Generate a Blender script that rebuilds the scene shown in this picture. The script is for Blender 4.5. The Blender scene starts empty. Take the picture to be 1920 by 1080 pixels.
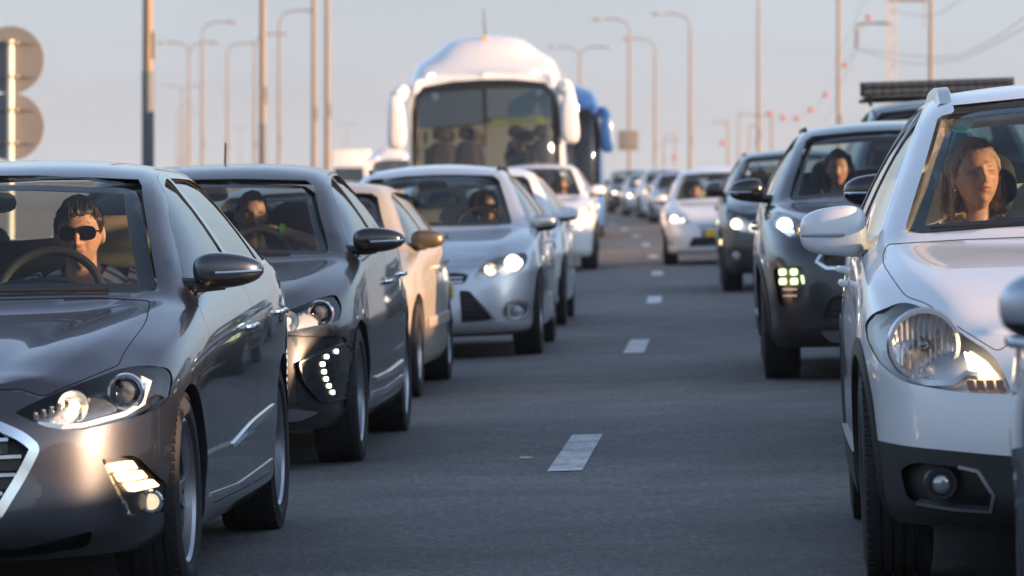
import bpy, bmesh, math, random
import numpy as np
from mathutils import Vector, Matrix, Euler
from mathutils.bvhtree import BVHTree
from mathutils.geometry import tessellate_polygon

SC = bpy.context.scene
COL = SC.collection
R = math.radians

# ------------------------------------------------------------------ camera
CAM_H = 1.29
cam_d = bpy.data.cameras.new('camera')
cam = bpy.data.objects.new('camera', cam_d); COL.objects.link(cam)
cam.location = (0, 0, CAM_H); cam.rotation_euler = (R(90), 0, 0)
cam_d.sensor_width = 36.0; cam_d.lens = 167.0
cam_d.shift_y = -0.1057
cam_d.clip_start = 0.5; cam_d.clip_end = 20000
cam_d.dof.use_dof = True; cam_d.dof.focus_distance = 17.5; cam_d.dof.aperture_fstop = 6.3
SC.camera = cam

# ------------------------------------------------------------------ sky, sun, exposure
SUN_EL, SUN_AZ = 8.0, 111.0      # azimuth measured from the view direction, clockwise
w = bpy.data.worlds.new('World'); SC.world = w; w.use_nodes = True
wn = w.node_tree.nodes; wl = w.node_tree.links; wn.clear()
sky = wn.new('ShaderNodeTexSky'); sky.sky_type = 'NISHITA'; sky.sun_disc = False
sky.sun_elevation = R(SUN_EL); sky.sun_rotation = R(SUN_AZ)
sky.air_density = 1.0; sky.dust_density = 0.6; sky.ozone_density = 3.0; sky.altitude = 50
# evening haze lying along the whole horizon, thinning into the clear sky above
tcw = wn.new('ShaderNodeTexCoord'); spw = wn.new('ShaderNodeSeparateXYZ')
ramp = wn.new('ShaderNodeValToRGB'); ramp.color_ramp.interpolation = 'EASE'
ramp.color_ramp.elements[0].position = 0.0; ramp.color_ramp.elements[0].color = (.598, .604, .632, 1)
ramp.color_ramp.elements[1].position = 0.045; ramp.color_ramp.elements[1].color = (.540, .588, .648, 1)
sc_h = wn.new('ShaderNodeVectorMath'); sc_h.operation = 'SCALE'; sc_h.inputs['Scale'].default_value = 2.08
mr_h = wn.new('ShaderNodeMapRange'); mr_h.interpolation_type = 'SMOOTHSTEP'
mr_h.inputs[1].default_value = 0.03; mr_h.inputs[2].default_value = 0.20; mr_h.inputs[3].default_value = 1.0; mr_h.inputs[4].default_value = 0.0
mixw = wn.new('ShaderNodeMix'); mixw.data_type = 'RGBA'
bgn = wn.new('ShaderNodeBackground'); bgn.inputs[1].default_value = 0.15
wo = wn.new('ShaderNodeOutputWorld')
wl.new(tcw.outputs['Generated'], spw.inputs[0]); wl.new(spw.outputs[2], ramp.inputs[0]); wl.new(spw.outputs[2], mr_h.inputs[0])
nzw = wn.new('ShaderNodeTexNoise'); nzw.inputs['Scale'].default_value = 9.0; nzw.inputs['Detail'].default_value = 5
mpw = wn.new('ShaderNodeMapping'); mpw.inputs['Scale'].default_value = (1, 1, 5); wl.new(tcw.outputs['Generated'], mpw.inputs[0]); wl.new(mpw.outputs[0], nzw.inputs['Vector'])
mrn = wn.new('ShaderNodeMapRange'); mrn.inputs[1].default_value = .3; mrn.inputs[2].default_value = .7; mrn.inputs[3].default_value = .93; mrn.inputs[4].default_value = 1.07; wl.new(nzw.outputs[0], mrn.inputs[0])
scn = wn.new('ShaderNodeVectorMath'); scn.operation = 'SCALE'; wl.new(ramp.outputs[0], scn.inputs[0]); wl.new(mrn.outputs[0], scn.inputs['Scale'])
wl.new(scn.outputs[0], sc_h.inputs[0]); wl.new(mr_h.outputs[0], mixw.inputs[0])
hsw = wn.new('ShaderNodeHueSaturation'); hsw.inputs['Saturation'].default_value = 0.62; wl.new(sky.outputs[0], hsw.inputs['Color']); tnw = wn.new('ShaderNodeMix'); tnw.data_type = 'RGBA'; tnw.blend_type = 'MULTIPLY'; tnw.inputs[0].default_value = 1.0; tnw.inputs[7].default_value = (.77, .80, .86, 1)
wl.new(hsw.outputs[0], tnw.inputs[6]); wl.new(tnw.outputs[2], mixw.inputs[6]); wl.new(sc_h.outputs[0], mixw.inputs[7])
wl.new(mixw.outputs[2], bgn.inputs[0]); wl.new(bgn.outputs[0], wo.inputs[0])
sd = bpy.data.lights.new('sun', 'SUN'); sun = bpy.data.objects.new('sun', sd); COL.objects.link(sun)
sd.energy = 3.9; sd.angle = R(0.6); sd.color = (1.0, 0.60, 0.33)
_e, _a = R(SUN_EL), R(SUN_AZ)
SUN_DIR = Vector((math.cos(_e)*math.sin(_a), math.cos(_e)*math.cos(_a), math.sin(_e)))
sun.rotation_euler = SUN_DIR.to_track_quat('Z', 'Y').to_euler()
SC.view_settings.view_transform = 'Standard'; SC.view_settings.look = 'None'
SC.view_settings.exposure = 1.72; SC.view_settings.gamma = 1.0
SC.view_settings.use_curve_mapping = False
SC.cycles.use_denoising = True
SC.cycles.max_bounces = 10; SC.cycles.transparent_max_bounces = 16
SC.cycles.caustics_reflective = False; SC.cycles.caustics_refractive = False
SC.cycles.sample_clamp_indirect = 6.0

# ------------------------------------------------------------------ road line
def lane_x(y):
    """x of the dashed line between the two lanes the camera looks along (the road bends gently left)."""
    if y > 330: return lane_x(330) + (y-330)*(0.0601-0.00047*330)
    return -0.926 + 0.0601*y - 0.000235*y*y
def lane_h(y):
    y = min(y, 330); return math.atan(0.0601 - 0.00047*y)
FALL = 0.034
def road_z(x, y):
    return FALL*max(-8.5, min(8.5, x-lane_x(y)))

# ------------------------------------------------------------------ materials
MATS = {}
def mat(name, col=(0.5, 0.5, 0.5), rough=0.5, metal=0.0, coat=0.0, emit=None, estr=0.0, spec=0.5, noise=0.0, nscale=8.0, bump=0.0, bscale=60.0, coat_rough=0.03, flake=0.0, dirt=0.0):
    if name in MATS: return MATS[name]
    m = bpy.data.materials.new(name); m.use_nodes = True
    nt = m.node_tree; b = nt.nodes['Principled BSDF']
    b.inputs['Base Color'].default_value = (*col, 1); b.inputs['Roughness'].default_value = rough
    b.inputs['Metallic'].default_value = metal; b.inputs['Coat Weight'].default_value = coat
    b.inputs['Coat Roughness'].default_value = coat_rough
    b.inputs['Specular IOR Level'].default_value = spec
    if emit:
        b.inputs['Emission Color'].default_value = (*emit, 1); b.inputs['Emission Strength'].default_value = estr
    tc = None
    if noise or bump or flake or dirt:
        tc = nt.nodes.new('ShaderNodeTexCoord')
    src = None
    if noise:
        n = nt.nodes.new('ShaderNodeTexNoise'); n.inputs['Scale'].default_value = nscale; n.inputs['Detail'].default_value = 5
        nt.links.new(tc.outputs['Object'], n.inputs['Vector'])
        mx = nt.nodes.new('ShaderNodeMix'); mx.data_type = 'RGBA'
        mx.inputs[6].default_value = (*[c*(1-noise) for c in col], 1); mx.inputs[7].default_value = (*[min(1, c*(1+noise)) for c in col], 1)
        nt.links.new(n.outputs[0], mx.inputs[0]); nt.links.new(mx.outputs[2], b.inputs['Base Color'])
        src = mx.outputs[2]
    if dirt:
        # road dust: more of it low on the body, broken up by noise
        n = nt.nodes.new('ShaderNodeTexNoise'); n.inputs['Scale'].default_value = 5.0; n.inputs['Detail'].default_value = 6
        nt.links.new(tc.outputs['Object'], n.inputs['Vector'])
        sp = nt.nodes.new('ShaderNodeSeparateXYZ'); nt.links.new(tc.outputs['Object'], sp.inputs[0])
        mr = nt.nodes.new('ShaderNodeMapRange'); mr.inputs[1].default_value = 0.15; mr.inputs[2].default_value = 0.75
        mr.inputs[3].default_value = 1.0; mr.inputs[4].default_value = 0.15
        nt.links.new(sp.outputs[2], mr.inputs[0])
        mu = nt.nodes.new('ShaderNodeMath'); mu.operation = 'MULTIPLY'; nt.links.new(mr.outputs[0], mu.inputs[0]); nt.links.new(n.outputs[0], mu.inputs[1])
        mu2 = nt.nodes.new('ShaderNodeMath'); mu2.operation = 'MULTIPLY'; mu2.inputs[1].default_value = dirt; nt.links.new(mu.outputs[0], mu2.inputs[0])
        mx = nt.nodes.new('ShaderNodeMix'); mx.data_type = 'RGBA'
        mx.inputs[6].default_value = (*col, 1); mx.inputs[7].default_value = (0.22, 0.18, 0.14, 1)
        if src: nt.links.new(src, mx.inputs[6])
        nt.links.new(mu2.outputs[0], mx.inputs[0]); nt.links.new(mx.outputs[2], b.inputs['Base Color'])
        mr2 = nt.nodes.new('ShaderNodeMath'); mr2.operation = 'MULTIPLY_ADD'; mr2.inputs[1].default_value = 0.5; mr2.inputs[2].default_value = rough
        nt.links.new(mu2.outputs[0], mr2.inputs[0]); nt.links.new(mr2.outputs[0], b.inputs['Roughness'])
        mr3 = nt.nodes.new('ShaderNodeMath'); mr3.operation = 'MULTIPLY_ADD'; mr3.inputs[1].default_value = 0.35; mr3.inputs[2].default_value = coat_rough
        nt.links.new(mu2.outputs[0], mr3.inputs[0]); nt.links.new(mr3.outputs[0], b.inputs['Coat Roughness'])
    if flake:
        v = nt.nodes.new('ShaderNodeTexVoronoi'); v.inputs['Scale'].default_value = 900
        nt.links.new(tc.outputs['Object'], v.inputs['Vector'])
        bp = nt.nodes.new('ShaderNodeBump'); bp.inputs['Strength'].default_value = flake; bp.inputs['Distance'].default_value = 0.002
        nt.links.new(v.outputs['Distance'], bp.inputs['Height']); nt.links.new(bp.outputs[0], b.inputs['Normal'])
    elif bump:
        n2 = nt.nodes.new('ShaderNodeTexNoise'); n2.inputs['Scale'].default_value = bscale; n2.inputs['Detail'].default_value = 4
        nt.links.new(tc.outputs['Object'], n2.inputs['Vector'])
        bp = nt.nodes.new('ShaderNodeBump'); bp.inputs['Strength'].default_value = bump; bp.inputs['Distance'].default_value = 0.01
        nt.links.new(n2.outputs[0], bp.inputs['Height']); nt.links.new(bp.outputs[0], b.inputs['Normal'])
    MATS[name] = m
    return m

def glass(name, tintc=(0.7, 0.75, 0.74), ior=1.5, rough=0.0, boost=1.0, haze=0.0, hazec=(0.5, 0.5, 0.5)):
    """thin pane: clear transmission with a fresnel reflection of what stands around it, and a film of dust"""
    if name in MATS: return MATS[name]
    m = bpy.data.materials.new(name); m.use_nodes = True
    nt = m.node_tree; nt.nodes.clear()
    out = nt.nodes.new('ShaderNodeOutputMaterial')
    tr = nt.nodes.new('ShaderNodeBsdfTransparent'); tr.inputs[0].default_value = (*tintc, 1)
    gl = nt.nodes.new('ShaderNodeBsdfGlossy'); gl.inputs['Roughness'].default_value = rough; gl.inputs[0].default_value = (1, 1, 1, 1)
    fr = nt.nodes.new('ShaderNodeFresnel'); fr.inputs[0].default_value = ior
    mu = nt.nodes.new('ShaderNodeMath'); mu.operation = 'MULTIPLY'; mu.inputs[1].default_value = boost; mu.use_clamp = True
    nt.links.new(fr.outputs[0], mu.inputs[0])
    base = tr.outputs[0]
    if haze:
        df = nt.nodes.new('ShaderNodeBsdfDiffuse'); df.inputs[0].default_value = (*hazec, 1)
        tc = nt.nodes.new('ShaderNodeTexCoord'); n = nt.nodes.new('ShaderNodeTexNoise'); n.inputs['Scale'].default_value = 4; n.inputs['Detail'].default_value = 6
        nt.links.new(tc.outputs['Object'], n.inputs['Vector'])
        m2 = nt.nodes.new('ShaderNodeMath'); m2.operation = 'MULTIPLY'; m2.inputs[1].default_value = haze; nt.links.new(n.outputs[0], m2.inputs[0])
        mh = nt.nodes.new('ShaderNodeMixShader'); nt.links.new(m2.outputs[0], mh.inputs[0]); nt.links.new(tr.outputs[0], mh.inputs[1]); nt.links.new(df.outputs[0], mh.inputs[2])
        base = mh.outputs[0]
    mx = nt.nodes.new('ShaderNodeMixShader')
    nt.links.new(mu.outputs[0], mx.inputs[0]); nt.links.new(base, mx.inputs[1]); nt.links.new(gl.outputs[0], mx.inputs[2])
    nt.links.new(mx.outputs[0], out.inputs[0])
    MATS[name] = m
    return m

BLACK = mat('black_plastic', (0.012, 0.012, 0.013), 0.45)
GLOSSBLACK = mat('gloss_black', (0.006, 0.006, 0.007), 0.12, coat=0.6)
WELL = mat('wheel_well', (0.008, 0.008, 0.008), 0.9)
RUBBER = mat('tyre_rubber', (0.016, 0.016, 0.017), 0.75, bump=0.15, bscale=90, noise=0.3)
ALLOY = mat('alloy', (0.40, 0.41, 0.43), 0.36, metal=1.0)
ALLOYDARK = mat('alloy_dark', (0.05, 0.05, 0.055), 0.4, metal=0.8)
CHROME = mat('chrome', (0.82, 0.83, 0.85), 0.08, metal=1.0)
SATIN = mat('satin_metal', (0.55, 0.56, 0.58), 0.3, metal=1.0)
INTERIOR = mat('cabin_plastic', (0.018, 0.019, 0.021), 0.7)
CABINLIN = mat('cabin_lining', (0.05, 0.05, 0.052), 0.85)
SEATBLK = mat('seat_cloth_dark', (0.022, 0.023, 0.026), 0.85, noise=0.3, nscale=60)
SEATTAN = mat('seat_cloth_tan', (0.33, 0.25, 0.16), 0.8, noise=0.15, nscale=60)
GAP = mat('panel_gap', (0.003, 0.003, 0.003), 0.9)
WSCREEN = glass('windscreen_glass', (0.80, 0.87, 0.86), ior=1.45, boost=.42, haze=0.02, hazec=(0.3, 0.32, 0.35))
SIDEGL = glass('side_glass', (0.62, 0.68, 0.68), ior=1.5)
DARKGL = glass('dark_glass', (0.16, 0.18, 0.19), ior=1.5)
LENS = glass('lamp_cover', (0.93, 0.95, 0.96), ior=1.45)
BULB = mat('lamp_lit', (1, 0.9, 0.75), 0.3, emit=(1.0, 0.86, 0.62), estr=2.0)
BULBW = mat('lamp_lit_warm', (1, 0.85, 0.6), 0.3, emit=(1.0, 0.66, 0.32), estr=0.9)
LEDW = mat('led_lit', (1, 1, 0.9), 0.3, emit=(1.0, 0.97, 0.78), estr=2.2)
LEDG = mat('led_lit_green', (0.9, 1, 0.7), 0.3, emit=(0.80, 1.0, 0.42), estr=.62)
AMBER = mat('amber_plastic', (0.6, 0.16, 0.02), 0.25, coat=0.5)
REDPL = mat('red_plastic', (0.45, 0.01, 0.01), 0.25, coat=0.5)
PLATE = mat('plate_yellow', (0.75, 0.48, 0.03), 0.45)
PLATEBLUE = mat('plate_blue', (0.02, 0.06, 0.35), 0.45)
INK = mat('black_ink', (0.015, 0.015, 0.015), 0.6)

# ------------------------------------------------------------------ object helpers
def link(o, parent=None):
    COL.objects.link(o)
    if parent is not None: o.parent = parent
    return o
def tag(o, label=None, cat=None, group=None, kind=None):
    if label: o['label'] = label
    if cat: o['category'] = cat
    if group: o['group'] = group
    if kind: o['kind'] = kind
    return o
def empty(name, loc=(0, 0, 0), rot=(0, 0, 0), parent=None):
    o = bpy.data.objects.new(name, None); link(o, parent); o.location = loc; o.rotation_euler = rot
    o.empty_display_size = 0.2
    return o
def mesh_obj(name, me, m=None, parent=None, smooth=None):
    o = bpy.data.objects.new(name, me); link(o, parent)
    if m is not None:
        for k in (m if isinstance(m, (list, tuple)) else [m]): me.materials.append(k)
    if smooth is not None: shade(me, smooth)
    return o
def shade(me, ang=35):
    n = len(me.polygons)
    if n == 0: return
    me.polygons.foreach_set('use_smooth', [True]*n)
    me.set_sharp_from_angle(angle=R(ang))
def bm_obj(name, bm, m=None, parent=None, smooth=35, merge=None):
    if merge: bmesh.ops.remove_doubles(bm, verts=bm.verts, dist=merge)
    bmesh.ops.recalc_face_normals(bm, faces=bm.faces)
    me = bpy.data.meshes.new(name); bm.to_mesh(me); bm.free()
    return mesh_obj(name, me, m, parent, smooth)
def copy_tree(o, parent=None):
    c = o.copy(); link(c); c.parent = parent
    for ch in list(o.children): copy_tree(ch, c)
    return c

def add_box(bm, c, d, rot=None, bev=0.0, seg=2):
    r = bmesh.ops.create_cube(bm, size=1.0)
    M = Matrix.Translation(c) @ (rot.to_matrix().to_4x4() if rot is not None else Matrix()) @ Matrix.Diagonal((*d, 1))
    vs = r['verts']
    bmesh.ops.transform(bm, matrix=M, verts=vs)
    if bev > 0:
        es = list({e for v in vs for e in v.link_edges})
        bmesh.ops.bevel(bm, geom=es, offset=bev, segments=seg, affect='EDGES', profile=0.6)
def add_tube(bm, pts, rad, n=8, cap=True):
    """swept circle through points; rad is one number or one for each point"""
    pts = [Vector(p) for p in pts]
    rs = rad if isinstance(rad, (list, tuple)) else [rad]*len(pts)
    rings = []
    up = Vector((0, 0, 1))
    prev = None
    for i, p in enumerate(pts):
        a = pts[max(0, i-1)]; b = pts[min(len(pts)-1, i+1)]
        t = (b-a).normalized()
        if prev is None:
            x = t.cross(up)
            if x.length < 1e-3: x = t.cross(Vector((1, 0, 0)))
        else:
            x = prev - t*prev.dot(t)
        x.normalize(); prev = x
        y = t.cross(x)
        rings.append([bm.verts.new(p + (x*math.cos(2*math.pi*k/n) + y*math.sin(2*math.pi*k/n))*rs[i]) for k in range(n)])
    for i in range(len(rings)-1):
        for k in range(n):
            bm.faces.new((rings[i][k], rings[i][(k+1) % n], rings[i+1][(k+1) % n], rings[i+1][k]))
    if cap:
        bm.faces.new(rings[0][::-1]); bm.faces.new(rings[-1])
def add_lathe(bm, prof, n=32, axis='x', centre=(0, 0, 0), close=False):
    """prof: (axial, radius) list revolved about an axis"""
    c = Vector(centre); rings = []
    for a, r in prof:
        ring = []
        for k in range(n):
            t = 2*math.pi*k/n; u, v = r*math.cos(t), r*math.sin(t)
            p = {'x': (a, u, v), 'y': (u, a, v), 'z': (u, v, a)}[axis]
            ring.append(bm.verts.new(c+Vector(p)))
        rings.append(ring)
    m = len(rings)
    for i in range(m if close else m-1):
        A, B = rings[i], rings[(i+1) % m]
        for k in range(n):
            try: bm.faces.new((A[k], A[(k+1) % n], B[(k+1) % n], B[k]))
            except ValueError: pass
def add_sphere(bm, c, r, u=16, v=10, scale=(1, 1, 1)):
    q = bmesh.ops.create_uvsphere(bm, u_segments=u, v_segments=v, radius=r)
    bmesh.ops.transform(bm, matrix=Matrix.Translation(c) @ Matrix.Diagonal((*scale, 1)), verts=q['verts'])

# ------------------------------------------------------------------ curves
class Tab:
    """smooth monotone table (Fritsch-Carlson)"""
    def __init__(s, pts):
        s.x = np.array([p[0] for p in pts], float); s.y = np.array([p[1] for p in pts], float)
        h = np.diff(s.x); d = np.diff(s.y)/h; n = len(s.x); m = np.zeros(n)
        if n == 2: m[:] = d[0]
        else:
            for i in range(1, n-1):
                if d[i-1]*d[i] > 0:
                    w1 = 2*h[i]+h[i-1]; w2 = h[i]+2*h[i-1]
                    m[i] = (w1+w2)/(w1/d[i-1]+w2/d[i])
            m[0] = d[0]; m[-1] = d[-1]
        s.m = m
    def __call__(s, x):
        x = np.clip(np.asarray(x, float), s.x[0], s.x[-1])
        i = np.clip(np.searchsorted(s.x, x, side='right')-1, 0, len(s.x)-2)
        h = s.x[i+1]-s.x[i]; t = (x-s.x[i])/h
        return (s.y[i]*(1+2*t)*(1-t)**2 + h*s.m[i]*t*(1-t)**2 + s.y[i+1]*t*t*(3-2*t) + h*s.m[i+1]*t*t*(t-1))
def catmull(P, n_per=10, closed=False):
    P = [np.array(p, float) for p in P]; out = []
    m = len(P)
    for i in range(m if closed else m-1):
        p1, p2 = P[i], P[(i+1) % m]
        p0 = P[(i-1) % m] if (closed or i > 0) else 2*p1-p2
        p3 = P[(i+2) % m] if (closed or i+2 < m) else 2*p2-p1
        for k in range(n_per):
            t = k/n_per
            out.append(0.5*((2*p1)+(-p0+p2)*t+(2*p0-5*p1+4*p2-p3)*t*t+(-p0+3*p1-3*p2+p3)*t**3))
    if not closed: out.append(P[-1])
    return np.array(out)
def resample(P, ts):
    P = np.asarray(P, float); d = np.concatenate([[0], np.cumsum(np.linalg.norm(np.diff(P, axis=0), axis=1))]); d /= d[-1]
    return np.stack([np.interp(ts, d, P[:, k]) for k in range(P.shape[1])], 1)
def rnd(poly, r=0.02, n=5):
    """round the corners of a closed 2-D polygon; a point may carry its own radius as a third number"""
    out = []; m = len(poly)
    for i in range(m):
        p = np.array(poly[i][:2], float); rr = poly[i][2] if len(poly[i]) > 2 else r
        a = np.array(poly[i-1][:2], float)-p; b = np.array(poly[(i+1) % m][:2], float)-p
        la, lb = np.linalg.norm(a), np.linalg.norm(b)
        q = min(rr, 0.45*la, 0.45*lb)
        if q < 1e-4: out.append(tuple(p)); continue
        A = p+a/la*q; B = p+b/lb*q
        for k in range(n+1):
            t = k/n; out.append(tuple((1-t)**2*A+2*t*(1-t)*p+t*t*B))
    return out
def area2(poly):
    return sum(poly[i-1][0]*poly[i][1]-poly[i][0]*poly[i-1][1] for i in range(len(poly)))/2
def inset(poly, d):
    P = [np.array(p[:2], float) for p in poly]; m = len(P); s = 1 if area2(poly) > 0 else -1; out = []
    for i in range(m):
        a = P[i]-P[i-1]; b = P[(i+1) % m]-P[i]
        a = a/max(np.linalg.norm(a), 1e-9); b = b/max(np.linalg.norm(b), 1e-9)
        na = np.array((-a[1], a[0]))*s; nb = np.array((-b[1], b[0]))*s
        k = na+nb; q = max(0.35, np.dot(k, k)/2)
        out.append(tuple(P[i]+k/q*d))
    return out
def dense(poly, step, closed=True):
    out = []; m = len(poly)
    for i in range(m if closed else m-1):
        a = np.array(poly[i][:2], float); b = np.array(poly[(i+1) % m][:2], float)
        k = max(1, int(np.linalg.norm(b-a)/step))
        for j in range(k): out.append(tuple(a+(b-a)*j/k))
    if not closed: out.append(tuple(poly[-1][:2]))
    return out
def mir(half):
    """half outline from the centre line round to the centre line -> whole outline"""
    return list(half)+[(-p[0], *p[1:]) for p in half[::-1] if abs(p[0]) > 1e-6]
def prism(poly, view, lo, hi, mi=0):
    """closed prism of a 2-D outline: view F=(x,z) along y, S=(y,z) along x, T=(x,y) along z"""
    bm = bmesh.new()
    def P(p, k): return {'F': (p[0], k, p[1]), 'S': (k, p[0], p[1]), 'T': (p[0], p[1], k)}[view]
    A = [bm.verts.new(P(p, lo)) for p in poly]; B = [bm.verts.new(P(p, hi)) for p in poly]
    n = len(poly)
    bm.faces.new(A[::-1]); bm.faces.new(B)
    for i in range(n): bm.faces.new((A[i], A[(i+1) % n], B[(i+1) % n], B[i]))
    bmesh.ops.recalc_face_normals(bm, faces=bm.faces)
    for f in bm.faces: f.material_index = mi
    return bm
def join_bm(list_):
    out = bmesh.new(); me = bpy.data.meshes.new('tmp')
    for b in list_:
        b.to_mesh(me); out.from_mesh(me); b.free()
    bpy.data.meshes.remove(me)
    return out
def mesh_bad(me, ref, vmin=1e-5, vmax=1e9):
    n = len(me.vertices)
    if n < 4: return True
    co = np.empty(n*3); me.vertices.foreach_get('co', co); co = co.reshape(-1, 3)
    if ref is not None:
        if (co.min(0) < ref[0]-.004).any() or (co.max(0) > ref[1]+.004).any(): return True
    bm = bmesh.new(); bm.from_mesh(me)
    bad = sum(1 for e in bm.edges if not e.is_manifold); v = bm.calc_volume(signed=True); bm.free()
    return bad > 0 or v <= vmin or v > vmax
def boolean(me, cut_bm, op='DIFFERENCE', what=''):
    """exact boolean of a mesh with a closed cutter; tries the sturdier modes when the plain one fails"""
    n = len(me.vertices); co = np.empty(n*3); me.vertices.foreach_get('co', co); co = co.reshape(-1, 3); ref = (co.min(0), co.max(0))
    q = bmesh.new(); q.from_mesh(me); v0 = q.calc_volume(signed=True); q.free()
    vc = cut_bm.calc_volume(signed=True)
    if vc < 0: bmesh.ops.reverse_faces(cut_bm, faces=cut_bm.faces); vc = -vc
    cm = bpy.data.meshes.new('tmp_c'); cut_bm.to_mesh(cm); cut_bm.free()
    for k in range(4): cm.materials.append(None)
    a = bpy.data.objects.new('tmp_a', me); COL.objects.link(a)
    b = bpy.data.objects.new('tmp_b', cm); COL.objects.link(b)
    md = a.modifiers.new('b', 'BOOLEAN'); md.operation = 'DIFFERENCE' if op == 'SPLIT' else op; md.object = b; md.solver = 'EXACT'
    out = None
    for self_x, tol, jit in ((False, False, 0), (False, False, .0011)) if op == 'SPLIT' else ((False, False, 0), (False, False, .0011), (True, False, 0), (False, False, -.0023), (True, True, 0), (True, True, .0017)):
        md.use_self = self_x; md.use_hole_tolerant = tol; b.location = (0, jit, jit*.7)
        dg = bpy.context.evaluated_depsgraph_get(); dg.update()
        res = bpy.data.meshes.new_from_object(a.evaluated_get(dg), depsgraph=dg)
        if not mesh_bad(res, ref, *((v0*.25, v0-.02*vc) if op != 'INTERSECT' else (1e-5,))): out = res; break
        if op == 'INTERSECT' and len(res.vertices) > 8: out = res; break
        bpy.data.meshes.remove(res)
    if out is None:
        print('BOOLEAN FAILED', what, op); out = me.copy() if op == 'DIFFERENCE' else None
    bpy.data.objects.remove(a); bpy.data.objects.remove(b); bpy.data.meshes.remove(cm)
    return out
# ------------------------------------------------------------------ car bodies
def sstep(t): t = np.clip(t, 0, 1); return t*t*(3-2*t)
def astab(v):
    return Tab(v) if isinstance(v, (list, tuple)) else (lambda x, v=v: np.full(np.shape(x), float(v)))

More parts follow.
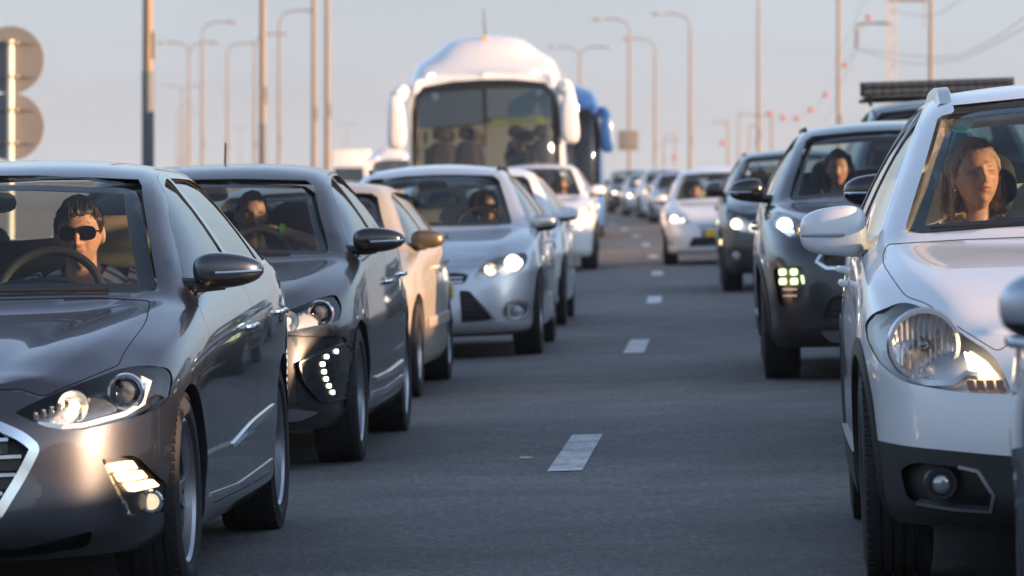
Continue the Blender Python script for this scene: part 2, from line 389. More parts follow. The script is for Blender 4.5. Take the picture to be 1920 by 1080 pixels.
class Car:
    """A car body lofted from waterlines (bumper to shoulder) and a greenhouse, then carved. Local axes: x to the
    car's left, y rearwards from the front axle, z up from the road."""
    def __init__(s, name, sp):
        s.sp = sp; s.name = name
        oc = catmull(sp['outline'], 12)
        s.yf = oc[0][1]; s.yr = oc[-1][1]
        s.rows = [(astab(r[0]), astab(r[1]), astab(r[2]), astab(r[3])) for r in sp['rows']]
        s.wr = Tab([(a, b) for a, b, c in sp['rail']]); s.zr = Tab([(a, c) for a, b, c in sp['rail']])
        s.zc = Tab(sp['center']); s.bow = Tab(sp.get('bow', [(-1, 0), (4, 0)]))
        s.crown = sp.get('crown', 2.0)
        s.oc = oc
        g = s.grid(sp.get('ns', 150), sp.get('nrow', 5), 9, 12)
        s.mesh_half(g); jS = s.jS
        gh = s.grid(sp.get('ns', 150)*2, sp.get('nrow', 5)*2, 16, 22, sm=4)
        s.bvh = BVHTree.FromPolygons(*s.polys(gh))
        # shoulder as function of y along the side
        n = jS; S = g[:, n]
        k = np.argmax(S[:, 1] > s.yf+0.30); e = len(S)-np.argmax(S[::-1, 1] < s.yr-0.25)
        s.xs = lambda y: np.interp(y, S[k:e, 1], S[k:e, 0]); s.zs = lambda y: np.interp(y, S[k:e, 1], S[k:e, 2])
        s.root = empty(name)
        s.cut = []; s.parts = {}
    # ---- surface
    def grid(s, ns, nper, n1, n2, sm=1):
        sp = s.sp
        d = np.linspace(0, 1, 2000); wgt = 1+1.6*np.exp(-(d/0.17)**2)+0.8*np.exp(-((1-d)/0.12)**2)
        cw = np.cumsum(wgt); cw = (cw-cw[0])/(cw[-1]-cw[0])
        ts = np.interp(np.linspace(0, 1, ns), cw, d)
        O = resample(s.oc, ts); X, Y = O[:, 0], O[:, 1]; X = X.copy(); X[0] = X[-1] = 0
        fw = sstep((0.35-Y)/(0.35-s.yf)); rw = sstep((Y-(s.yr-1.0))/1.0)
        pts = []
        for z, wf, df, dr in s.rows:
            xx = X*wf(Y)
            dfv = df(X); drv = dr(X)
            pts.append(np.stack([xx, Y+dfv*fw-drv*rw, z(Y)], 1))
        rows = np.stack(pts, 1)              # ns, nr, 3
        nr = rows.shape[1]
        low = []
        for i in range(nr-1):
            p1, p2 = rows[:, i], rows[:, i+1]
            p0 = rows[:, i-1] if i else 2*p1-p2
            p3 = rows[:, i+2] if i+2 < nr else 2*p2-p1
            for k in range(nper):
                t = k/nper
                low.append(0.5*((2*p1)+(-p0+p2)*t+(2*p0-5*p1+4*p2-p3)*t*t+(-p0+3*p1-3*p2+p3)*t**3))
        S = rows[:, -1]
        b0 = rows[:, 0].copy(); bc = b0.copy(); bc[:, 0] = 0
        under = [bc, bc*0.5+b0*0.5]
        ys = S[:, 1]; xs = S[:, 0]
        wr = np.minimum(s.wr(ys), 0.94*xs); rat = np.where(s.wr(ys) > 1e-6, wr/np.maximum(s.wr(ys), 1e-6), 1)
        bow = s.bow(ys)*rat
        fw2 = np.clip(1-(ys-ys[0])/0.55, 0, 1)**1.5; rw2 = np.clip(1-(ys[-1]-ys)/0.5, 0, 1)**1.5
        bow = bow-0.30*xs*fw2+0.30*xs*rw2
        yc = np.maximum.accumulate(ys-bow)
        bow = ys-yc
        zc = s.zc(yc); zr = s.zr(ys)
        zr = S[:, 2]+(zr-S[:, 2])*np.clip(rat, 0, 1)
        zr = np.where(rat < 0.999, np.minimum(zr, np.maximum(zc, S[:, 2])), zr)
        up = []
        bul = s.sp.get('bulge', 0.015)
        hgt = np.clip((zr-S[:, 2])/0.3, 0, 1)
        yr_ = ys-bow*(1-(wr/np.maximum(xs, 1e-6))**2)
        for k in range(n1):
            t = k/n1
            up.append(np.stack([xs+(wr-xs)*t+bul*hgt*math.sin(math.pi*t), ys+(yr_-ys)*t, S[:, 2]+(zr-S[:, 2])*t], 1))
        for k in range(n2+1):
            t = k/n2; e = 1-(1-t)**s.crown; e2 = 1-(1-t)**2
            up.append(np.stack([wr*(1-t), yr_+(yc-yr_)*e2, zr+(zc-zr)*e], 1))
        G = np.stack(under+low+up, 1)
        s.jS = len(under)+len(low); s.jB = len(under)
        f = s.sp.get('bumpf')
        if f is not None: G = f(G)
        for _ in range(s.sp.get('smooth', 3)*sm*sm):
            H = G.copy()
            H[:, 3:-1] = G[:, 3:-1]*0.5+0.25*(G[:, 2:-2]+G[:, 4:])
            H[0, :, 0] = 0; H[-1, :, 0] = 0
            G = H
        for _ in range(s.sp.get('smooth_u', 2)*sm*sm):
            H = G.copy()
            H[1:-1] = G[1:-1]*0.5+0.25*(G[2:]+G[:-2])
            G = H
        G[0, :, 0] = 0; G[-1, :, 0] = 0; G[:, -1, 0] = 0; G[:, 0, 0] = 0
        G[:, :, 0] = np.maximum(G[:, :, 0], 0)
        return G
    def polys(s, G):
        n, m = G.shape[:2]
        i, j = np.meshgrid(np.arange(n-1), np.arange(m-1), indexing='ij')
        q = np.stack([i*m+j, (i+1)*m+j, (i+1)*m+j+1, i*m+j+1], -1).reshape(-1, 4)
        return [Vector(v) for v in G.reshape(-1, 3)], q.tolist()
    def mesh_half(s, G):
        bm = bmesh.new(); V, F = s.polys(G)
        vs = [bm.verts.new(v) for v in V]
        for q in F:
            try: bm.faces.new([vs[k] for k in q])
            except ValueError: pass
        bmesh.ops.remove_doubles(bm, verts=bm.verts, dist=2e-4)
        bmesh.ops.dissolve_degenerate(bm, dist=1e-5, edges=bm.edges)
        bnd = [e for e in bm.edges if e.is_boundary]
        for v in {v for e in bnd for v in e.verts}: v.co.x = 0.0
        bmesh.ops.triangle_fill(bm, use_beauty=True, use_dissolve=False, edges=bnd)
        bmesh.ops.recalc_face_normals(bm, faces=bm.faces)
        if bm.calc_volume(signed=True) < 0: bmesh.ops.reverse_faces(bm, faces=bm.faces)
        me = bpy.data.meshes.new('half'); bm.to_mesh(me); bm.free()
        s.half = me
    # ---- projection
    def proj(s, p, view):
        a, b = p[0], p[1]; sg = 1
        if view in 'FBT' and a < 0: sg = -1; a = -a
        if view == 'F': o, d = Vector((a, -6, b)), Vector((0, 1, 0))
        elif view == 'B': o, d = Vector((a, 12, b)), Vector((0, -1, 0))
        elif view == 'S': o, d = Vector((4, a, b)), Vector((-1, 0, 0))
        else: o, d = Vector((a, b, 5)), Vector((0, 0, -1))
        h, nrm, i, dist = s.bvh.ray_cast(o, d)
        if h is None:
            g = {'F': (a, s.yf+0.4, b), 'B': (a, s.yr-0.3, b), 'S': (0.85, a, b), 'T': (a, b, 1.0)}[view]
            h, nrm, i, dist = s.bvh.find_nearest(Vector(g))
        if nrm.dot(d) > 0: nrm = -nrm
        return Vector((h.x*sg, h.y, h.z)), Vector((nrm.x*sg, nrm.y, nrm.z)), d
    def patch2(s, poly, step):
        bm = bmesh.new(); f = bm.faces.new([bm.verts.new((p[0], p[1], 0)) for p in poly])
        xs = [p[0] for p in poly]; ys = [p[1] for p in poly]
        for k, (lo, hi) in enumerate(((min(xs), max(xs)), (min(ys), max(ys)))):
            n = int((hi-lo)/step)
            for i in range(1, n+1):
                c = lo+(hi-lo)*i/(n+1); co = (c, 0, 0) if k == 0 else (0, c, 0); no = (1, 0, 0) if k == 0 else (0, 1, 0)
                bmesh.ops.bisect_plane(bm, geom=bm.verts[:]+bm.edges[:]+bm.faces[:], dist=1e-6, plane_co=co, plane_no=no)
        return bm
    def sheet(s, poly, view, step=0.04, off=0.0, thick=0.0, out=None, inn=None, mi=0):
        """outline laid on the body surface. thick: solid panel; out/inn: cutter solid along the view direction"""
        bm = s.patch2(poly, step)
        base = {}
        for v in bm.verts: base[v] = s.proj((v.co.x, v.co.y), view)
        if out is None and thick == 0:
            for v in bm.verts: p, n, d = base[v]; v.co = p+n*off
            return bm
        bnd = [e for e in bm.edges if e.is_boundary]; faces = list(bm.faces)
        top = {}; bot = {}
        ob = bmesh.new()
        for v in bm.verts:
            p, n, d = base[v]
            if out is not None: a, b = p-d*out, p+d*inn
            else: a, b = p+n*off, p+n*(off-thick)
            top[v] = ob.verts.new(a); bot[v] = ob.verts.new(b)
        for f in faces:
            ob.faces.new([top[v] for v in f.verts]); ob.faces.new([bot[v] for v in reversed(f.verts)])
        for e in bnd:
            a, b = e.verts; ob.faces.new((top[a], top[b], bot[b], bot[a]))
        bm.free()
        bmesh.ops.recalc_face_normals(ob, faces=ob.faces)
        for f in ob.faces: f.material_index = mi
        return ob
    def strip(s, line, view, wd=0.01, th=0.004, off=0.001, closed=False, step=0.03, bm=None, taper=None):
        """a ribbon of box section following a line over the body"""
        L = dense(line, step, closed); P = [s.proj(p, view) for p in L]; n = len(P)
        bm = bm or bmesh.new(); rings = []
        for i, (p, nr, d) in enumerate(P):
            a = P[(i-1) % n][0] if (closed or i) else p; b = P[(i+1) % n][0] if (closed or i < n-1) else p
            t = (b-a).normalized(); sd = t.cross(nr).normalized()
            h = wd/2*(taper(i/(n-1)) if taper else 1)
            rings.append([bm.verts.new(q) for q in (p+sd*h+nr*(off-th), p+sd*h*0.9+nr*off, p-sd*h*0.9+nr*off, p-sd*h+nr*(off-th))])
        for i in range(n if closed else n-1):
            A, B = rings[i], rings[(i+1) % n]
            for k in range(4): bm.faces.new((A[k], A[(k+1) % 4], B[(k+1) % 4], B[k]))
        if not closed:
            bm.faces.new(rings[0]); bm.faces.new(rings[-1][::-1])
        return bm
    # ---- parts
    def add(s, name, bm, m, parent=None, both=False, smooth=35, merge=None):
        o = bm_obj(name, bm, m, parent or s.root, smooth, merge)
        if both: return o, mirror_obj(o)
        return o
    def carve(s, poly, view='F', out=0.08, inn=0.08, step=0.03, mi=1):
        s.cut.append(s.sheet(poly, view, step, out=out, inn=inn, mi=mi))
    def carve_prism(s, poly, view, lo, hi, mi=1): s.cut.append(prism(poly, view, lo, hi, mi))
    def arch(s, y, r, z=0.31, depth=0.27, w=0.9):
        poly = [(y+r*math.cos(t), z+r*math.sin(t)) for t in np.linspace(0, 2*math.pi, 40, endpoint=False)]
        # well open towards the road
        poly = [(y+r*math.cos(t), z+r*math.sin(t)) for t in np.linspace(0, math.pi, 24)]+[(y-r, -0.2), (y+r, -0.2)]
        s.cut.append(prism(poly, 'S', w-depth, w+0.3, 1))
    def cabin(s, y0, y1, floor=0.32, d=0.05):
        n = 26; ys = np.linspace(y0, y1, n); bm = bmesh.new(); cols = []
        sh = np.linspace(-1.6*d, 1.6*d, 7)
        for y in ys:
            q = y+sh
            wr = float(np.min(s.wr(q)))-d; zr = float(np.min(s.zr(q)))-d*0.7; zc = float(np.min(s.zc(q)))-d*0.8
            xs = float(s.xs(y))-0.11; zs = float(s.zs(y))-0.01
            zr = max(zr, floor+0.1); zc = max(zc, zr)
            zs = min(zs, zr-0.02); wr = min(wr, xs)
            col = [(-0.05, floor), (xs-0.02, floor), (xs, (floor+zs)/2), (xs, zs)]
            for t in (0.33, 0.66): col.append((xs+(wr-xs)*t, zs+(zr-zs)*t))
            for t in np.linspace(0, 1, 7)[:-1]: col.append((wr*(1-t), zr+(zc-zr)*(1-(1-t)**s.crown)))
            col.append((-0.05, zc))
            cols.append([bm.verts.new((x, y, z)) for x, z in col])
        m = len(cols[0])
        for i in range(n-1):
            for k in range(m):
                bm.faces.new((cols[i][k], cols[i][(k+1) % m], cols[i+1][(k+1) % m], cols[i+1][k]))
        bm.faces.new(cols[0][::-1]); bm.faces.new(cols[-1])
        bmesh.ops.recalc_face_normals(bm, faces=bm.faces)
        for f in bm.faces: f.material_index = 2
        s.cut.append(bm)
    def build_body(s, mats, splits=()):
        """mats: paint, carved faces, cabin lining, fourth. splits: (name, outline, view, lo, hi, gap, materials)"""
        me = s.half
        for k in range(4): me.materials.append(None)
        for k, c in enumerate(s.cut): me = boolean(me, c, 'DIFFERENCE', f'{s.name} cut {k}')
        s.cut = []
        out = {}
        for name, poly, view, lo, hi, gap, pm in splits:
            piece = boolean(me, prism(inset(poly, gap), view, lo, hi, 1), 'INTERSECT', s.name+' '+name)
            if piece is None: continue
            rest = boolean(me, prism(poly, view, lo, hi, 1), 'SPLIT', s.name+' '+name)
            if rest is None: bpy.data.meshes.remove(piece); continue
            me = rest
            cross = min(p[0] for p in poly) < 0 and view in 'FBT'
            out.setdefault(name, []).append(s.finish(name, piece, pm or mats, cross))
        s.body = s.finish('body', me, mats, True)
        s.split = out
        return out
    def finish(s, name, me, mats, whole):
        bm = bmesh.new(); bm.from_mesh(me); bpy.data.meshes.remove(me)
        kill = [f for f in bm.faces if abs(f.calc_center_median().x) < 1e-4 and abs(f.normal.x) > 0.9]
        bmesh.ops.delete(bm, geom=kill, context='FACES')
        if whole:
            q = bmesh.ops.duplicate(bm, geom=bm.verts[:]+bm.edges[:]+bm.faces[:])
            nv = [g for g in q['geom'] if isinstance(g, bmesh.types.BMVert)]; nf = [g for g in q['geom'] if isinstance(g, bmesh.types.BMFace)]
            for v in nv: v.co.x = -v.co.x
            bmesh.ops.reverse_faces(bm, faces=nf)
            bmesh.ops.remove_doubles(bm, verts=[v for v in bm.verts if abs(v.co.x) < 1e-3], dist=2e-3)
        bmesh.ops.remove_doubles(bm, verts=bm.verts, dist=1e-4)
        m2 = bpy.data.meshes.new(name); bm.to_mesh(m2); bm.free(); m2.materials.clear()
        o = mesh_obj(name, m2, list(mats), s.root, 38)
        if not whole: return o, mirror_obj(o)
        return o

def mirror_obj(o, parent=None):
    me = o.data.copy()
    bm = bmesh.new(); bm.from_mesh(me)
    for v in bm.verts: v.co.x = -v.co.x
    bmesh.ops.reverse_faces(bm, faces=bm.faces); bm.to_mesh(me); bm.free()
    c = o.copy(); c.data = me; COL.objects.link(c); c.parent = parent or o.parent
    c.location.x = -o.location.x
    me.set_sharp_from_angle(angle=R(38))
    for ch in list(o.children): mirror_obj(ch, c)
    return c

# ------------------------------------------------------------------ wheels
def tyre_bm(r=0.315, wdt=0.215, rim=0.225):
    bm = bmesh.new(); h = wdt/2
    prof = [(-h*0.78, rim), (-h*0.98, rim+0.02), (-h*1.02, (r+rim)/2), (-h*0.96, r-0.025), (-h*0.85, r-0.006)]
    g = 0.007
    for c in (-0.5, -0.17, 0.17, 0.5):
        prof += [(h*(c-0.06), r), (h*(c-0.045), r-g), (h*(c+0.045), r-g), (h*(c+0.06), r)]
    prof += [(h*0.85, r-0.006), (h*0.96, r-0.025), (h*1.02, (r+rim)/2), (h*0.98, rim+0.02), (h*0.78, rim)]
    add_lathe(bm, prof, 48, 'x')
    # shoulder blocks
    for sg in (-1, 1):
        for k in range(64):
            t = 2*math.pi*k/64
            M = Euler((t, 0, 0)).to_matrix()
            c = M @ Vector((sg*h*0.80, 0, r-0.0065))
            add_box(bm, c, (h*0.26, 0.021, 0.012), Euler((t, 0, sg*0.12)))
    return bm
def rim_bm(rim=0.225, wdt=0.2, spokes=5, style='twin', sg=1):
    bm = bmesh.new(); h = wdt/2
    add_lathe(bm, [(h*0.55, rim+0.006), (h*0.86, rim+0.006), (h*0.9, rim-0.004), (h*0.8, rim-0.014), (h*0.55, rim-0.016)], 48, 'x')
    def spoke(t, w0, w1, dep=0.03):
        M = Euler((t, 0, 0)).to_matrix()
        n = 5; prev = None
        for i in range(n):
            q = i/(n-1); rr = 0.045+(rim-0.012-0.045)*q; ww = w0+(w1-w0)*q; xo = h*0.62+0.012*math.sin(q*math.pi)-0.02*(1-q)
            ring = [bm.verts.new(M @ Vector(p)) for p in ((xo, -ww*0.35, rr), (xo-0.006, -ww/2, rr), (xo-dep, -ww*0.5, rr), (xo-dep, ww*0.5, rr), (xo-0.006, ww/2, rr), (xo, ww*0.35, rr))]
            if prev:
                for k in range(6): bm.faces.new((prev[k], prev[(k+1) % 6], ring[(k+1) % 6], ring[k]))
            prev = ring
    for k in range(spokes):
        t = 2*math.pi*k/spokes
        if style == 'twin':
            spoke(t-0.16, 0.03, 0.035); spoke(t+0.16, 0.03, 0.035)
        elif style == 'wide': spoke(t, 0.07, 0.10)
        else: spoke(t, 0.04, 0.05)
    add_lathe(bm, [(h*0.0, 0.075), (h*0.55, 0.072), (h*0.66, 0.05), (h*0.7, 0.03), (h*0.72, 0.001)], 24, 'x')
    if sg < 0:
        for v in bm.verts: v.co.x = -v.co.x
        bmesh.ops.reverse_faces(bm, faces=bm.faces)
    return bm
WHEELS = {}
def wheel(car, x, y, r=0.315, wdt=0.215, rim=0.225, spokes=5, style='twin', steer=0.0, m=None, disc=True, zoff=0.0):
    sg = 1 if x > 0 else -1
    key = (r, wdt, rim, spokes, style, sg, m.name if m else '')
    if key not in WHEELS:
        a = bpy.data.meshes.new('tyre'); b = tyre_bm(r, wdt, rim); bmesh.ops.recalc_face_normals(b, faces=b.faces); b.to_mesh(a); b.free(); shade(a, 32); a.materials.append(RUBBER)
        c = bpy.data.meshes.new('rim'); b = rim_bm(rim, wdt, spokes, style, sg); bmesh.ops.recalc_face_normals(b, faces=b.faces); b.to_mesh(c); b.free(); shade(c, 32); c.materials.append(m or ALLOY)
        d = bpy.data.meshes.new('brake_disc'); b = bmesh.new(); add_lathe(b, [(-0.04, 0.06), (-0.04, rim*0.72), (-0.015, rim*0.72), (-0.015, 0.06)], 32, 'x', close=True); add_box(b, (0.0, -rim*0.5, rim*0.15), (0.06, 0.07, 0.14), bev=0.01)
        bmesh.ops.recalc_face_normals(b, faces=b.faces); b.to_mesh(d); b.free(); shade(d, 32); d.materials.append(ALLOYDARK)
        e = bpy.data.meshes.new('rim_barrel'); b = bmesh.new(); hh = wdt/2
        add_lathe(b, [(-hh*.8*sg, rim*.93), (-hh*.8*sg, rim+.004), (-hh*.7*sg, rim+.008), (0, rim*.92), (hh*.56*sg, rim+.006), (hh*.56*sg, rim-.016), (hh*.3*sg, rim*.88), (-hh*.5*sg, rim*.86)], 40, 'x', close=True)
        bmesh.ops.recalc_face_normals(b, faces=b.faces); b.to_mesh(e); b.free(); shade(e, 32); e.materials.append(ALLOYDARK)
        WHEELS[key] = (a, c, d, e)
    a, c, d, e = WHEELS[key]
    wo = bpy.data.objects.new('wheel', None); link(wo, car.root); wo.location = (x-sg*wdt/2, y, r+zoff); wo.rotation_euler = (0.3*y+x, 0, 0)
    wo.rotation_euler = Euler((0.7*y+x, 0, steer), 'XYZ')
    wo.empty_display_size = 0.1
    for nm, me in (('tyre', a), ('rim', c), ('rim_barrel', e)) + ((('brake_disc', d),) if disc else ()):
        o = bpy.data.objects.new(nm, me); link(o, wo)
    return wo

# ------------------------------------------------------------------ cabin furniture
def blob_bm(c, d, e=2.6, u=20, v=12, taper=None, bm=None):
    """superellipsoid: rounded cushion shapes"""
    bm = bm or bmesh.new(); rings = []
    def sp(a): return math.copysign(abs(a)**(2/e), a)
    for j in range(v+1):
        ph = -math.pi/2+math.pi*j/v; ring = []
        for i in range(u):
            t = 2*math.pi*i/u
            p = Vector((sp(math.cos(ph))*sp(math.cos(t)), sp(math.cos(ph))*sp(math.sin(t)), sp(math.sin(ph))))
            if taper: p = taper(p)
            ring.append(bm.verts.new(Vector(c)+Vector((p.x*d[0], p.y*d[1], p.z*d[2]))))
        rings.append(ring)
    for j in range(v):
        for i in range(u):
            q = (rings[j][i], rings[j][(i+1) % u], rings[j+1][(i+1) % u], rings[j+1][i])
            bm.faces.new(q)
    bmesh.ops.remove_doubles(bm, verts=bm.verts, dist=1e-5)
    return bm
def seat(car, x, y, z=0.62, m=None, top=1.12, head=True, wid=0.25):
    """one seat: cushion, reclined back, headrest on two posts; y is the back's foot, z the cushion top"""
    m = m or SEATBLK
    o = car.add('seat', blob_bm((x, y-0.22, z-0.08), (wid, 0.27, 0.09), 4), m)
    b = blob_bm((0, 0, 0), (wid, 0.09, (top-z)/2+0.04), 4, taper=lambda p: Vector((p.x*(1-0.18*max(0, p.z)), p.y, p.z)))
    bmesh.ops.transform(b, matrix=Matrix.Translation((x, y+0.10, (z+top)/2-0.04)) @ Matrix.Rotation(R(-17), 4, 'X'), verts=b.verts)
    car.add('backrest', b, m, o)
    if head:
        hb = blob_bm((0, 0, 0), (0.135, 0.055, 0.10), 3.2, taper=lambda p: Vector((p.x*(1-0.08*p.z), p.y, p.z)))
        bmesh.ops.transform(hb, matrix=Matrix.Translation((x, y+0.25, top+0.13)) @ Matrix.Rotation(R(-10), 4, 'X'), verts=hb.verts)
        car.add('headrest', hb, m, o)
        for dx in (-0.06, 0.06):
            pb = bmesh.new(); add_tube(pb, [(x+dx, y+0.21, top-0.06), (x+dx, y+0.25, top+0.08)], 0.007, 6)
            car.add('headrest_post', pb, SATIN, o)
    return o
def steering(car, x, y, z, r=0.185, tilt=25, m=None):
    bm = bmesh.new()
    add_lathe(bm, [(0.016*math.cos(t), r+0.016*math.sin(t)) for t in np.linspace(0, 2*math.pi, 10, endpoint=False)], 36, 'y', close=True)
    for a in (-100, 10, 170):
        add_tube(bm, [(0.05*math.cos(R(a)), 0.01, 0.05*math.sin(R(a))), (r*math.cos(R(a)), 0, r*math.sin(R(a)))], 0.016, 6)
    blob_bm((0, 0.0, 0), (0.075, 0.03, 0.06), 3, 14, 8, bm=bm)
    add_tube(bm, [(0, -0.02, 0), (0, -0.35, -0.08)], 0.03, 8)
    bmesh.ops.transform(bm, matrix=Matrix.Translation((x, y, z)) @ Matrix.Rotation(R(-tilt), 4, 'X'), verts=bm.verts)
    return car.add('steering_wheel', bm, m or INTERIOR)
def dashboard(car, y0, y1, z, w, hood_x=0.36, m=None, drop=0.35):
    prof = [(y0, z-0.03), (y0+(y1-y0)*0.5, z), (y1-0.04, z-0.01), (y1, z-0.06), (y1+0.02, z-drop), (y0, z-drop)]
    bm = prism(rnd(prof, 0.03, 4), 'S', -w, w)
    o = car.add('dashboard', bm, m or INTERIOR)
    hb = blob_bm((hood_x, y1-0.03, z+0.005), (0.19, 0.12, 0.075), 2.6, 18, 10)
    car.add('instrument_hood', hb, m or INTERIOR, o)
    return o
def handle(car, y, z, view='S', m=None, ln=0.2, both=True):
    p, n, d = car.proj((y, z), 'S')
    bm = bmesh.new()
    pts = [p+Vector((0.0, -ln/2, 0)), p+Vector((0.032, -ln/2+0.03, 0.002)), p+Vector((0.036, 0, 0.003)), p+Vector((0.032, ln/2-0.03, 0.002)), p+Vector((0, ln/2, 0))]
    pts = [tuple(q) for q in catmull([tuple(q) for q in pts], 4)]
    add_tube(bm, pts, 0.010, 8)
    for v in bm.verts: v.co.z = p.z+(v.co.z-p.z)*1.25; v.co.x = p.x+(v.co.x-p.x)*.8
    cb = blob_bm((p.x-0.004, p.y, p.z), (0.008, ln*0.36, 0.026), 2.4, 16, 8)
    return bm, cb
def mirror(car, x, y, z, d=(0.115, 0.07, 0.075), m=None, mbase=None, drop=0.0, arm=0.13, tip=0.35, under=None, ind=None, armz=-0.03, sweep=0.04, e=2.9):
    """door mirror on both sides: shell, base arm, glass; x is the inner end of the shell"""
    def tp(p):
        q = (p.x+1)/2
        k = 1-tip*q**2.2
        return Vector((p.x, p.y*(1-0.15*q)+sweep/d[1]*q**2, p.z*k+0.05*(1-q)))
    sh = blob_bm((x+d[0], y, z), d, e, 32, 22, taper=tp)
    for v in sh.verts:      # flat rear face carrying the glass
        lim = y+d[1]*0.55+sweep*((v.co.x-x)/(2*d[0]))**2
        if v.co.y > lim: v.co.y = lim+(v.co.y-lim)*0.1
    o = car.add('door_mirror', sh, m)
    gb = blob_bm((x+d[0]*0.95, y+d[1]*0.58+sweep*0.25, z), (d[0]*0.86, 0.006, d[2]*0.78), 3, 20, 8)
    car.add('mirror_glass', gb, CHROME, o)
    ab = bmesh.new()
    add_tube(ab, [(x-arm, y+0.02, z-d[2]*0.6+armz), (x-arm*0.3, y+0.005, z-d[2]*0.75), (x+d[0]*0.9, y, z-d[2]*0.72)], [0.035, 0.03, 0.02], 10)
    for v in ab.verts: v.co.y = y+(v.co.y-y)*1.3
    car.add('mirror_arm', ab, mbase or BLACK, o)
    if under is not None:
        ub = blob_bm((x+d[0], y, z-d[2]*0.02), (d[0]*1.01, d[1]*1.01, d[2]*1.02), 2.9, 28, 18, taper=tp)
        kill = [v for v in ub.verts if v.co.z > z-d[2]*0.38]
        bmesh.ops.delete(ub, geom=kill, context='VERTS')
        car.add('mirror_underside', ub, under, o)
    if ind is not None:
        ib = bmesh.new()
        P = []
        for q in np.linspace(0.35, 0.97, 8):
            k = 1-tip*q**2.2
            P.append((x+2*d[0]*q, y-d[1]*(1-0.15*q)*max(0.05, (1-abs(2*q-1)**2.9))**(1/2.9)+sweep*q*q-0.002, z-d[2]*0.12*k))
        add_tube(ib, P, 0.007, 6)
        car.add('indicator_strip', ib, ind, o)
    mirror_obj(o)
    return o
def wiper(car, pts, view='F', m=None):
    bm = car.strip(pts, view, 0.009, 0.008, 0.006)
    return car.add('wiper', bm, BLACK)
def hang_mirror(car, y, z):
    bm = blob_bm((0, y, z), (0.12, 0.02, 0.038), 3.5, 18, 8); add_tube(bm, [(0, y, z), (0, y-0.05, z+0.07)], 0.01, 6)
    return car.add('rear_view_mirror', bm, INTERIOR)
def windows(car, ya, yb, yc, yd, head, yrw, zb=0.025, zt=0.045, scr=None, rear=None, screen_m=None, side_m=None, frit=0.035, quarter=None, rearm=None, bw=0.03):
    """carves and glazes: windscreen (scr half outline x,z), side panes from A pillar ya over B pillar yb, yc to yd, rear screen"""
    panes = []
    def dlo(y0, y1):
        ys = np.linspace(y0, y1, 22)
        bot = [(y, float(car.zs(y))+zb) for y in ys]; top = [(y, float(car.zr(y))-zt) for y in ys]
        keep = [i for i in range(len(ys)) if top[i][1] > bot[i][1]+0.012]
        return [bot[i] for i in keep]+[top[i] for i in keep[::-1]]
    sides = []
    spans = [(ya, yb-bw), (yb+bw, yc)] + ([(yc+bw, yd)] if yd else [])
    for a, b in spans:
        pl = rnd(dlo(a, b), 0.02, 3); sides.append(pl)
        car.carve_prism(pl, 'S', 0.36, 1.3)
    full = mir(scr)
    half = rnd([(-0.03, scr[0][1])]+list(scr)+[(-0.03, scr[-1][1])], 0.0)
    car.carve(half, 'F', out=0.10, inn=0.30, step=0.08, mi=1)
    if rear:
        car.carve([(-0.03, rear[0][1])]+list(rear)+[(-0.03, rear[-1][1])], 'B', out=0.10, inn=0.32, step=0.08, mi=1)
    car._win = (sides, full, mir(rear) if rear else None, screen_m, side_m, frit, rearm)
def glaze(car, doors=None):
    sides, full, rear, sm, wm, frit, rearm = car._win
    o = car.add('windscreen', car.sheet(inset(full, -0.004), 'F', 0.05, off=-0.010), sm or WSCREEN, smooth=60)
    b = bmesh.new(); car.strip(inset(full, frit/2), 'F', frit, 0.003, -0.012, closed=True, step=0.03, bm=b)
    car.add('frit_band', b, GLOSSBLACK, o)
    for k, pl in enumerate(sides):
        par = None
        bmp = car.sheet(inset(pl, -0.004), 'S', 0.06, off=-0.002)
        par = doors[k] if doors and k < len(doors) else (None, None)
        a = car.add('side_window', bmp, wm or SIDEGL, par[0], smooth=60)
        mirror_obj(a, par[1])
        b = car.strip(pl, 'S', 0.012, 0.006, 0.0015, closed=True, step=0.05)
        a2 = car.add('window_trim', b, BLACK, par[0]); mirror_obj(a2, par[1])
    if rear:
        car.add('rear_window', car.sheet(inset(rear, -0.004), 'B', 0.06, off=-0.008), rearm or wm or SIDEGL, smooth=60)
def place(car, x, y, head, label, cat, group=None, roll=True):
    """front axle centre at x,y on the road; head: heading of the car's length to the right of the view direction"""
    r = car.root; z = road_z(x, y)
    r.location = (x, y, z); r.rotation_mode = 'XYZ'
    r.rotation_euler = (0, -math.atan(FALL) if roll else 0, -head)
    tag(r, label, cat, group)
    return r
# ------------------------------------------------------------------ what every car shares
def at(c, x, z, d, view='F'):
    p, n, dd = c.proj((x, z), view); return p+dd*d
def ring_bm(q, r, w=.008, dep=.03, n=28):
    bm = bmesh.new(); add_lathe(bm, [(.0, r-w*.3), (-dep*.4, r+w*.5), (-dep, r), (-dep, r-w), (.0, r-w)], n, 'y', q, close=True); return bm
def lens_bm(q, r, fl=.6, n=20):
    bm = bmesh.new(); add_sphere(bm, q, r, n, 12, (1, fl, 1)); return bm
def bowl_bm(q, r, dep=.05, n=24):
    bm = bmesh.new(); add_lathe(bm, [(dep, r*.18), (dep*.6, r*.6), (0, r), (-.006, r*1.06), (-.006, r*1.0), (.0, r*.94), (dep*.55, r*.5), (dep*.95, r*.12)], n, 'y', q, close=True); return bm
LAMPDARK = mat('lamp_dark_chrome', (.30, .315, .34), .25, metal=.8)
LAMPBRIGHT = mat('lamp_bright_chrome', (.72, .74, .77), .3, metal=.45, bump=.5, bscale=60)
PROJ = mat('projector_glass', (.10, .105, .115), .04, coat=1)
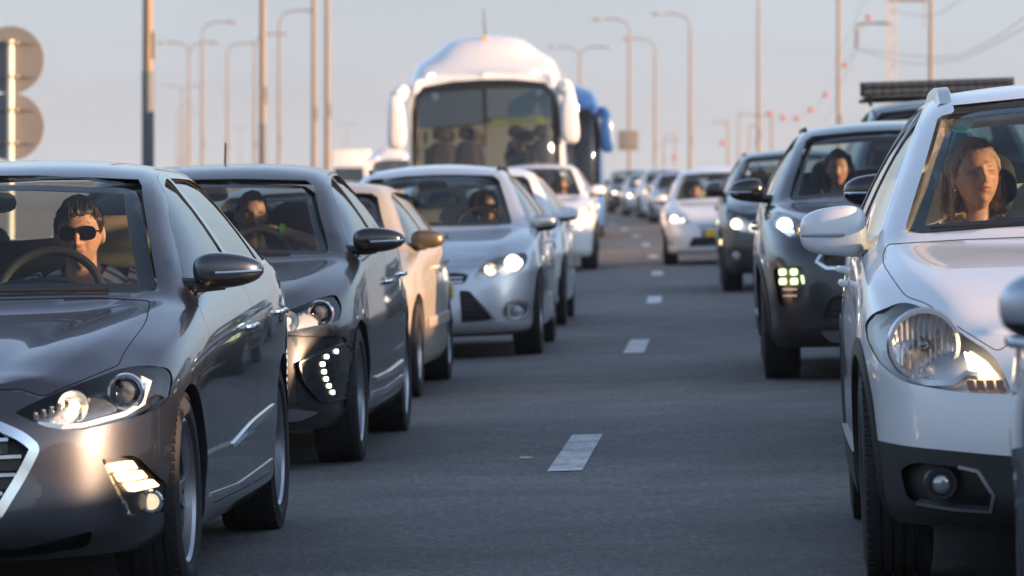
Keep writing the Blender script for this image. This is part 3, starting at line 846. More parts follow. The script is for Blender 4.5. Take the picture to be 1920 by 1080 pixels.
def headlight(c, HL, depth=.05, refl=None, step=.04, units=(), both=True):
    """cover over a carved pocket with its lamps; units: (kind, x, z, radius, material)"""
    h = c.add('headlight', c.sheet(inset(HL, -.002), 'F', step, off=.001), LENS, smooth=60)
    c.add('reflector', c.sheet(inset(HL, .004), 'F', step, off=-depth), refl or LAMPDARK, h)
    for u in units:
        k, x, z, r = u[:4]; m = u[4] if len(u) > 4 else None
        q = at(c, x, z, min(depth*.62, .03))
        if k == 'proj':
            c.add('projector_ring', ring_bm(q, r*1.2), CHROME, h); c.add('projector_lens', lens_bm(q, r), m or PROJ, h)
        elif k == 'bowl':
            c.add('reflector_bowl', bowl_bm(q, r), CHROME, h); c.add('bulb', lens_bm(q+Vector((0, .004, 0)), r*.34, 1), m or BULB, h)
        elif k == 'lamp':
            c.add('lamp_unit', lens_bm(q, r, .5), m or BULB, h)
        elif k == 'bar':
            c.add('light_guide', c.strip(x, 'F', z, .02, -.012, step=.02), r, h)
        elif k == 'block':
            c.add('indicator_block', c.sheet(rnd(x, .006), 'F', .04, off=-z, thick=.02), r, h)
    if both: mirror_obj(h)
    return h
def auto_doors(c, yA, yB, yC, wb, bot=.25, arch=.36, cut=.02):
    def top(y0, y1, n=14):
        out = []
        for y in np.linspace(y0, y1, n):
            z = float(c.zr(y))-.019
            if z > float(c.zs(y))+.03: out.append((float(y), z))
        return out
    d1 = [(yA, float(c.zs(yA))-.06), (yA+.05, .62), (yA+.03, bot), (yB-.06, bot), (yB-.004, bot+.35)]+top(yB-.004, yA+.12)
    d2 = [(yB+.006, bot+.35), (yB-.05, bot), (wb-arch-.07, bot), (wb-arch*.8, .50), (wb-.08, .68), (yC-.10, .76), (yC-.02, float(c.zs(yC))-.02)]+top(yC-.02, yB+.006)
    return rnd(d1, .02, 3), rnd(d2, .02, 3)
def kit(c, P, wb, win, drv=.36, doors=None, splits=(), arch=.35, archz=.32, wheels=None, cab=None, handles=None, hm=None, mirr=None, dash=None, seats=None, lin=None, roofrail=None, archtrim=None, track=.87, archw=.9):
    late = c.cut; c.cut = []
    c.arch(0, arch, z=archz, w=archw); c.arch(wb, arch, z=archz, w=archw)
    c.cabin(*cab)
    windows(c, **win)
    c.cut += late
    sp = list(splits)
    if doors:
        d1, d2 = auto_doors(c, *doors[:3], wb, *(doors[3:] or ()))
        sp = [('door', d1, 'S', .5, 1.3, .003, None), ('door', d2, 'S', .5, 1.3, .003, None)]+sp
    s = c.build_body([P, BLACK, lin or CABINLIN], sp)
    dd = s.get('door')
    if dd is not None and len(dd) < 2: dd = [dd[0], (None, None)]
    glaze(c, dd)
    if handles:
        for k, (hy, hz) in enumerate(handles):
            hb, cb = handle(c, hy, hz)
            par = dd[k] if dd else (None, None)
            o = c.add('handle', hb, hm or P, par[0]); mirror_obj(o, par[1])
            o = c.add('handle_cup', cb, GLOSSBLACK, par[0]); mirror_obj(o, par[1])
    wk = dict(r=.318, wdt=.215, rim=.222, spokes=5, style='twin'); wk.update(wheels or {})
    for x in (-track, track):
        for y in (0, wb): wheel(c, x, y, **wk)
    if mirr: mirror(c, **mirr)
    if dash: dashboard(c, *dash[:4], hood_x=drv); steering(c, drv, dash[1]+.16, dash[2]+.0, .185, 22); hang_mirror(c, dash[4], dash[5])
    for q in (seats or []): seat(c, *q[:2], **q[2])
    if archtrim:
        for y in (0, wb):
            b = c.strip([(y+(arch+archtrim*.45)*math.cos(t), archz+(arch+archtrim*.45)*math.sin(t)) for t in np.linspace(-.25, math.pi+.25, 26)], 'S', archtrim, .02, .008); c.add('arch_trim', b, BLACK, both=True)
    if roofrail:
        x0, ya, yb, zz, m = roofrail
        c.add('roof_rail', c.strip([(x0-.04, ya), (x0-.035, (ya+yb)/2), (x0-.04, yb)], 'T', .045, .05, .045, taper=lambda t: .5+.5*min(1, 6*t, 6*(1-t))), m, both=True)
    return dd
def plate_part(c, x, y, z, blank=True):
    """yellow number plate with a blue band at one end"""
    bm = bmesh.new(); add_box(bm, (x, y, z), (.52, .012, .11), bev=.004); o = c.add('number_plate', bm, PLATE)
    bm = bmesh.new(); add_box(bm, (x-.235, y-.007, z), (.045, .004, .10)); c.add('plate_band', bm, PLATEBLUE, o)
    return o
def plate_text(c, par, txt, x, y, z, size=.085):
    cu = bpy.data.curves.new('plate_digits', 'FONT'); cu.body = txt; cu.size = size; cu.align_x = 'CENTER'; cu.align_y = 'CENTER'; cu.extrude = .001
    t = bpy.data.objects.new('plate_digits', cu); COL.objects.link(t); t.parent = par; t.location = (x, y, z); t.rotation_euler = (R(90), 0, 0)
    cu.materials.append(INK)
    return t
def sit(car, o, x, y, z, rz=0.0):
    """stand an object (left top-level) inside a placed car at the car's own coordinates"""
    r = car.root
    M = Matrix.LocRotScale(r.location, r.rotation_euler, None) @ Matrix.Translation((x, y, z)) @ Matrix.Rotation(rz, 4, 'Z')
    o.location = M.to_translation(); o.rotation_mode = 'XYZ'; o.rotation_euler = M.to_euler('XYZ')
    return o
# ------------------------------------------------------------------ ground and road
def sheet_obj(name, rows, m, kind='structure'):
    """rows: list of rows of points -> one quad sheet"""
    bm = bmesh.new(); V = [[bm.verts.new(p) for p in r] for r in rows]
    for i in range(len(V)-1):
        for k in range(len(V[0])-1): bm.faces.new((V[i][k], V[i][k+1], V[i+1][k+1], V[i+1][k]))
    o = bm_obj(name, bm, m, None, 60)
    if kind: o['kind'] = kind
    return o
def asphalt():
    m = bpy.data.materials.new('asphalt'); m.use_nodes = True; nt = m.node_tree; b = nt.nodes['Principled BSDF']
    tc = nt.nodes.new('ShaderNodeTexCoord')
    def noise(sc, det=4, rough=.6):
        n = nt.nodes.new('ShaderNodeTexNoise'); n.inputs['Scale'].default_value = sc; n.inputs['Detail'].default_value = det; n.inputs['Roughness'].default_value = rough
        nt.links.new(tc.outputs['Object'], n.inputs['Vector']); return n
    fine = noise(38, 6, .85); mid = noise(1.2, 6)
    r1 = nt.nodes.new('ShaderNodeValToRGB'); r1.color_ramp.elements[0].position = .33; r1.color_ramp.elements[1].position = .72
    r1.color_ramp.elements[0].color = (.040, .039, .038, 1); r1.color_ramp.elements[1].color = (.27, .262, .252, 1)
    nt.links.new(fine.outputs[0], r1.inputs[0])
    r2 = nt.nodes.new('ShaderNodeValToRGB'); r2.color_ramp.elements[0].position = .3; r2.color_ramp.elements[1].position = .75
    r2.color_ramp.elements[0].color = (.66, .66, .67, 1); r2.color_ramp.elements[1].color = (1.2, 1.17, 1.14, 1)
    nt.links.new(mid.outputs[0], r2.inputs[0])
    mx = nt.nodes.new('ShaderNodeMix'); mx.data_type = 'RGBA'; mx.blend_type = 'MULTIPLY'; mx.inputs[0].default_value = 1
    # wear streaks along the direction of travel
    mp = nt.nodes.new('ShaderNodeMapping'); mp.inputs['Scale'].default_value = (34, 3.4, 1); nt.links.new(tc.outputs['Object'], mp.inputs[0])
    st = nt.nodes.new('ShaderNodeTexNoise'); st.inputs['Scale'].default_value = 1.0; st.inputs['Detail'].default_value = 6; st.inputs['Roughness'].default_value = .75; nt.links.new(mp.outputs[0], st.inputs['Vector'])
    r3 = nt.nodes.new('ShaderNodeValToRGB'); r3.color_ramp.elements[0].position = .36; r3.color_ramp.elements[1].position = .66
    r3.color_ramp.elements[0].color = (.82, .82, .82, 1); r3.color_ramp.elements[1].color = (1.18, 1.18, 1.17, 1); nt.links.new(st.outputs[0], r3.inputs[0])
    mx3 = nt.nodes.new('ShaderNodeMix'); mx3.data_type = 'RGBA'; mx3.blend_type = 'MULTIPLY'; mx3.inputs[0].default_value = 1
    nt.links.new(r1.outputs[0], mx3.inputs[6]); nt.links.new(r3.outputs[0], mx3.inputs[7])
    at_ = nt.nodes.new('ShaderNodeAttribute'); at_.attribute_name = 'lat'
    r4 = nt.nodes.new('ShaderNodeValToRGB'); r4.color_ramp.interpolation = 'EASE'
    ma = nt.nodes.new('ShaderNodeMapRange'); ma.inputs[1].default_value = -7.2; ma.inputs[2].default_value = 7.2; nt.links.new(at_.outputs['Fac'], ma.inputs[0])
    el = r4.color_ramp.elements; el[0].position = 0; el[0].color = (.95, .95, .95, 1); el[1].position = 1; el[1].color = (.95, .95, .95, 1)
    for la, cv in ((-5.4, .80), (-4.6, 1.02), (-3.6, 1.08), (-2.65, .98), (-1.8, .64), (-1.0, .98), (-.35, 1.14), (.35, 1.12), (1.0, .97), (1.8, .62), (2.65, .98), (3.6, 1.08), (4.6, 1.0), (5.4, .8)):
        e_ = el.new((la+7.2)/14.4); e_.color = (cv, cv, cv, 1)
    nt.links.new(ma.outputs[0], r4.inputs[0])
    mx4 = nt.nodes.new('ShaderNodeMix'); mx4.data_type = 'RGBA'; mx4.blend_type = 'MULTIPLY'; mx4.inputs[0].default_value = 1
    nt.links.new(mx3.outputs[2], mx4.inputs[6]); nt.links.new(r4.outputs[0], mx4.inputs[7])
    nt.links.new(mx4.outputs[2], mx.inputs[6]); nt.links.new(r2.outputs[0], mx.inputs[7]); nt.links.new(mx.outputs[2], b.inputs['Base Color'])
    b.inputs['Roughness'].default_value = .78; b.inputs['Specular IOR Level'].default_value = .35
    v = nt.nodes.new('ShaderNodeTexVoronoi'); v.inputs['Scale'].default_value = 95; nt.links.new(tc.outputs['Object'], v.inputs['Vector'])
    bp = nt.nodes.new('ShaderNodeBump'); bp.inputs['Strength'].default_value = .55; bp.inputs['Distance'].default_value = .006
    nt.links.new(v.outputs['Distance'], bp.inputs['Height']); nt.links.new(bp.outputs[0], b.inputs['Normal'])
    return m
ASPHALT = asphalt()
SOIL = mat('dry_soil', (.27, .20, .13), .95, noise=.35, nscale=.35, bump=.4, bscale=3)
def worn_paint():
    m = bpy.data.materials.new('road_paint'); m.use_nodes = True; nt = m.node_tree; b = nt.nodes['Principled BSDF']; b.inputs['Roughness'].default_value = .7
    tc = nt.nodes.new('ShaderNodeTexCoord')
    def nz(sc, v=None):
        n = nt.nodes.new('ShaderNodeTexNoise'); n.inputs['Scale'].default_value = sc; n.inputs['Detail'].default_value = 6; n.inputs['Roughness'].default_value = .7
        nt.links.new(v or tc.outputs['Object'], n.inputs['Vector']); return n
    mp = nt.nodes.new('ShaderNodeMapping'); mp.inputs['Scale'].default_value = (30, 5, 1); nt.links.new(tc.outputs['Object'], mp.inputs[0])
    a = nz(1.0, mp.outputs[0]); r = nt.nodes.new('ShaderNodeValToRGB'); e = r.color_ramp.elements
    e[0].position = .30; e[0].color = (.16, .16, .16, 1); e[1].position = .46; e[1].color = (.62, .61, .59, 1); k = r.color_ramp.elements.new(.7); k.color = (.74, .72, .69, 1)
    nt.links.new(a.outputs[0], r.inputs[0])
    c = nz(2.2); r2 = nt.nodes.new('ShaderNodeValToRGB'); r2.color_ramp.elements[0].position = .38; r2.color_ramp.elements[0].color = (.6, .6, .6, 1); r2.color_ramp.elements[1].position = .55
    nt.links.new(c.outputs[0], r2.inputs[0])
    mx = nt.nodes.new('ShaderNodeMix'); mx.data_type = 'RGBA'; mx.blend_type = 'MULTIPLY'; mx.inputs[0].default_value = 1
    nt.links.new(r.outputs[0], mx.inputs[6]); nt.links.new(r2.outputs[0], mx.inputs[7]); nt.links.new(mx.outputs[2], b.inputs['Base Color'])
    return m
WHITELINE = worn_paint()
LATS = [-11, -8.5, -7.4, -6, -4, -2, 0, 2, 4, 6, 7.4, 8.5, 11]
ys = list(np.arange(-60, 120, 4))+list(np.arange(120, 700, 12))
_road = sheet_obj('road', [[(lane_x(y)+l, y, FALL*max(-8.5, min(8.5, l))) for l in LATS] for y in ys], ASPHALT)
_la = _road.data.attributes.new('lat', 'FLOAT', 'POINT')
_la.data.foreach_set('value', [v.co.x-lane_x(v.co.y) for v in _road.data.vertices])
# verge and open dry land out to the horizon
g = [[(x, y, -.42) for x in (-6000, -1500, -300, -60, 60, 300, 1500, 6000)] for y in (-600, -100, 0, 100, 300, 800, 2500, 9000)]
sheet_obj('ground', g, SOIL)
def dash(y0, y1, lat, wd=.15):
    n = 4; rows = []
    for i in range(n+1):
        y = y0+(y1-y0)*i/n; rows.append([(lane_x(y)+lat-wd/2, y, FALL*(lat-wd/2)+.004), (lane_x(y)+lat+wd/2, y, FALL*(lat+wd/2)+.004)])
    return sheet_obj('lane_dash', rows, WHITELINE)
for k in range(-1, 14):
    dash(21.0+14.3*k, 24.0+14.3*k, 0, .155)
for lat in (-3.6, 3.6):
    for k in range(-1, 14): dash(18+14.3*k, 21+14.3*k, lat)
# ------------------------------------------------------------------ grey sedan, nearest on the left
def mk_paint(name, col, metal=0.0, rough=0.35, coat=1.0, flake=0.0, dirt=0.5):
    return mat(name, col, rough, metal=metal, coat=coat, flake=flake, dirt=dirt)

def hood_crease(G):
    # raised fold running from the screen corner to the inner end of each headlight
    G = G.copy(); X, Y, Z = G[..., 0], G[..., 1], G[..., 2]
    line = .36+.27*np.clip((Y+.72)/1.1, 0, 1)
    k = sstep((Z-.66)/.05)*sstep((.50-Y)/.15)
    G[..., 2] -= .016*k*sstep((line-X)/.045)
    return G
def grey_sedan():
    P = mk_paint('paint_grey', (0.050, 0.057, 0.074), metal=0.9, rough=0.38, dirt=0.15)
    sp = dict(
        outline=[(0, -.875), (.25, -.868), (.48, -.835), (.66, -.745), (.79, -.57), (.855, -.30), (.882, .05), (.892, .8), (.897, 1.6), (.892, 2.4), (.875, 2.9), (.82, 3.35), (.70, 3.6), (.42, 3.69), (0, 3.71)],
        rows=[(.165, .93, .10, .08), (.215, .975, .02, .02), (.30, .985, .0, 0.0), (.42, 1.0, .012, 0.0), (.54, 1.0, .02, 0.0), ([(-.87, .62), (-.3, .68), (.1, .735), (.8, .785), (2.4, .83), (3.7, .85)], [(-.9, 1.0), (0, 1.0), (.6, 1.006), (3.7, 1.006)], .055, 0.0),
              ([(-.87, .69), (-.45, .735), (-.2, .79), (.1, .84), (.5, .895), (1.0, .925), (2.0, .955), (2.8, .985), (3.3, 1.0), (3.7, .96)], .955, .14, .05)],
        rail=[(-.76, .45, .70), (-.4, .59, .80), (0, .66, .865), (.35, .725, .91), (.55, .745, .935), (.7, .73, 1.01), (1.0, .67, 1.17), (1.4, .605, 1.335), (1.7, .585, 1.37), (2.3, .58, 1.365), (2.75, .585, 1.285), (3.1, .61, 1.12), (3.3, .62, 1.05), (3.7, .5, 1.0)],
        center=[(-.74, .69), (-.5, .765), (-.2, .835), (.1, .885), (.32, .92), (.42, .955), (.85, 1.20), (1.15, 1.335), (1.4, 1.395), (1.9, 1.422), (2.3, 1.41), (2.8, 1.31), (3.1, 1.17), (3.3, 1.09), (3.6, 1.07), (3.72, 1.03)],
        bow=[(-.9, 0), (-.35, .03), (.3, .14), (.6, .2), (1.45, .16), (2.0, .0), (2.6, -.12), (3.1, -.15), (3.5, -.05), (3.8, 0)],
        smooth=1, crown=2.8, bumpf=hood_crease)
    c = Car('grey_sedan', sp)
    HL = rnd([(.435, .623, .01), (.512, .660, .05), (.715, .735, .03), (.778, .742, .03), (.845, .726, .02), (.858, .69, .03), (.852, .634, .03), (.828, .602, .03), (.77, .585, .03), (.634, .56, .05), (.577, .562, .03), (.518, .581, .05)], .02)
    c.carve(HL, 'F', out=.05, inn=.12, step=.04)
    GR = rnd([(-.03, .66, 0), (.25, .655, .03), (.465, .556, .04), (.509, .515, .02), (.467, .431, .06), (.375, .285, .05), (.25, .235, .03), (-.03, .225, 0)], .03)
    c.carve(GR, 'F', out=.05, inn=.07, step=.05)
    FG = rnd([(.688, .466, .005), (.768, .472, .02), (.79, .455, .03), (.858, .338, .03), (.863, .31, .02), (.836, .275, .02), (.751, .283, .02), (.742, .32, .02)], .01)
    c.carve(FG, 'F', out=.06, inn=.06, step=.03)
    LOW = rnd([(-.03, .205, 0), (.45, .205, .02), (.66, .25, .02), (.64, .20, .02), (.45, .178, .02), (-.03, .178, 0)], .01)
    c.carve(LOW, 'F', out=.05, inn=.05, step=.05)
    d1 = rnd([(.50, .86), (.56, .62), (.53, .24), (1.66, .235), (1.73, .6), (1.72, 1.0), (1.735, 1.375), (1.45, 1.34), (1.1, 1.195), (.72, .985)], .03)
    d2 = rnd([(1.745, 1.0), (1.755, .6), (1.69, .235), (2.27, .24), (2.40, .45), (2.62, .64), (2.78, .72), (2.92, 1.0), (2.86, 1.21), (2.6, 1.315), (2.2, 1.36), (1.76, 1.375)], .03)
    hood = rnd([(-.03, .69), (.44, .690, .02), (.515, .664, .02), (.712, .745, .01), (.712, .775, .02), (.738, .868, .03), (.702, .928, .02), (.5, .945), (-.03, .95)], .02)
    kit(c, P, 2.70, dict(ya=.60, yb=1.72, yc=2.55, yd=2.9, head=1.4, yrw=2.7, scr=[(0, .965), (.35, .962), (.64, .952), (.705, .957), (.702, .985), (.64, 1.15), (.575, 1.312), (.555, 1.336), (.2, 1.362), (0, 1.367)],
            rear=[(0, 1.13), (.45, 1.11), (.50, 1.14), (.42, 1.31), (.2, 1.345), (0, 1.35)], frit=.06, zt=.032),
        cab=(.62, 3.0), arch=.345, handles=((1.52, .80), (2.55, .825)), hm=CHROME, wheels=dict(r=.318, wdt=.22, rim=.232, spokes=5), track=.868,
        mirr=dict(x=.81, y=.72, z=1.015, d=(.118, .075, .064), m=P, mbase=BLACK, arm=.12, tip=.42, under=GLOSSBLACK, sweep=.03, ind=CHROME),
        dash=(.70, 1.05, .925, .56, 1.30, 1.27), drv=.24,
        seats=[(-.36, 2.05, dict(z=.55, m=SEATBLK, top=1.0)), (.33, 1.93, dict(z=.52, m=SEATTAN, top=.98)), (-.34, 2.86, dict(z=.58, top=.96)), (.34, 2.86, dict(z=.58, top=.96))],
        splits=[('door', d1, 'S', .5, 1.3, .003, None), ('door', d2, 'S', .5, 1.3, .003, None), ('hood', hood, 'F', -1.6, .55, .003, None)])
    b = c.sheet(rnd([(1.695, .98), (1.775, .98), (1.775, 1.325), (1.695, 1.325)], .004), 'S', .05, off=.003, thick=.012); c.add('pillar_trim', b, GLOSSBLACK, both=True)
    b = c.strip([(.46, .275), (1.2, .262), (2.28, .285)], 'S', .012, .008, .005); c.add('sill_trim', b, SATIN, both=True)
    b = c.strip([(.95, .41), (1.5, .45), (2.25, .49)], 'S', .030, .009, .008, taper=lambda t: .25+.75*math.sin(math.pi*min(1, t*.9+.1))); c.add('door_trim', b, CHROME, both=True)
    b = c.strip([(.66, .945), (1.2, .965), (2.0, .985), (2.8, 1.015)], 'S', .012, .008, .006); c.add('belt_trim', b, CHROME, both=True)
    # headlights
    h = c.add('headlight', c.sheet(inset(HL, -.002), 'F', .04, off=.001), LENS, smooth=60)
    c.add('reflector', c.sheet(inset(HL, .004), 'F', .03, off=-.06), LAMPDARK, h)
    GUIDE = mat('led_guide', (.85, .87, .9), .15, emit=(1, .93, .82), estr=.08)
    c.add('light_guide', c.strip([(.51, .592), (.58, .577), (.64, .577), (.76, .602), (.806, .63), (.812, .70), (.785, .715)], 'F', .015, .02, -.012, step=.02), GUIDE, h)
    q = at(c, .745, .665, .055); c.add('projector_ring', ring_bm(q, .056), CHROME, h); c.add('projector_lens', lens_bm(q, .044, .7), PROJ, h)
    q = at(c, .60, .632, .06); c.add('reflector_bowl', bowl_bm(q, .048), CHROME, h)
    c.add('bulb', lens_bm(q, .02, 1, 12), mat('bulb_dim', (1, .9, .8), .2, emit=(1, .75, .45), estr=1.6), h)
    b = c.sheet(rnd([(.47, .617), (.54, .655), (.66, .70), (.655, .675), (.62, .60), (.55, .588)], .01), 'F', .03, off=-.055, thick=.006); c.add('bezel', b, LAMPBRIGHT, h)
    for k in range(5):
        bm = bmesh.new(); a = at(c, .495+.022*k, .609+.008*k, .045); add_box(bm, a, (.016, .02, .024), bev=.004)
        c.add('indicator_block', bm, mat('indicator_reflector', (.8, .6, .48), .15, metal=.9), h)
    mirror_obj(h)
    # grille
    GF = mir([(x, z) for x, z in GR if x > 0])
    g = c.add('grille', c.sheet(inset(GF, .01), 'F', .06, off=-.062), BLACK)
    c.add('grille_surround', c.strip(inset(GF, .008), 'F', .035, .02, .012, closed=True, step=.03), CHROME, g)
    SLATD = mat('slat_dark', (.05, .04, .035), .35)
    for z, w_ in ((.60, .31), (.545, .42), (.49, .46), (.435, .44), (.38, .40), (.325, .36)):
        c.add('slat', c.strip([(-w_, z), (w_, z)], 'F', .012, .03, -.012, step=.05), SATIN, g)
        c.add('slat', c.strip([(-w_, z-.026), (w_, z-.026)], 'F', .036, .012, -.035, step=.05), SLATD, g)
    # fog lamps
    f = c.add('fog_lamp', c.sheet(inset(FG, .003), 'F', .03, off=-.045), GLOSSBLACK)
    for k in range(3):
        x0 = .728+.022*k; z0 = .450-.034*k
        c.add('led_block', c.sheet(rnd([(x0-.012, z0), (x0+.050, z0+.004), (x0+.064, z0-.024), (x0+.002, z0-.028)], .006), 'F', .03, off=-.014, thick=.02), BULBW, f)
    q = at(c, .806, .317, .03); c.add('fog_ring', ring_bm(q, .034, dep=.022), CHROME, f)
    c.add('fog_lens', lens_bm(q, .026), mat('fog_glass', (.3, .3, .36), .05, coat=1, emit=(1, .8, .5), estr=.3), f)
    mirror_obj(f)
    b = c.strip([(.55, .462), (.61, .467), (.695, .470)], 'F', .009, .004, .001, taper=lambda t: .2+.8*t); c.add('bumper_crease', b, GAP, both=True)
    b = c.strip([(.02, .222), (.4, .238), (.6, .262), (.75, .30)], 'F', .007, .004, .001); c.add('bumper_gap', b, GAP, both=True)
    b = c.sheet(rnd([(.16, 1.326), (.23, 1.326), (.23, 1.342), (.16, 1.342)], .005), 'F', .03, off=-.014, thick=.004); c.add('sensor_patch', b, mat('sticker_pale', (.6, .65, .6), .5))
    wiper(c, [(.55, .968), (.1, .974)])
    b = c.strip([(.50, 1.50), (.49, 1.9), (.485, 2.35)], 'T', .014, .006, .001); c.add('roof_gap', b, BLACK, both=True)
    plate_part(c, 0, -.90, .40)
    place(c, -1.895, 15.4, .060, 'dark grey sedan with lit amber lamp block, nearest on the left', 'car', 'cars in the left queue')
    return c
# ------------------------------------------------------------------ generic bodies
def scale_spec(sp, sx=1, sy=1, sz=1):
    f = lambda v, a, b: [(p[0]*a, p[1]*b) for p in v] if isinstance(v, (list, tuple)) else v*b
    o = dict(sp)
    o['outline'] = [(x*sx, y*sy) for x, y in sp['outline']]
    o['rows'] = [(f(r[0], sy, sz), f(r[1], sy, 1), r[2], r[3]) for r in sp['rows']]
    o['rail'] = [(y*sy, w_*sx, z*sz) for y, w_, z in sp['rail']]
    o['center'] = [(y*sy, z*sz) for y, z in sp['center']]
    o['bow'] = [(y*sy, b*sy) for y, b in sp['bow']]
    return o
BOW = [(-.9, 0), (-.35, .03), (.3, .14), (.6, .2), (1.45, .16), (2.0, .0), (2.6, -.10), (3.1, -.12), (3.4, -.05), (3.8, 0)]
SPEC_SEDAN = dict(
    outline=[(0, -.87), (.3, -.86), (.52, -.80), (.68, -.70), (.79, -.50), (.845, -.25), (.87, .1), (.88, .8), (.885, 1.6), (.88, 2.4), (.86, 2.9), (.80, 3.35), (.68, 3.58), (.42, 3.67), (0, 3.69)],
    rows=[(.18, .93, .08, .08), (.24, .975, .01, .02), (.34, .985, .0, 0.0), (.45, 1.0, .005, 0.0), (.56, 1.0, .02, 0.0), (.66, 1.0, .05, 0.0),
          ([(-.87, .71), (-.45, .76), (-.2, .80), (.1, .85), (.5, .90), (1.0, .925), (2.0, .945), (2.8, .965), (3.3, .98), (3.7, .94)], .955, .12, .05)],
    rail=[(-.76, .45, .72), (-.4, .59, .82), (0, .66, .88), (.35, .69, .92), (.55, .70, .94), (.7, .68, 1.01), (1.0, .62, 1.16), (1.4, .56, 1.33), (1.7, .545, 1.365), (2.3, .545, 1.36), (2.7, .56, 1.28), (3.0, .59, 1.12), (3.2, .62, 1.03), (3.7, .5, .98)],
    center=[(-.75, .72), (-.5, .79), (-.2, .85), (.1, .90), (.32, .93), (.42, .96), (.85, 1.20), (1.15, 1.335), (1.4, 1.395), (1.9, 1.42), (2.3, 1.41), (2.75, 1.31), (3.0, 1.17), (3.2, 1.06), (3.55, 1.03), (3.70, .98)],
    bow=BOW, smooth=2)
SPEC_HATCH = dict(
    outline=[(0, -.88), (.3, -.87), (.54, -.80), (.70, -.68), (.80, -.47), (.855, -.2), (.88, .1), (.895, .8), (.90, 1.6), (.895, 2.4), (.87, 2.9), (.80, 3.22), (.66, 3.38), (.4, 3.43), (0, 3.44)],
    rows=[(.17, .93, .08, .08), (.23, .98, .01, .02), (.34, .985, .0, 0.0), (.45, 1.0, .01, 0.0), (.57, 1.0, .03, 0.0), (.68, 1.0, .07, 0.0),
          ([(-.87, .72), (-.45, .785), (-.2, .83), (.1, .88), (.5, .925), (1.0, .95), (2.0, .99), (2.8, 1.03), (3.2, 1.04), (3.45, 1.0)], .955, .15, .05)],
    rail=[(-.74, .45, .73), (-.4, .59, .84), (0, .66, .90), (.35, .70, .94), (.5, .71, .955), (.65, .69, 1.01), (1.0, .63, 1.19), (1.4, .56, 1.37), (1.7, .545, 1.41), (2.3, .545, 1.40), (2.75, .55, 1.36), (3.05, .575, 1.27), (3.25, .60, 1.1), (3.4, .6, 1.01)],
    center=[(-.73, .73), (-.5, .80), (-.2, .865), (.1, .915), (.3, .95), (.4, .98), (.85, 1.24), (1.15, 1.37), (1.4, 1.435), (1.9, 1.465), (2.3, 1.46), (2.75, 1.43), (3.05, 1.35), (3.25, 1.16), (3.36, 1.06), (3.46, 1.01)],
    bow=BOW, smooth=2)
SPEC_SUV = dict(
    outline=[(0, -.87), (.3, -.86), (.56, -.81), (.73, -.70), (.83, -.49), (.885, -.2), (.905, .1), (.915, 1), (.92, 2), (.91, 2.7), (.86, 3.2), (.72, 3.46), (.4, 3.53), (0, 3.54)],
    rows=[(.21, .95, .09, .08), (.28, .985, .02, .02), (.40, .99, .0, 0.0), (.52, 1.0, .0, 0.0), (.66, 1.0, .01, 0.0), (.80, 1.0, .04, 0.0),
          ([(-.87, .88), (-.45, .95), (-.2, .99), (.1, 1.02), (.5, 1.05), (1.0, 1.07), (2.0, 1.10), (3, 1.13), (3.54, 1.09)], .95, .11, .06)],
    rail=[(-.76, .45, .89), (-.4, .62, .98), (0, .70, 1.04), (.4, .74, 1.08), (.6, .735, 1.10), (.8, .71, 1.19), (1.1, .65, 1.36), (1.5, .585, 1.53), (1.8, .575, 1.57), (2.6, .58, 1.56), (3.05, .60, 1.49), (3.3, .66, 1.25), (3.48, .68, 1.12)],
    center=[(-.76, .89), (-.5, .97), (-.2, 1.03), (.1, 1.07), (.35, 1.09), (.45, 1.12), (.9, 1.38), (1.2, 1.51), (1.5, 1.59), (2, 1.62), (2.6, 1.615), (3.05, 1.55), (3.3, 1.30), (3.45, 1.14), (3.55, 1.10)],
    bow=BOW, smooth=2)
def std_win(c, cow=.05, head=.02, ya=.58, yb=1.72, yc=2.6, yd=None, frit=.045, rear=True, **k):
    """windscreen and rear-screen outlines read off the pillar line"""
    yy = [y for y, w_, z in c.sp['rail']]
    y0 = c.sp['cowl']; y1 = c.sp['header']
    side = [(float(c.wr(y))-.05, float(c.zr(y))) for y in np.linspace(y0, y1, 7)]
    z0 = side[0][1]+cow-.02; side = [p for p in side if p[1] > z0+.02]
    zt = side[-1][1]-head
    scr = [(0, z0+.012), (.35, z0+.006), (side[0][0]-.05, z0-.004), (side[0][0]+.0, z0)]+[p for p in side if p[1] < zt]+[(side[-1][0]-.03, zt+.008), (.2, zt+.026), (0, zt+.03)]
    ra, rb = c.sp['rearwin']
    rs = [(float(c.wr(y))-.07, float(c.zr(y))) for y in np.linspace(rb, ra, 5)]
    rw = [(0, rs[0][1]+.05), (rs[0][0]-.05, rs[0][1]+.04)]+rs[1:-1]+[(rs[-1][0]-.05, rs[-1][1]-.03), (0, rs[-1][1]-.01)]
    d = dict(ya=ya, yb=yb, yc=yc, yd=yd, head=0, yrw=0, scr=scr, rear=rw if rear else None, frit=frit, zt=.035); d.update(k); return d
def std_seats(m=SEATBLK, z=.55, top=1.0, y=2.0, rear=2.8):
    return [(-.36, y, dict(z=z, m=m, top=top)), (.36, y, dict(z=z, m=m, top=top)), (-.34, rear, dict(z=z+.03, m=m, top=top-.04)), (.34, rear, dict(z=z+.03, m=m, top=top-.04))]
def slats(c, g, rows, m, view='F', wd=.014, off=-.02, th=.02):
    for z, x0, x1 in rows: c.add('slat', c.strip([(x0, z), (x1, z)], view, wd, th, off, step=.05), m, g)
def pos(pts): return [(x, z) for x, z in pts if x > 0]

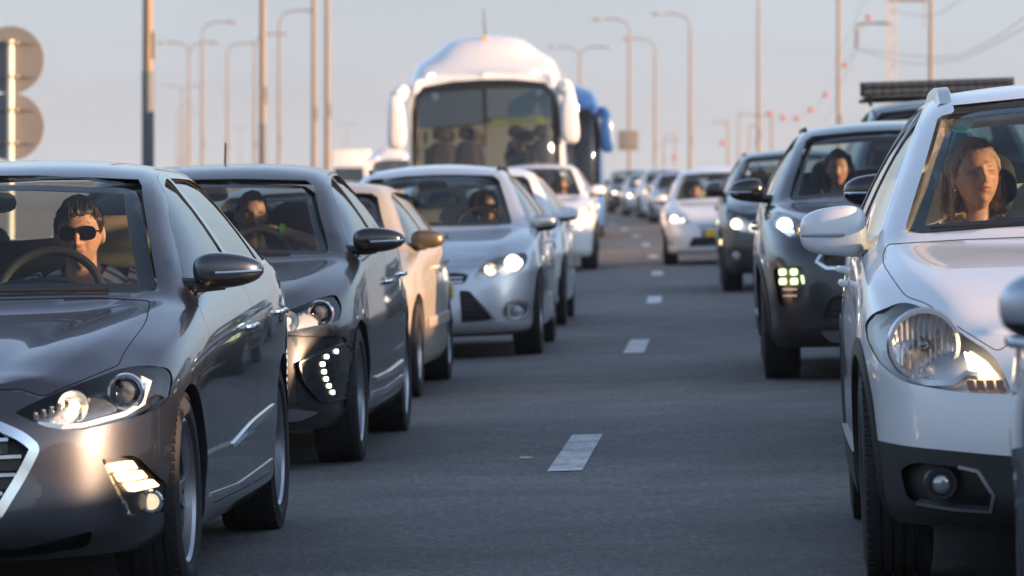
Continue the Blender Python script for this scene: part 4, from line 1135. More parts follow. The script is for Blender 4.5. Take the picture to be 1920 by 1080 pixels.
def dark_sedan():
    P = mk_paint('paint_dark', (0.008, 0.010, 0.013), metal=0.3, rough=0.35, coat=.7, dirt=0.08)
    sp = scale_spec(SPEC_SEDAN, 1.015, 1.0, 1.01); sp['cowl'] = .52; sp['header'] = 1.42; sp['rearwin'] = (2.6, 3.1)
    sp['crown'] = 2.8
    sp['rail'] = [(y, w_+.03*(y > .5), z) if y < 1.8 else (y, w_-.0, z+.02 if y < 2.9 else z+.06) for y, w_, z in sp['rail']]
    c = Car('dark_sedan', sp)
    HL = rnd([(.50, .655, .02), (.575, .722, .03), (.735, .785, .03), (.79, .795, .03), (.82, .735, .03), (.812, .672, .02), (.70, .655, .03), (.60, .636, .03)], .02)
    c.carve(HL, inn=.11)
    FACE = rnd([(-.03, .66, 0), (.48, .655, .02), (.60, .625, .02), (.835, .60, .02), (.862, .40, .03), (.848, .275, .03), (.60, .23, .03), (-.03, .22, 0)], .02)
    c.carve(FACE, out=.05, inn=.022, step=.05)
    kit(c, P, 2.70, std_win(c, yd=2.9, yc=2.55), doors=(.50, 1.73, 2.86), cab=(.62, 3.0), arch=.345, handles=((1.52, .81), (2.52, .83)), hm=CHROME, wheels=dict(r=.318, spokes=5, rim=.228), track=.872,
        mirr=dict(x=.79, y=.70, z=1.03, d=(.125, .075, .064), m=GLOSSBLACK, mbase=BLACK, arm=.11, tip=.40, under=GLOSSBLACK, sweep=.03, ind=CHROME),
        dash=(.70, 1.05, .925, .56, 1.28, 1.28), seats=std_seats(), drv=.25)
    h = headlight(c, HL, depth=.032, units=[('bowl', .60, .685, .05, mat('bulb_dim2', (1, .9, .8), .2, emit=(1, .8, .5), estr=.3)), ('proj', .735, .715, .046)], refl=LAMPBRIGHT)
    FF = mir(pos(FACE))
    g = c.add('grille', c.sheet(inset(FF, .004), 'F', .07, off=-.018), GLOSSBLACK)
    slats(c, g, [(z, -.55, .55) for z in (.59, .54, .49, .44, .39, .34, .29)], BLACK, off=-.004, wd=.02)
    DR = rnd([(.645, .50, .02), (.84, .572, .02), (.853, .54, .02), (.845, .31, .02), (.735, .30, .03), (.66, .41, .03)], .02)
    d = c.add('running_light', c.sheet(DR, 'F', .04, off=.004, thick=.012), mat('drl_pod', (.02, .022, .024), .25, coat=.5))
    c.add('pod_rim', c.strip(inset(DR, .004), 'F', .007, .010, .008, closed=True), mat('pod_rim_dark', (.09, .095, .10), .3, metal=.8), d)
    for x, z in ((.80, .535), (.763, .515), (.747, .482), (.752, .447), (.758, .413), (.768, .38), (.78, .348)):
        q = at(c, x, z, -.012); bm = bmesh.new(); add_box(bm, q, (.024, .014, .019), bev=.005); c.add('led', bm, LEDW, d)
    for k in range(7): c.add('pod_fin', c.strip([(.755+.006*k, .525-.033*k), (.838, .535-.035*k)], 'F', .005, .005, .005), MATS['pod_rim_dark'], d)
    mirror_obj(d)
    c.add('bumper_lip', c.sheet(rnd([(.25, .285), (.62, .285), (.72, .265), (.64, .235), (.25, .23)], .02), 'F', .06, off=.012, thick=.02), SATIN, both=True)
    c.add('sill_trim', c.strip([(.46, .29), (1.2, .28), (2.28, .30)], 'S', .03, .012, .008), SATIN, both=True)
    c.add('door_trim', c.strip([(.6, .36), (1.3, .355), (2.22, .37)], 'S', .05, .014, .012, taper=lambda t: .35+.65*t), CHROME, both=True)
    c.add('pillar_trim', c.sheet(rnd([(1.70, .97), (1.78, .97), (1.78, 1.34), (1.70, 1.34)], .004), 'S', .05, off=.003, thick=.012), GLOSSBLACK, both=True)
    c.add('hood_gap', c.strip([(.50, .668), (.59, .738), (.735, .80), (.745, .86), (.715, .925)], 'F', .006, .003, .001), GAP, both=True)
    c.add('roof_gap', c.strip([(.46, 1.52), (.455, 1.9), (.455, 2.35)], 'T', .014, .006, .001), BLACK, both=True)
    c.add('belt_trim', c.strip([(.66, .955), (1.2, .967), (2.0, .985), (2.8, 1.005)], 'S', .012, .008, .006), CHROME, both=True)
    wiper(c, [(.5, .985), (.1, .99)])
    bm = bmesh.new(); add_tube(bm, [(.0, 2.2, 1.42), (-.005, 2.30, 1.545)], [.006, .005], 6); c.add('antenna', bm, BLACK)
    plate_part(c, 0, -.90, .45)
    place(c, -1.565, 22.46, .056, 'near-black sedan with a column of lit white lamps, second on the left', 'car', 'cars in the left queue')
    return c

def beige_sedan():
    P = mk_paint('paint_champagne', (0.42, 0.375, 0.31), metal=0.35, rough=0.48, coat=.5, dirt=.9)
    sp = scale_spec(SPEC_SEDAN, .955, .93, .95); sp['cowl'] = .50; sp['header'] = 1.33; sp['rearwin'] = (2.42, 2.9)
    c = Car('beige_sedan', sp)
    HL = rnd([(.40, .63), (.74, .68), (.76, .60), (.42, .54)], .03); c.carve(HL, inn=.10)
    GR = rnd([(-.03, .64, 0), (.36, .64), (.34, .56), (-.03, .55, 0)], .02); c.carve(GR, inn=.05)
    kit(c, P, 2.48, std_win(c, yb=1.58, yc=2.42, ya=.56), doors=(.46, 1.58, 2.66), cab=(.58, 2.8), arch=.335, archz=.30, handles=((1.42, .77), (2.36, .79)), hm=P, wheels=dict(r=.295, wdt=.19, rim=.19, spokes=7, style='plain'), track=.825, archw=.85,
        mirr=dict(x=.735, y=.66, z=.955, d=(.105, .065, .062), m=mat('mirror_bronze', (.10, .075, .045), .35, metal=.4, coat=.4), mbase=BLACK, arm=.09, tip=.25, sweep=.02),
        dash=(.66, 1.0, .875, .52, 1.2, 1.21), seats=std_seats(y=1.9, rear=2.6, top=.96, z=.5))
    headlight(c, HL, units=[('bowl', .58, .61, .055, BULB)], refl=LAMPBRIGHT)
    g = c.add('grille', c.sheet(inset(mir(pos(GR)), .004), 'F', .06, off=-.04), BLACK); slats(c, g, [(z, -.34, .34) for z in (.58, .61)], CHROME)
    c.add('side_moulding', c.strip([(.42, .44), (1.5, .435), (2.12, .44)], 'S', .07, .02, .016), mat('moulding', (.40, .34, .28), .5), both=True)
    p, n, d = c.proj((.36, .60), 'S'); bm = blob_bm(tuple(p), (.012, .03, .016), 2.4, 12, 8); c.add('side_indicator', bm, AMBER, both=True)
    c.add('sill_gap', c.strip([(.42, .27), (2.1, .27)], 'S', .008, .003, .001), GAP, both=True)
    plate_part(c, 0, -.83, .42)
    place(c, -1.375, 29.2, .060, 'dusty beige old sedan with side mouldings and bronze door mirror', 'car', 'cars in the left queue')
    return c

def silver_wagon():
    P = mk_paint('paint_silver', (0.56, 0.58, 0.61), metal=0.75, rough=0.38, dirt=.2)
    sp = scale_spec(SPEC_HATCH, 1.0, 1.0, 1.0); sp['cowl'] = .48; sp['header'] = 1.42; sp['rearwin'] = (2.95, 3.25)
    c = Car('silver_estate_car', sp)
    HL = rnd([(.405, .612, .03), (.47, .69, .05), (.606, .75, .05), (.775, .775, .03), (.80, .72, .04), (.768, .66, .04), (.68, .605, .05), (.45, .578, .03)], .03); c.carve(HL, inn=.11)
    UG = rnd([(-.03, .655, 0), (.30, .645), (.375, .63), (.345, .565), (-.03, .555, 0)], .02); c.carve(UG, inn=.06)
    MG = rnd([(-.03, .50, 0), (.20, .50), (.26, .27), (-.03, .265, 0)], .02); c.carve(MG, inn=.06)
    TG = rnd([(.30, .515, .02), (.375, .508, .02), (.555, .292, .03), (.51, .270, .02), (.31, .262, .02)], .02); c.carve(TG, inn=.06)
    FG = rnd([(.703+.082*math.cos(t), .345+.06*math.sin(t)) for t in np.linspace(0, 2*math.pi, 16, endpoint=False)], 0); c.carve(FG, inn=.05)
    LOW = ('bumper_lip', rnd([(-.03, .19, 0), (.6, .19), (.95, .20), (.95, .08), (-.03, .08, 0)], .01), 'F', -1.6, -.3, .002, [BLACK, BLACK, BLACK])
    kit(c, P, 2.65, std_win(c, yb=1.70, yc=2.55, yd=3.0), doors=(.50, 1.70, 2.62), cab=(.60, 3.1), arch=.345, handles=((1.5, .83), (2.42, .86)), hm=P, track=.872, wheels=dict(spokes=5, style='wide', rim=.215),
        mirr=dict(x=.79, y=.68, z=.985, d=(.10, .075, .068), m=mat('mirror_silver', (.55, .52, .48), .3, metal=.8, coat=.8), mbase=BLACK, arm=.09, tip=.2, sweep=.02, under=BLACK),
        dash=(.68, 1.02, .94, .56, 1.28, 1.30), seats=std_seats(top=1.02), roofrail=(.535, 1.55, 3.05, 1.475, BLACK), splits=[LOW])
    headlight(c, HL, units=[('bowl', .69, .70, .06, BULB), ('lamp', .72, .70, .04, BULB), ('bowl', .53, .66, .045, mat('bulb_dim', (1, .9, .8), .2, emit=(1, .75, .45), estr=1.2))], refl=LAMPBRIGHT)
    g = c.add('grille', c.sheet(inset(mir(pos(MG)), .004), 'F', .06, off=-.045), BLACK); slats(c, g, [(z, -.25, .25) for z in (.30, .34, .38, .42, .46)], BLACK)
    g = c.add('upper_grille', c.sheet(inset(mir(pos(UG)), .004), 'F', .06, off=-.045), BLACK); slats(c, g, [(z, -.33, .33) for z in (.585, .615)], SATIN)
    g = c.add('side_grille', c.sheet(inset(TG, .004), 'F', .05, off=-.045), BLACK)
    for k in range(6): c.add('slat', c.strip([(.31, .478-.038*k), (.37+.024*k, .478-.038*k)], 'F', .014, .02, -.012, step=.04), BLACK, g)
    mirror_obj(g)
    f = c.add('fog_lamp', c.sheet(inset(FG, .004), 'F', .04, off=-.035), BLACK); q = at(c, .70, .345, .02)
    c.add('fog_ring', c.strip(inset(FG, -.012), 'F', .022, .012, .006, closed=True), CHROME, f); c.add('fog_lens', lens_bm(q, .042), mat('fog_clear', (.35, .36, .38), .1, coat=1), f)
    mirror_obj(f)
    c.add('grille_frame', c.strip(inset(TG, -.006), 'F', .014, .012, .006, closed=True), P, both=True)
    bm = bmesh.new(); add_sphere(bm, at(c, .17, .90, -.006), .016, 12, 8); c.add('washer_jet', bm, BLACK)
    wiper(c, [(.55, .985), (.0, .995)])
    c.add('hood_gap', c.strip([(.39, .655), (.46, .70), (.60, .76), (.70, .80), (.72, .88), (.70, .94)], 'F', .006, .003, .001), GAP, both=True)
    plate_part(c, 0, -.90, .52)
    place(c, -.635, 36.0, .045, 'silver estate car with blazing headlight and black roof rails', 'car', 'cars in the left queue')
    return c

def white_hatch(name, x, y, h, label, scale=(1, 1, 1), P=None, group='cars in the left queue', lit=BULB, seats=True, fog=True, badge=None):
    P = P or mk_paint('paint_white', (0.78, 0.78, 0.78), rough=.35, dirt=.12)
    sp = scale_spec(SPEC_HATCH, *scale); sp['cowl'] = .48*scale[1]; sp['header'] = 1.42*scale[1]; sp['rearwin'] = (2.95*scale[1], 3.25*scale[1]); sp['ns'] = 110
    c = Car(name, sp)
    kx, ky, kz = scale
    HL = rnd([(.42*kx, .63*kz), (.60*kx, .755*kz), (.78*kx, .78*kz), (.81*kx, .70*kz), (.70*kx, .61*kz)], .03); c.carve(HL, inn=.10)
    GR = rnd([(-.03, .60*kz, 0), (.34*kx, .60*kz), (.30*kx, .53*kz), (-.03, .525*kz, 0)], .02); c.carve(GR, inn=.05)
    LG = rnd([(-.03, .42*kz, 0), (.42*kx, .42*kz), (.5*kx, .27*kz), (-.03, .26*kz, 0)], .02); c.carve(LG, inn=.05)
    FG = rnd([(.62*kx, .42*kz), (.84*kx, .44*kz), (.85*kx, .27*kz), (.66*kx, .25*kz)], .02)
    if fog: c.carve(FG, inn=.04)
    kit(c, P, 2.6*ky, std_win(c, yb=1.70*ky, yc=2.55*ky, yd=3.0*ky, ya=.58*ky), doors=(.50*ky, 1.70*ky, 2.6*ky), cab=(.62*ky, 3.1*ky), arch=.345*kz, handles=((1.5*ky, .84*kz), (2.42*ky, .87*kz)), hm=P, track=.87*kx, archw=.9*kx, wheels=dict(spokes=5, style='wide', r=.315),
        mirr=dict(x=.79*kx, y=.68*ky, z=1.0*kz, d=(.10, .075, .07), m=P, mbase=BLACK, arm=.09, tip=.2, sweep=.02, under=BLACK), dash=(.68*ky, 1.02*ky, .94*kz, .54, 1.28*ky, 1.30*kz), seats=std_seats(top=1.02*kz, y=2.0*ky, rear=2.75*ky))
    headlight(c, HL, units=[('bowl', .69*kx, .70*kz, .055, lit), ('lamp', .69*kx, .70*kz, .034, lit), ('bowl', .57*kx, .68*kz, .04, LEDW)], refl=LAMPBRIGHT)
    g = c.add('grille', c.sheet(inset(mir(pos(GR)), .004), 'F', .06, off=-.035), BLACK); slats(c, g, [(z*kz, -.31*kx, .31*kx) for z in (.55, .575)], CHROME)
    g = c.add('lower_grille', c.sheet(inset(mir(pos(LG)), .004), 'F', .06, off=-.035), BLACK); slats(c, g, [(z*kz, -.44*kx, .44*kx) for z in (.30, .34, .38)], BLACK)
    if fog:
        f = c.add('fog_lamp', c.sheet(inset(FG, .004), 'F', .05, off=-.03), BLACK)
        q = at(c, .75*kx, .345*kz, .012); c.add('fog_lens', lens_bm(q, .04), mat('fog_clear', (.35, .36, .38), .1, coat=1), f); mirror_obj(f)
    c.add('hood_gap', c.strip([(.42*kx, .66*kz), (.58*kx, .78*kz), (.70*kx, .82*kz), (.72*kx, .90*kz), (.70*kx, .945*kz)], 'F', .006, .003, .001), GAP, both=True)
    place(c, x, y, h, label, 'car', group)
    return c

def suv(name, x, y, h, label, P, scale=(1, 1, 1), group=None, clad=True, HL=None, units=(), rail=None, refl=None, mirr=None, fogf=None, cat='car', wheels=None, ns=130, extra=None, low=.40, grille=None, lin=None, seats=None):
    sp = scale_spec(SPEC_SUV, *scale); kx, ky, kz = scale; sp['cowl'] = .55*ky; sp['header'] = 1.55*ky; sp['rearwin'] = (3.0*ky, 3.3*ky); sp['ns'] = ns
    c = Car(name, sp)
    HL = HL or rnd([(.46*kx, .80*kz), (.60*kx, .88*kz), (.80*kx, .96*kz), (.84*kx, .90*kz), (.78*kx, .80*kz), (.55*kx, .74*kz)], .03); c.carve(HL, inn=.10)
    GR = grille or rnd([(-.03, .86*kz, 0), (.42*kx, .84*kz), (.38*kx, .68*kz), (-.03, .66*kz, 0)], .03); c.carve(GR, inn=.05)
    LG = rnd([(-.03, .52*kz, 0), (.46*kx, .52*kz), (.52*kx, .38*kz), (-.03, .36*kz, 0)], .03); c.carve(LG, inn=.05)
    if fogf: c.carve(fogf, inn=.045)
    spl = []
    if clad:
        spl.append(('bumper_cladding', [(-.03, low*kz), (.6*kx, low*kz), (1.1, (low+.02)*kz), (1.1, .05), (-.03, .05)], 'F', -1.7, -.30, .002, [BLACK, BLACK, BLACK]))
    kit(c, P, 2.67*ky, std_win(c, yb=1.80*ky, yc=2.70*ky, yd=3.1*ky, ya=.68*ky), doors=(.52*ky, 1.80*ky, 2.72*ky), cab=(.70*ky, 3.2*ky), arch=.38*kz, archz=.35*kz, handles=((1.6*ky, .93*kz), (2.55*ky, .96*kz)), hm=P, track=.885*kx, archw=.92*kx,
        wheels=wheels or dict(spokes=5, style='wide', r=.345, rim=.24, wdt=.23),
        mirr=mirr or dict(x=.82*kx, y=.80*ky, z=1.17*kz, d=(.11, .08, .085), m=P, mbase=BLACK, arm=.10, tip=.2, sweep=.02, under=BLACK), dash=(.78*ky, 1.12*ky, 1.06*kz, .58, 1.4*ky, 1.45*kz), seats=seats or std_seats(top=1.14*kz, z=.66*kz, y=2.1*ky, rear=2.85*ky), roofrail=rail, archtrim=.06 if clad else None, splits=spl, lin=lin)
    headlight(c, HL, units=units or [('bowl', .70*kx, .86*kz, .05, BULB), ('lamp', .70*kx, .86*kz, .04, BULB)], refl=refl or LAMPBRIGHT)
    g = c.add('grille', c.sheet(inset(mir(pos(GR)), .004), 'F', .06, off=-.035), BLACK)
    zz = [z for x_, z in pos(GR)]; slats(c, g, [(z, -.36*kx, .36*kx) for z in np.linspace(min(zz)+.04, max(zz)-.04, 4)], SATIN)
    g = c.add('lower_grille', c.sheet(inset(mir(pos(LG)), .004), 'F', .06, off=-.035), BLACK); slats(c, g, [(z*kz, -.46*kx, .46*kx) for z in (.41, .45, .49)], BLACK)
    if clad: c.add('sill_cladding', c.strip([(.40, .32*kz), (2.25*ky, .32*kz)], 'S', .14, .03, .012), BLACK, both=True)
    c.add('hood_gap', c.strip([(.44*kx, .86*kz), (.60*kx, .91*kz), (.74*kx, .97*kz), (.76*kx, 1.04*kz), (.74*kx, 1.09*kz)], 'F', .006, .003, .001), GAP, both=True)
    if extra: extra(c)
    place(c, x, y, h, label, cat, group)
    return c

def white_crossover():
    P = mk_paint('paint_white_near', (0.74, 0.75, 0.76), rough=.3, dirt=.10)
    sp = dict(
        outline=[(0, -.84), (.3, -.83), (.55, -.785), (.70, -.69), (.79, -.50), (.84, -.24), (.866, .08), (.877, 1), (.88, 2), (.87, 2.7), (.83, 3.15), (.72, 3.38), (.4, 3.45), (0, 3.46)],
        rows=[(.20, .95, .08, .08), (.26, .985, .01, .02), (.36, .995, .0, 0.0), (.455, 1.0, -.005, 0.0), (.58, 1.0, .005, 0.0), ([(-.84, .67), (0, .72), (3.4, .78)], 1.0, .035, 0.0),
              ([(-.84, .75), (-.5, .80), (-.3, .855), (-.1, .90), (.1, .93), (.5, .965), (1.0, .99), (2.0, 1.03), (3, 1.06), (3.46, 1.02)], .955, .12, .05)],
        rail=[(-.72, .45, .765), (-.45, .58, .87), (-.2, .65, .93), (0, .69, .965), (.4, .73, 1.02), (.6, .735, 1.05), (.8, .705, 1.14), (1.1, .64, 1.31), (1.5, .575, 1.49), (1.8, .56, 1.53), (2.6, .565, 1.52), (3.0, .585, 1.45), (3.25, .64, 1.2), (3.4, .66, 1.08)],
        center=[(-.725, .755), (-.5, .85), (-.2, .93), (.1, .985), (.35, 1.02), (.45, 1.05), (.9, 1.32), (1.2, 1.46), (1.5, 1.545), (2, 1.575), (2.6, 1.565), (3.0, 1.51), (3.25, 1.25), (3.4, 1.1), (3.47, 1.05)],
        bow=BOW, smooth=2, cowl=.60, header=1.52, rearwin=(2.95, 3.25))
    c = Car('white_crossover', sp)
    HL = rnd([(.838, .80, .02), (.812, .835, .03), (.72, .872, .05), (.65, .848, .05), (.56, .778, .05), (.457, .707, .05), (.418, .597, .02), (.57, .605, .05), (.739, .635, .06), (.805, .689, .04), (.832, .744, .04)], .02); c.carve(HL, inn=.12)
    GR = rnd([(-.03, .70, 0), (.36, .69), (.38, .60), (-.03, .59, 0)], .02); c.carve(GR, inn=.06)
    FG = rnd([(.755, .37, .03), (.715, .397, .03), (.525, .378, .04), (.474, .30, .03), (.489, .247, .02), (.735, .277, .03)], .02)
    LG = rnd([(-.03, .40, 0), (.40, .39), (.40, .26), (-.03, .25, 0)], .02); c.carve(LG, inn=.06)
    CLAD = [(-.03, .410), (.41, .412), (.645, .437), (.83, .452), (1.1, .462), (1.1, .05), (-.03, .05)]
    c.carve(FG, inn=.06, step=.03)
    hood = rnd([(-.03, .762), (.40, .752, .02), (.455, .72, .02), (.56, .79), (.65, .862), (.712, .883, .02), (.742, .93, .02), (.772, .985, .03), (.745, 1.038, .02), (.5, 1.045), (-.03, 1.05)], .02)
    kit(c, P, 2.60, dict(ya=.68, yb=1.78, yc=2.58, yd=3.0, head=0, yrw=0, scr=[(0, 1.085), (.35, 1.078), (.62, 1.066), (.682, 1.07), (.675, 1.10), (.60, 1.29), (.53, 1.475), (.505, 1.492), (.2, 1.512), (0, 1.517)],
            rear=[(0, 1.22), (.45, 1.2), (.48, 1.3), (.45, 1.42), (0, 1.45)], frit=.055, zt=.035), doors=(.48, 1.78, 2.66), cab=(.70, 3.15), arch=.365, archz=.335, handles=((1.55, .89), (2.48, .92)), hm=P, track=.86, archw=.88,
        wheels=dict(spokes=5, style='wide', r=.325, rim=.22, wdt=.21),
        mirr=dict(x=.80, y=.90, z=1.078, d=(.112, .085, .086), e=3.5, m=P, mbase=P, arm=.07, tip=.24, sweep=.03, ind=mat('mirror_slot', (.35, .37, .40), .3, coat=.5)),
        dash=(.78, 1.12, 1.035, .58, 1.42, 1.42), seats=std_seats(top=1.10, z=.62, y=2.1, rear=2.8), archtrim=.06,
        lin=mat('cabin_lining_pale', (.30, .29, .27), .85),
        splits=[('bumper_cladding', CLAD, 'F', -1.7, -.27, .002, [mat('cladding', (.018, .019, .021), .55, bump=.1, bscale=300)]*3), ('hood', hood, 'F', -1.6, .60, .003, None)])
    # headlight: round ribbed reflector, lit inner lamp, amber lower blocks
    h = c.add('headlight', c.sheet(inset(HL, -.002), 'F', .04, off=.001), LENS, smooth=60)
    c.add('reflector', c.sheet(inset(HL, .004), 'F', .035, off=-.062), mat('lamp_grey_chrome', (.60, .64, .70), .3, metal=.4), h)
    q = at(c, .668, .745, .022)
    c.add('bezel_ring', ring_bm(q, .108, .012, .03, 36), SATIN, h)
    c.add('reflector_bowl', bowl_bm(q+Vector((0, .006, 0)), .10, .024, 36), mat('ribbed_reflector', (.80, .81, .86), .22, metal=.35, bump=.9, bscale=45), h)
    for k in range(11):
        xx = -.085+.017*k; hh = math.sqrt(max(.0005, .092**2-xx**2)); bm = bmesh.new(); add_tube(bm, [q+Vector((xx, .004, -hh)), q+Vector((xx, .014, 0)), q+Vector((xx, .004, hh))], .0042, 6); c.add('rib', bm, mat('rib_chrome', (.85, .86, .92), .1, metal=.6), h)
    c.add('bulb_holder', lens_bm(q+Vector((0, -.0, .0)), .022, 1.2, 14), mat('bulb_cap', (.18, .2, .22), .2, metal=.8), h)
    c.add('indicator', c.sheet(rnd([(.545, .755), (.49, .715), (.455, .66), (.54, .665)], .015), 'F', .03, off=-.034, thick=.012), BULBW, h)
    c.add('indicator_bowl', c.sheet(rnd([(.56, .745), (.50, .712), (.475, .675), (.545, .675)], .01), 'F', .03, off=-.026, thick=.006), mat('lamp_hot', (1, .9, .7), .3, emit=(1.0, .8, .5), estr=2.4), h)
    for k in range(4):
        c.add('amber_block', c.sheet(rnd([(.56-.03*k, .652), (.537-.03*k, .652), (.535-.03*k, .62), (.558-.03*k, .62)], .004), 'F', .03, off=-.03, thick=.02), mat('amber_dim', (.35, .13, .05), .2, coat=.8), h)
    c.add('chrome_fold', c.strip([(.81, .72), (.77, .665), (.68, .640), (.60, .64), (.555, .675), (.52, .668)], 'F', .02, .02, -.02), SATIN, h)
    c.add('chrome_fold', c.strip([(.815, .80), (.78, .835), (.73, .855), (.66, .835)], 'F', .02, .02, -.025), SATIN, h)
    mirror_obj(h)
    f = c.add('fog_lamp', c.sheet(inset(FG, .004), 'F', .04, off=-.045), BLACK)
    q = at(c, .637, .334, .02); c.add('fog_ring', ring_bm(q, .048, .012, .03), BLACK, f); c.add('fog_lens', lens_bm(q, .037, .6), mat('fog_clear2', (.42, .42, .42), .08, metal=.6, coat=1), f)
    c.add('fog_trim', c.strip([(.58, .386), (.525, .372), (.482, .30), (.493, .256), (.60, .264), (.70, .277)], 'F', .012, .022, .016, step=.02), SATIN, f)
    mirror_obj(f)
    g = c.add('grille', c.sheet(inset(mir(pos(GR)), .004), 'F', .06, off=-.045), BLACK); slats(c, g, [(z, -.36, .36) for z in (.63, .66)], CHROME)
    g = c.add('lower_grille', c.sheet(inset(mir(pos(LG)), .004), 'F', .06, off=-.045), BLACK); slats(c, g, [(z, -.38, .38) for z in (.29, .33, .37)], BLACK)
    c.add('tow_cover_gap', c.strip(rnd([(.535, .535), (.44, .53), (.40, .46), (.50, .462)], .012), 'F', .003, .002, .0008, closed=True, step=.02), mat('grey_gap', (.2, .2, .22), .8), both=True)
    c.add('sill_cladding', c.strip([(.40, .31), (2.2, .31)], 'S', .14, .03, .012), BLACK, both=True)
    # flat silver roof rails
    bm = bmesh.new(); prev = None
    for k in range(24):
        y_ = 1.47+1.55*k/23; p_ = c.proj((.505, y_), 'T')[0]; e = min(1, k/2.5, (23-k)/2.5)
        ring = [bm.verts.new((p_.x+dx, p_.y-.03*(dz > 0)*(k == 0), p_.z+dz*(.35+.65*e))) for dx, dz in ((-.028, -.02), (-.030, .025), (-.020, .052), (.020, .050), (.032, .018), (.030, -.03))]
        if prev:
            for i in range(6): bm.faces.new((prev[i], prev[(i+1) % 6], ring[(i+1) % 6], ring[i]))
        else: bm.faces.new(ring)
        prev = ring
    bm.faces.new(prev[::-1]); c.add('roof_rail', bm, SATIN, both=True)
    b = c.sheet(rnd([(-.47+.033*math.cos(t), 1.425+.014*math.sin(t)) for t in np.linspace(0, 2*math.pi, 14, endpoint=False)], 0), 'F', .03, off=-.014, thick=.003); st = c.add('windscreen_sticker', b, mat('sticker_green', (.01, .30, .16), .5))
    for k in range(4):
        bm = c.sheet(rnd([(-.490+.011*k, 1.420), (-.487+.011*k, 1.420), (-.487+.011*k, 1.430-.003*(k%2)), (-.490+.011*k, 1.430-.003*(k%2))], .001), 'F', .03, off=-.0125, thick=.002); c.add('sticker_mark', bm, INK, st)
    c.add('scratch', c.strip([(-.80, .565), (-.785, .563)], 'F', .006, .003, .001), GAP)
    wiper(c, [(-.60, 1.083), (-.1, 1.098)]); wiper(c, [(-.30, 1.09), (.3, 1.10)])
    plate_part(c, 0, -.87, .52)
    place(c, 1.97, 14.9, .055, 'white crossover with black lower bumper and silver roof rails, nearest on the right', 'car', 'cars in the right queue')
    return c
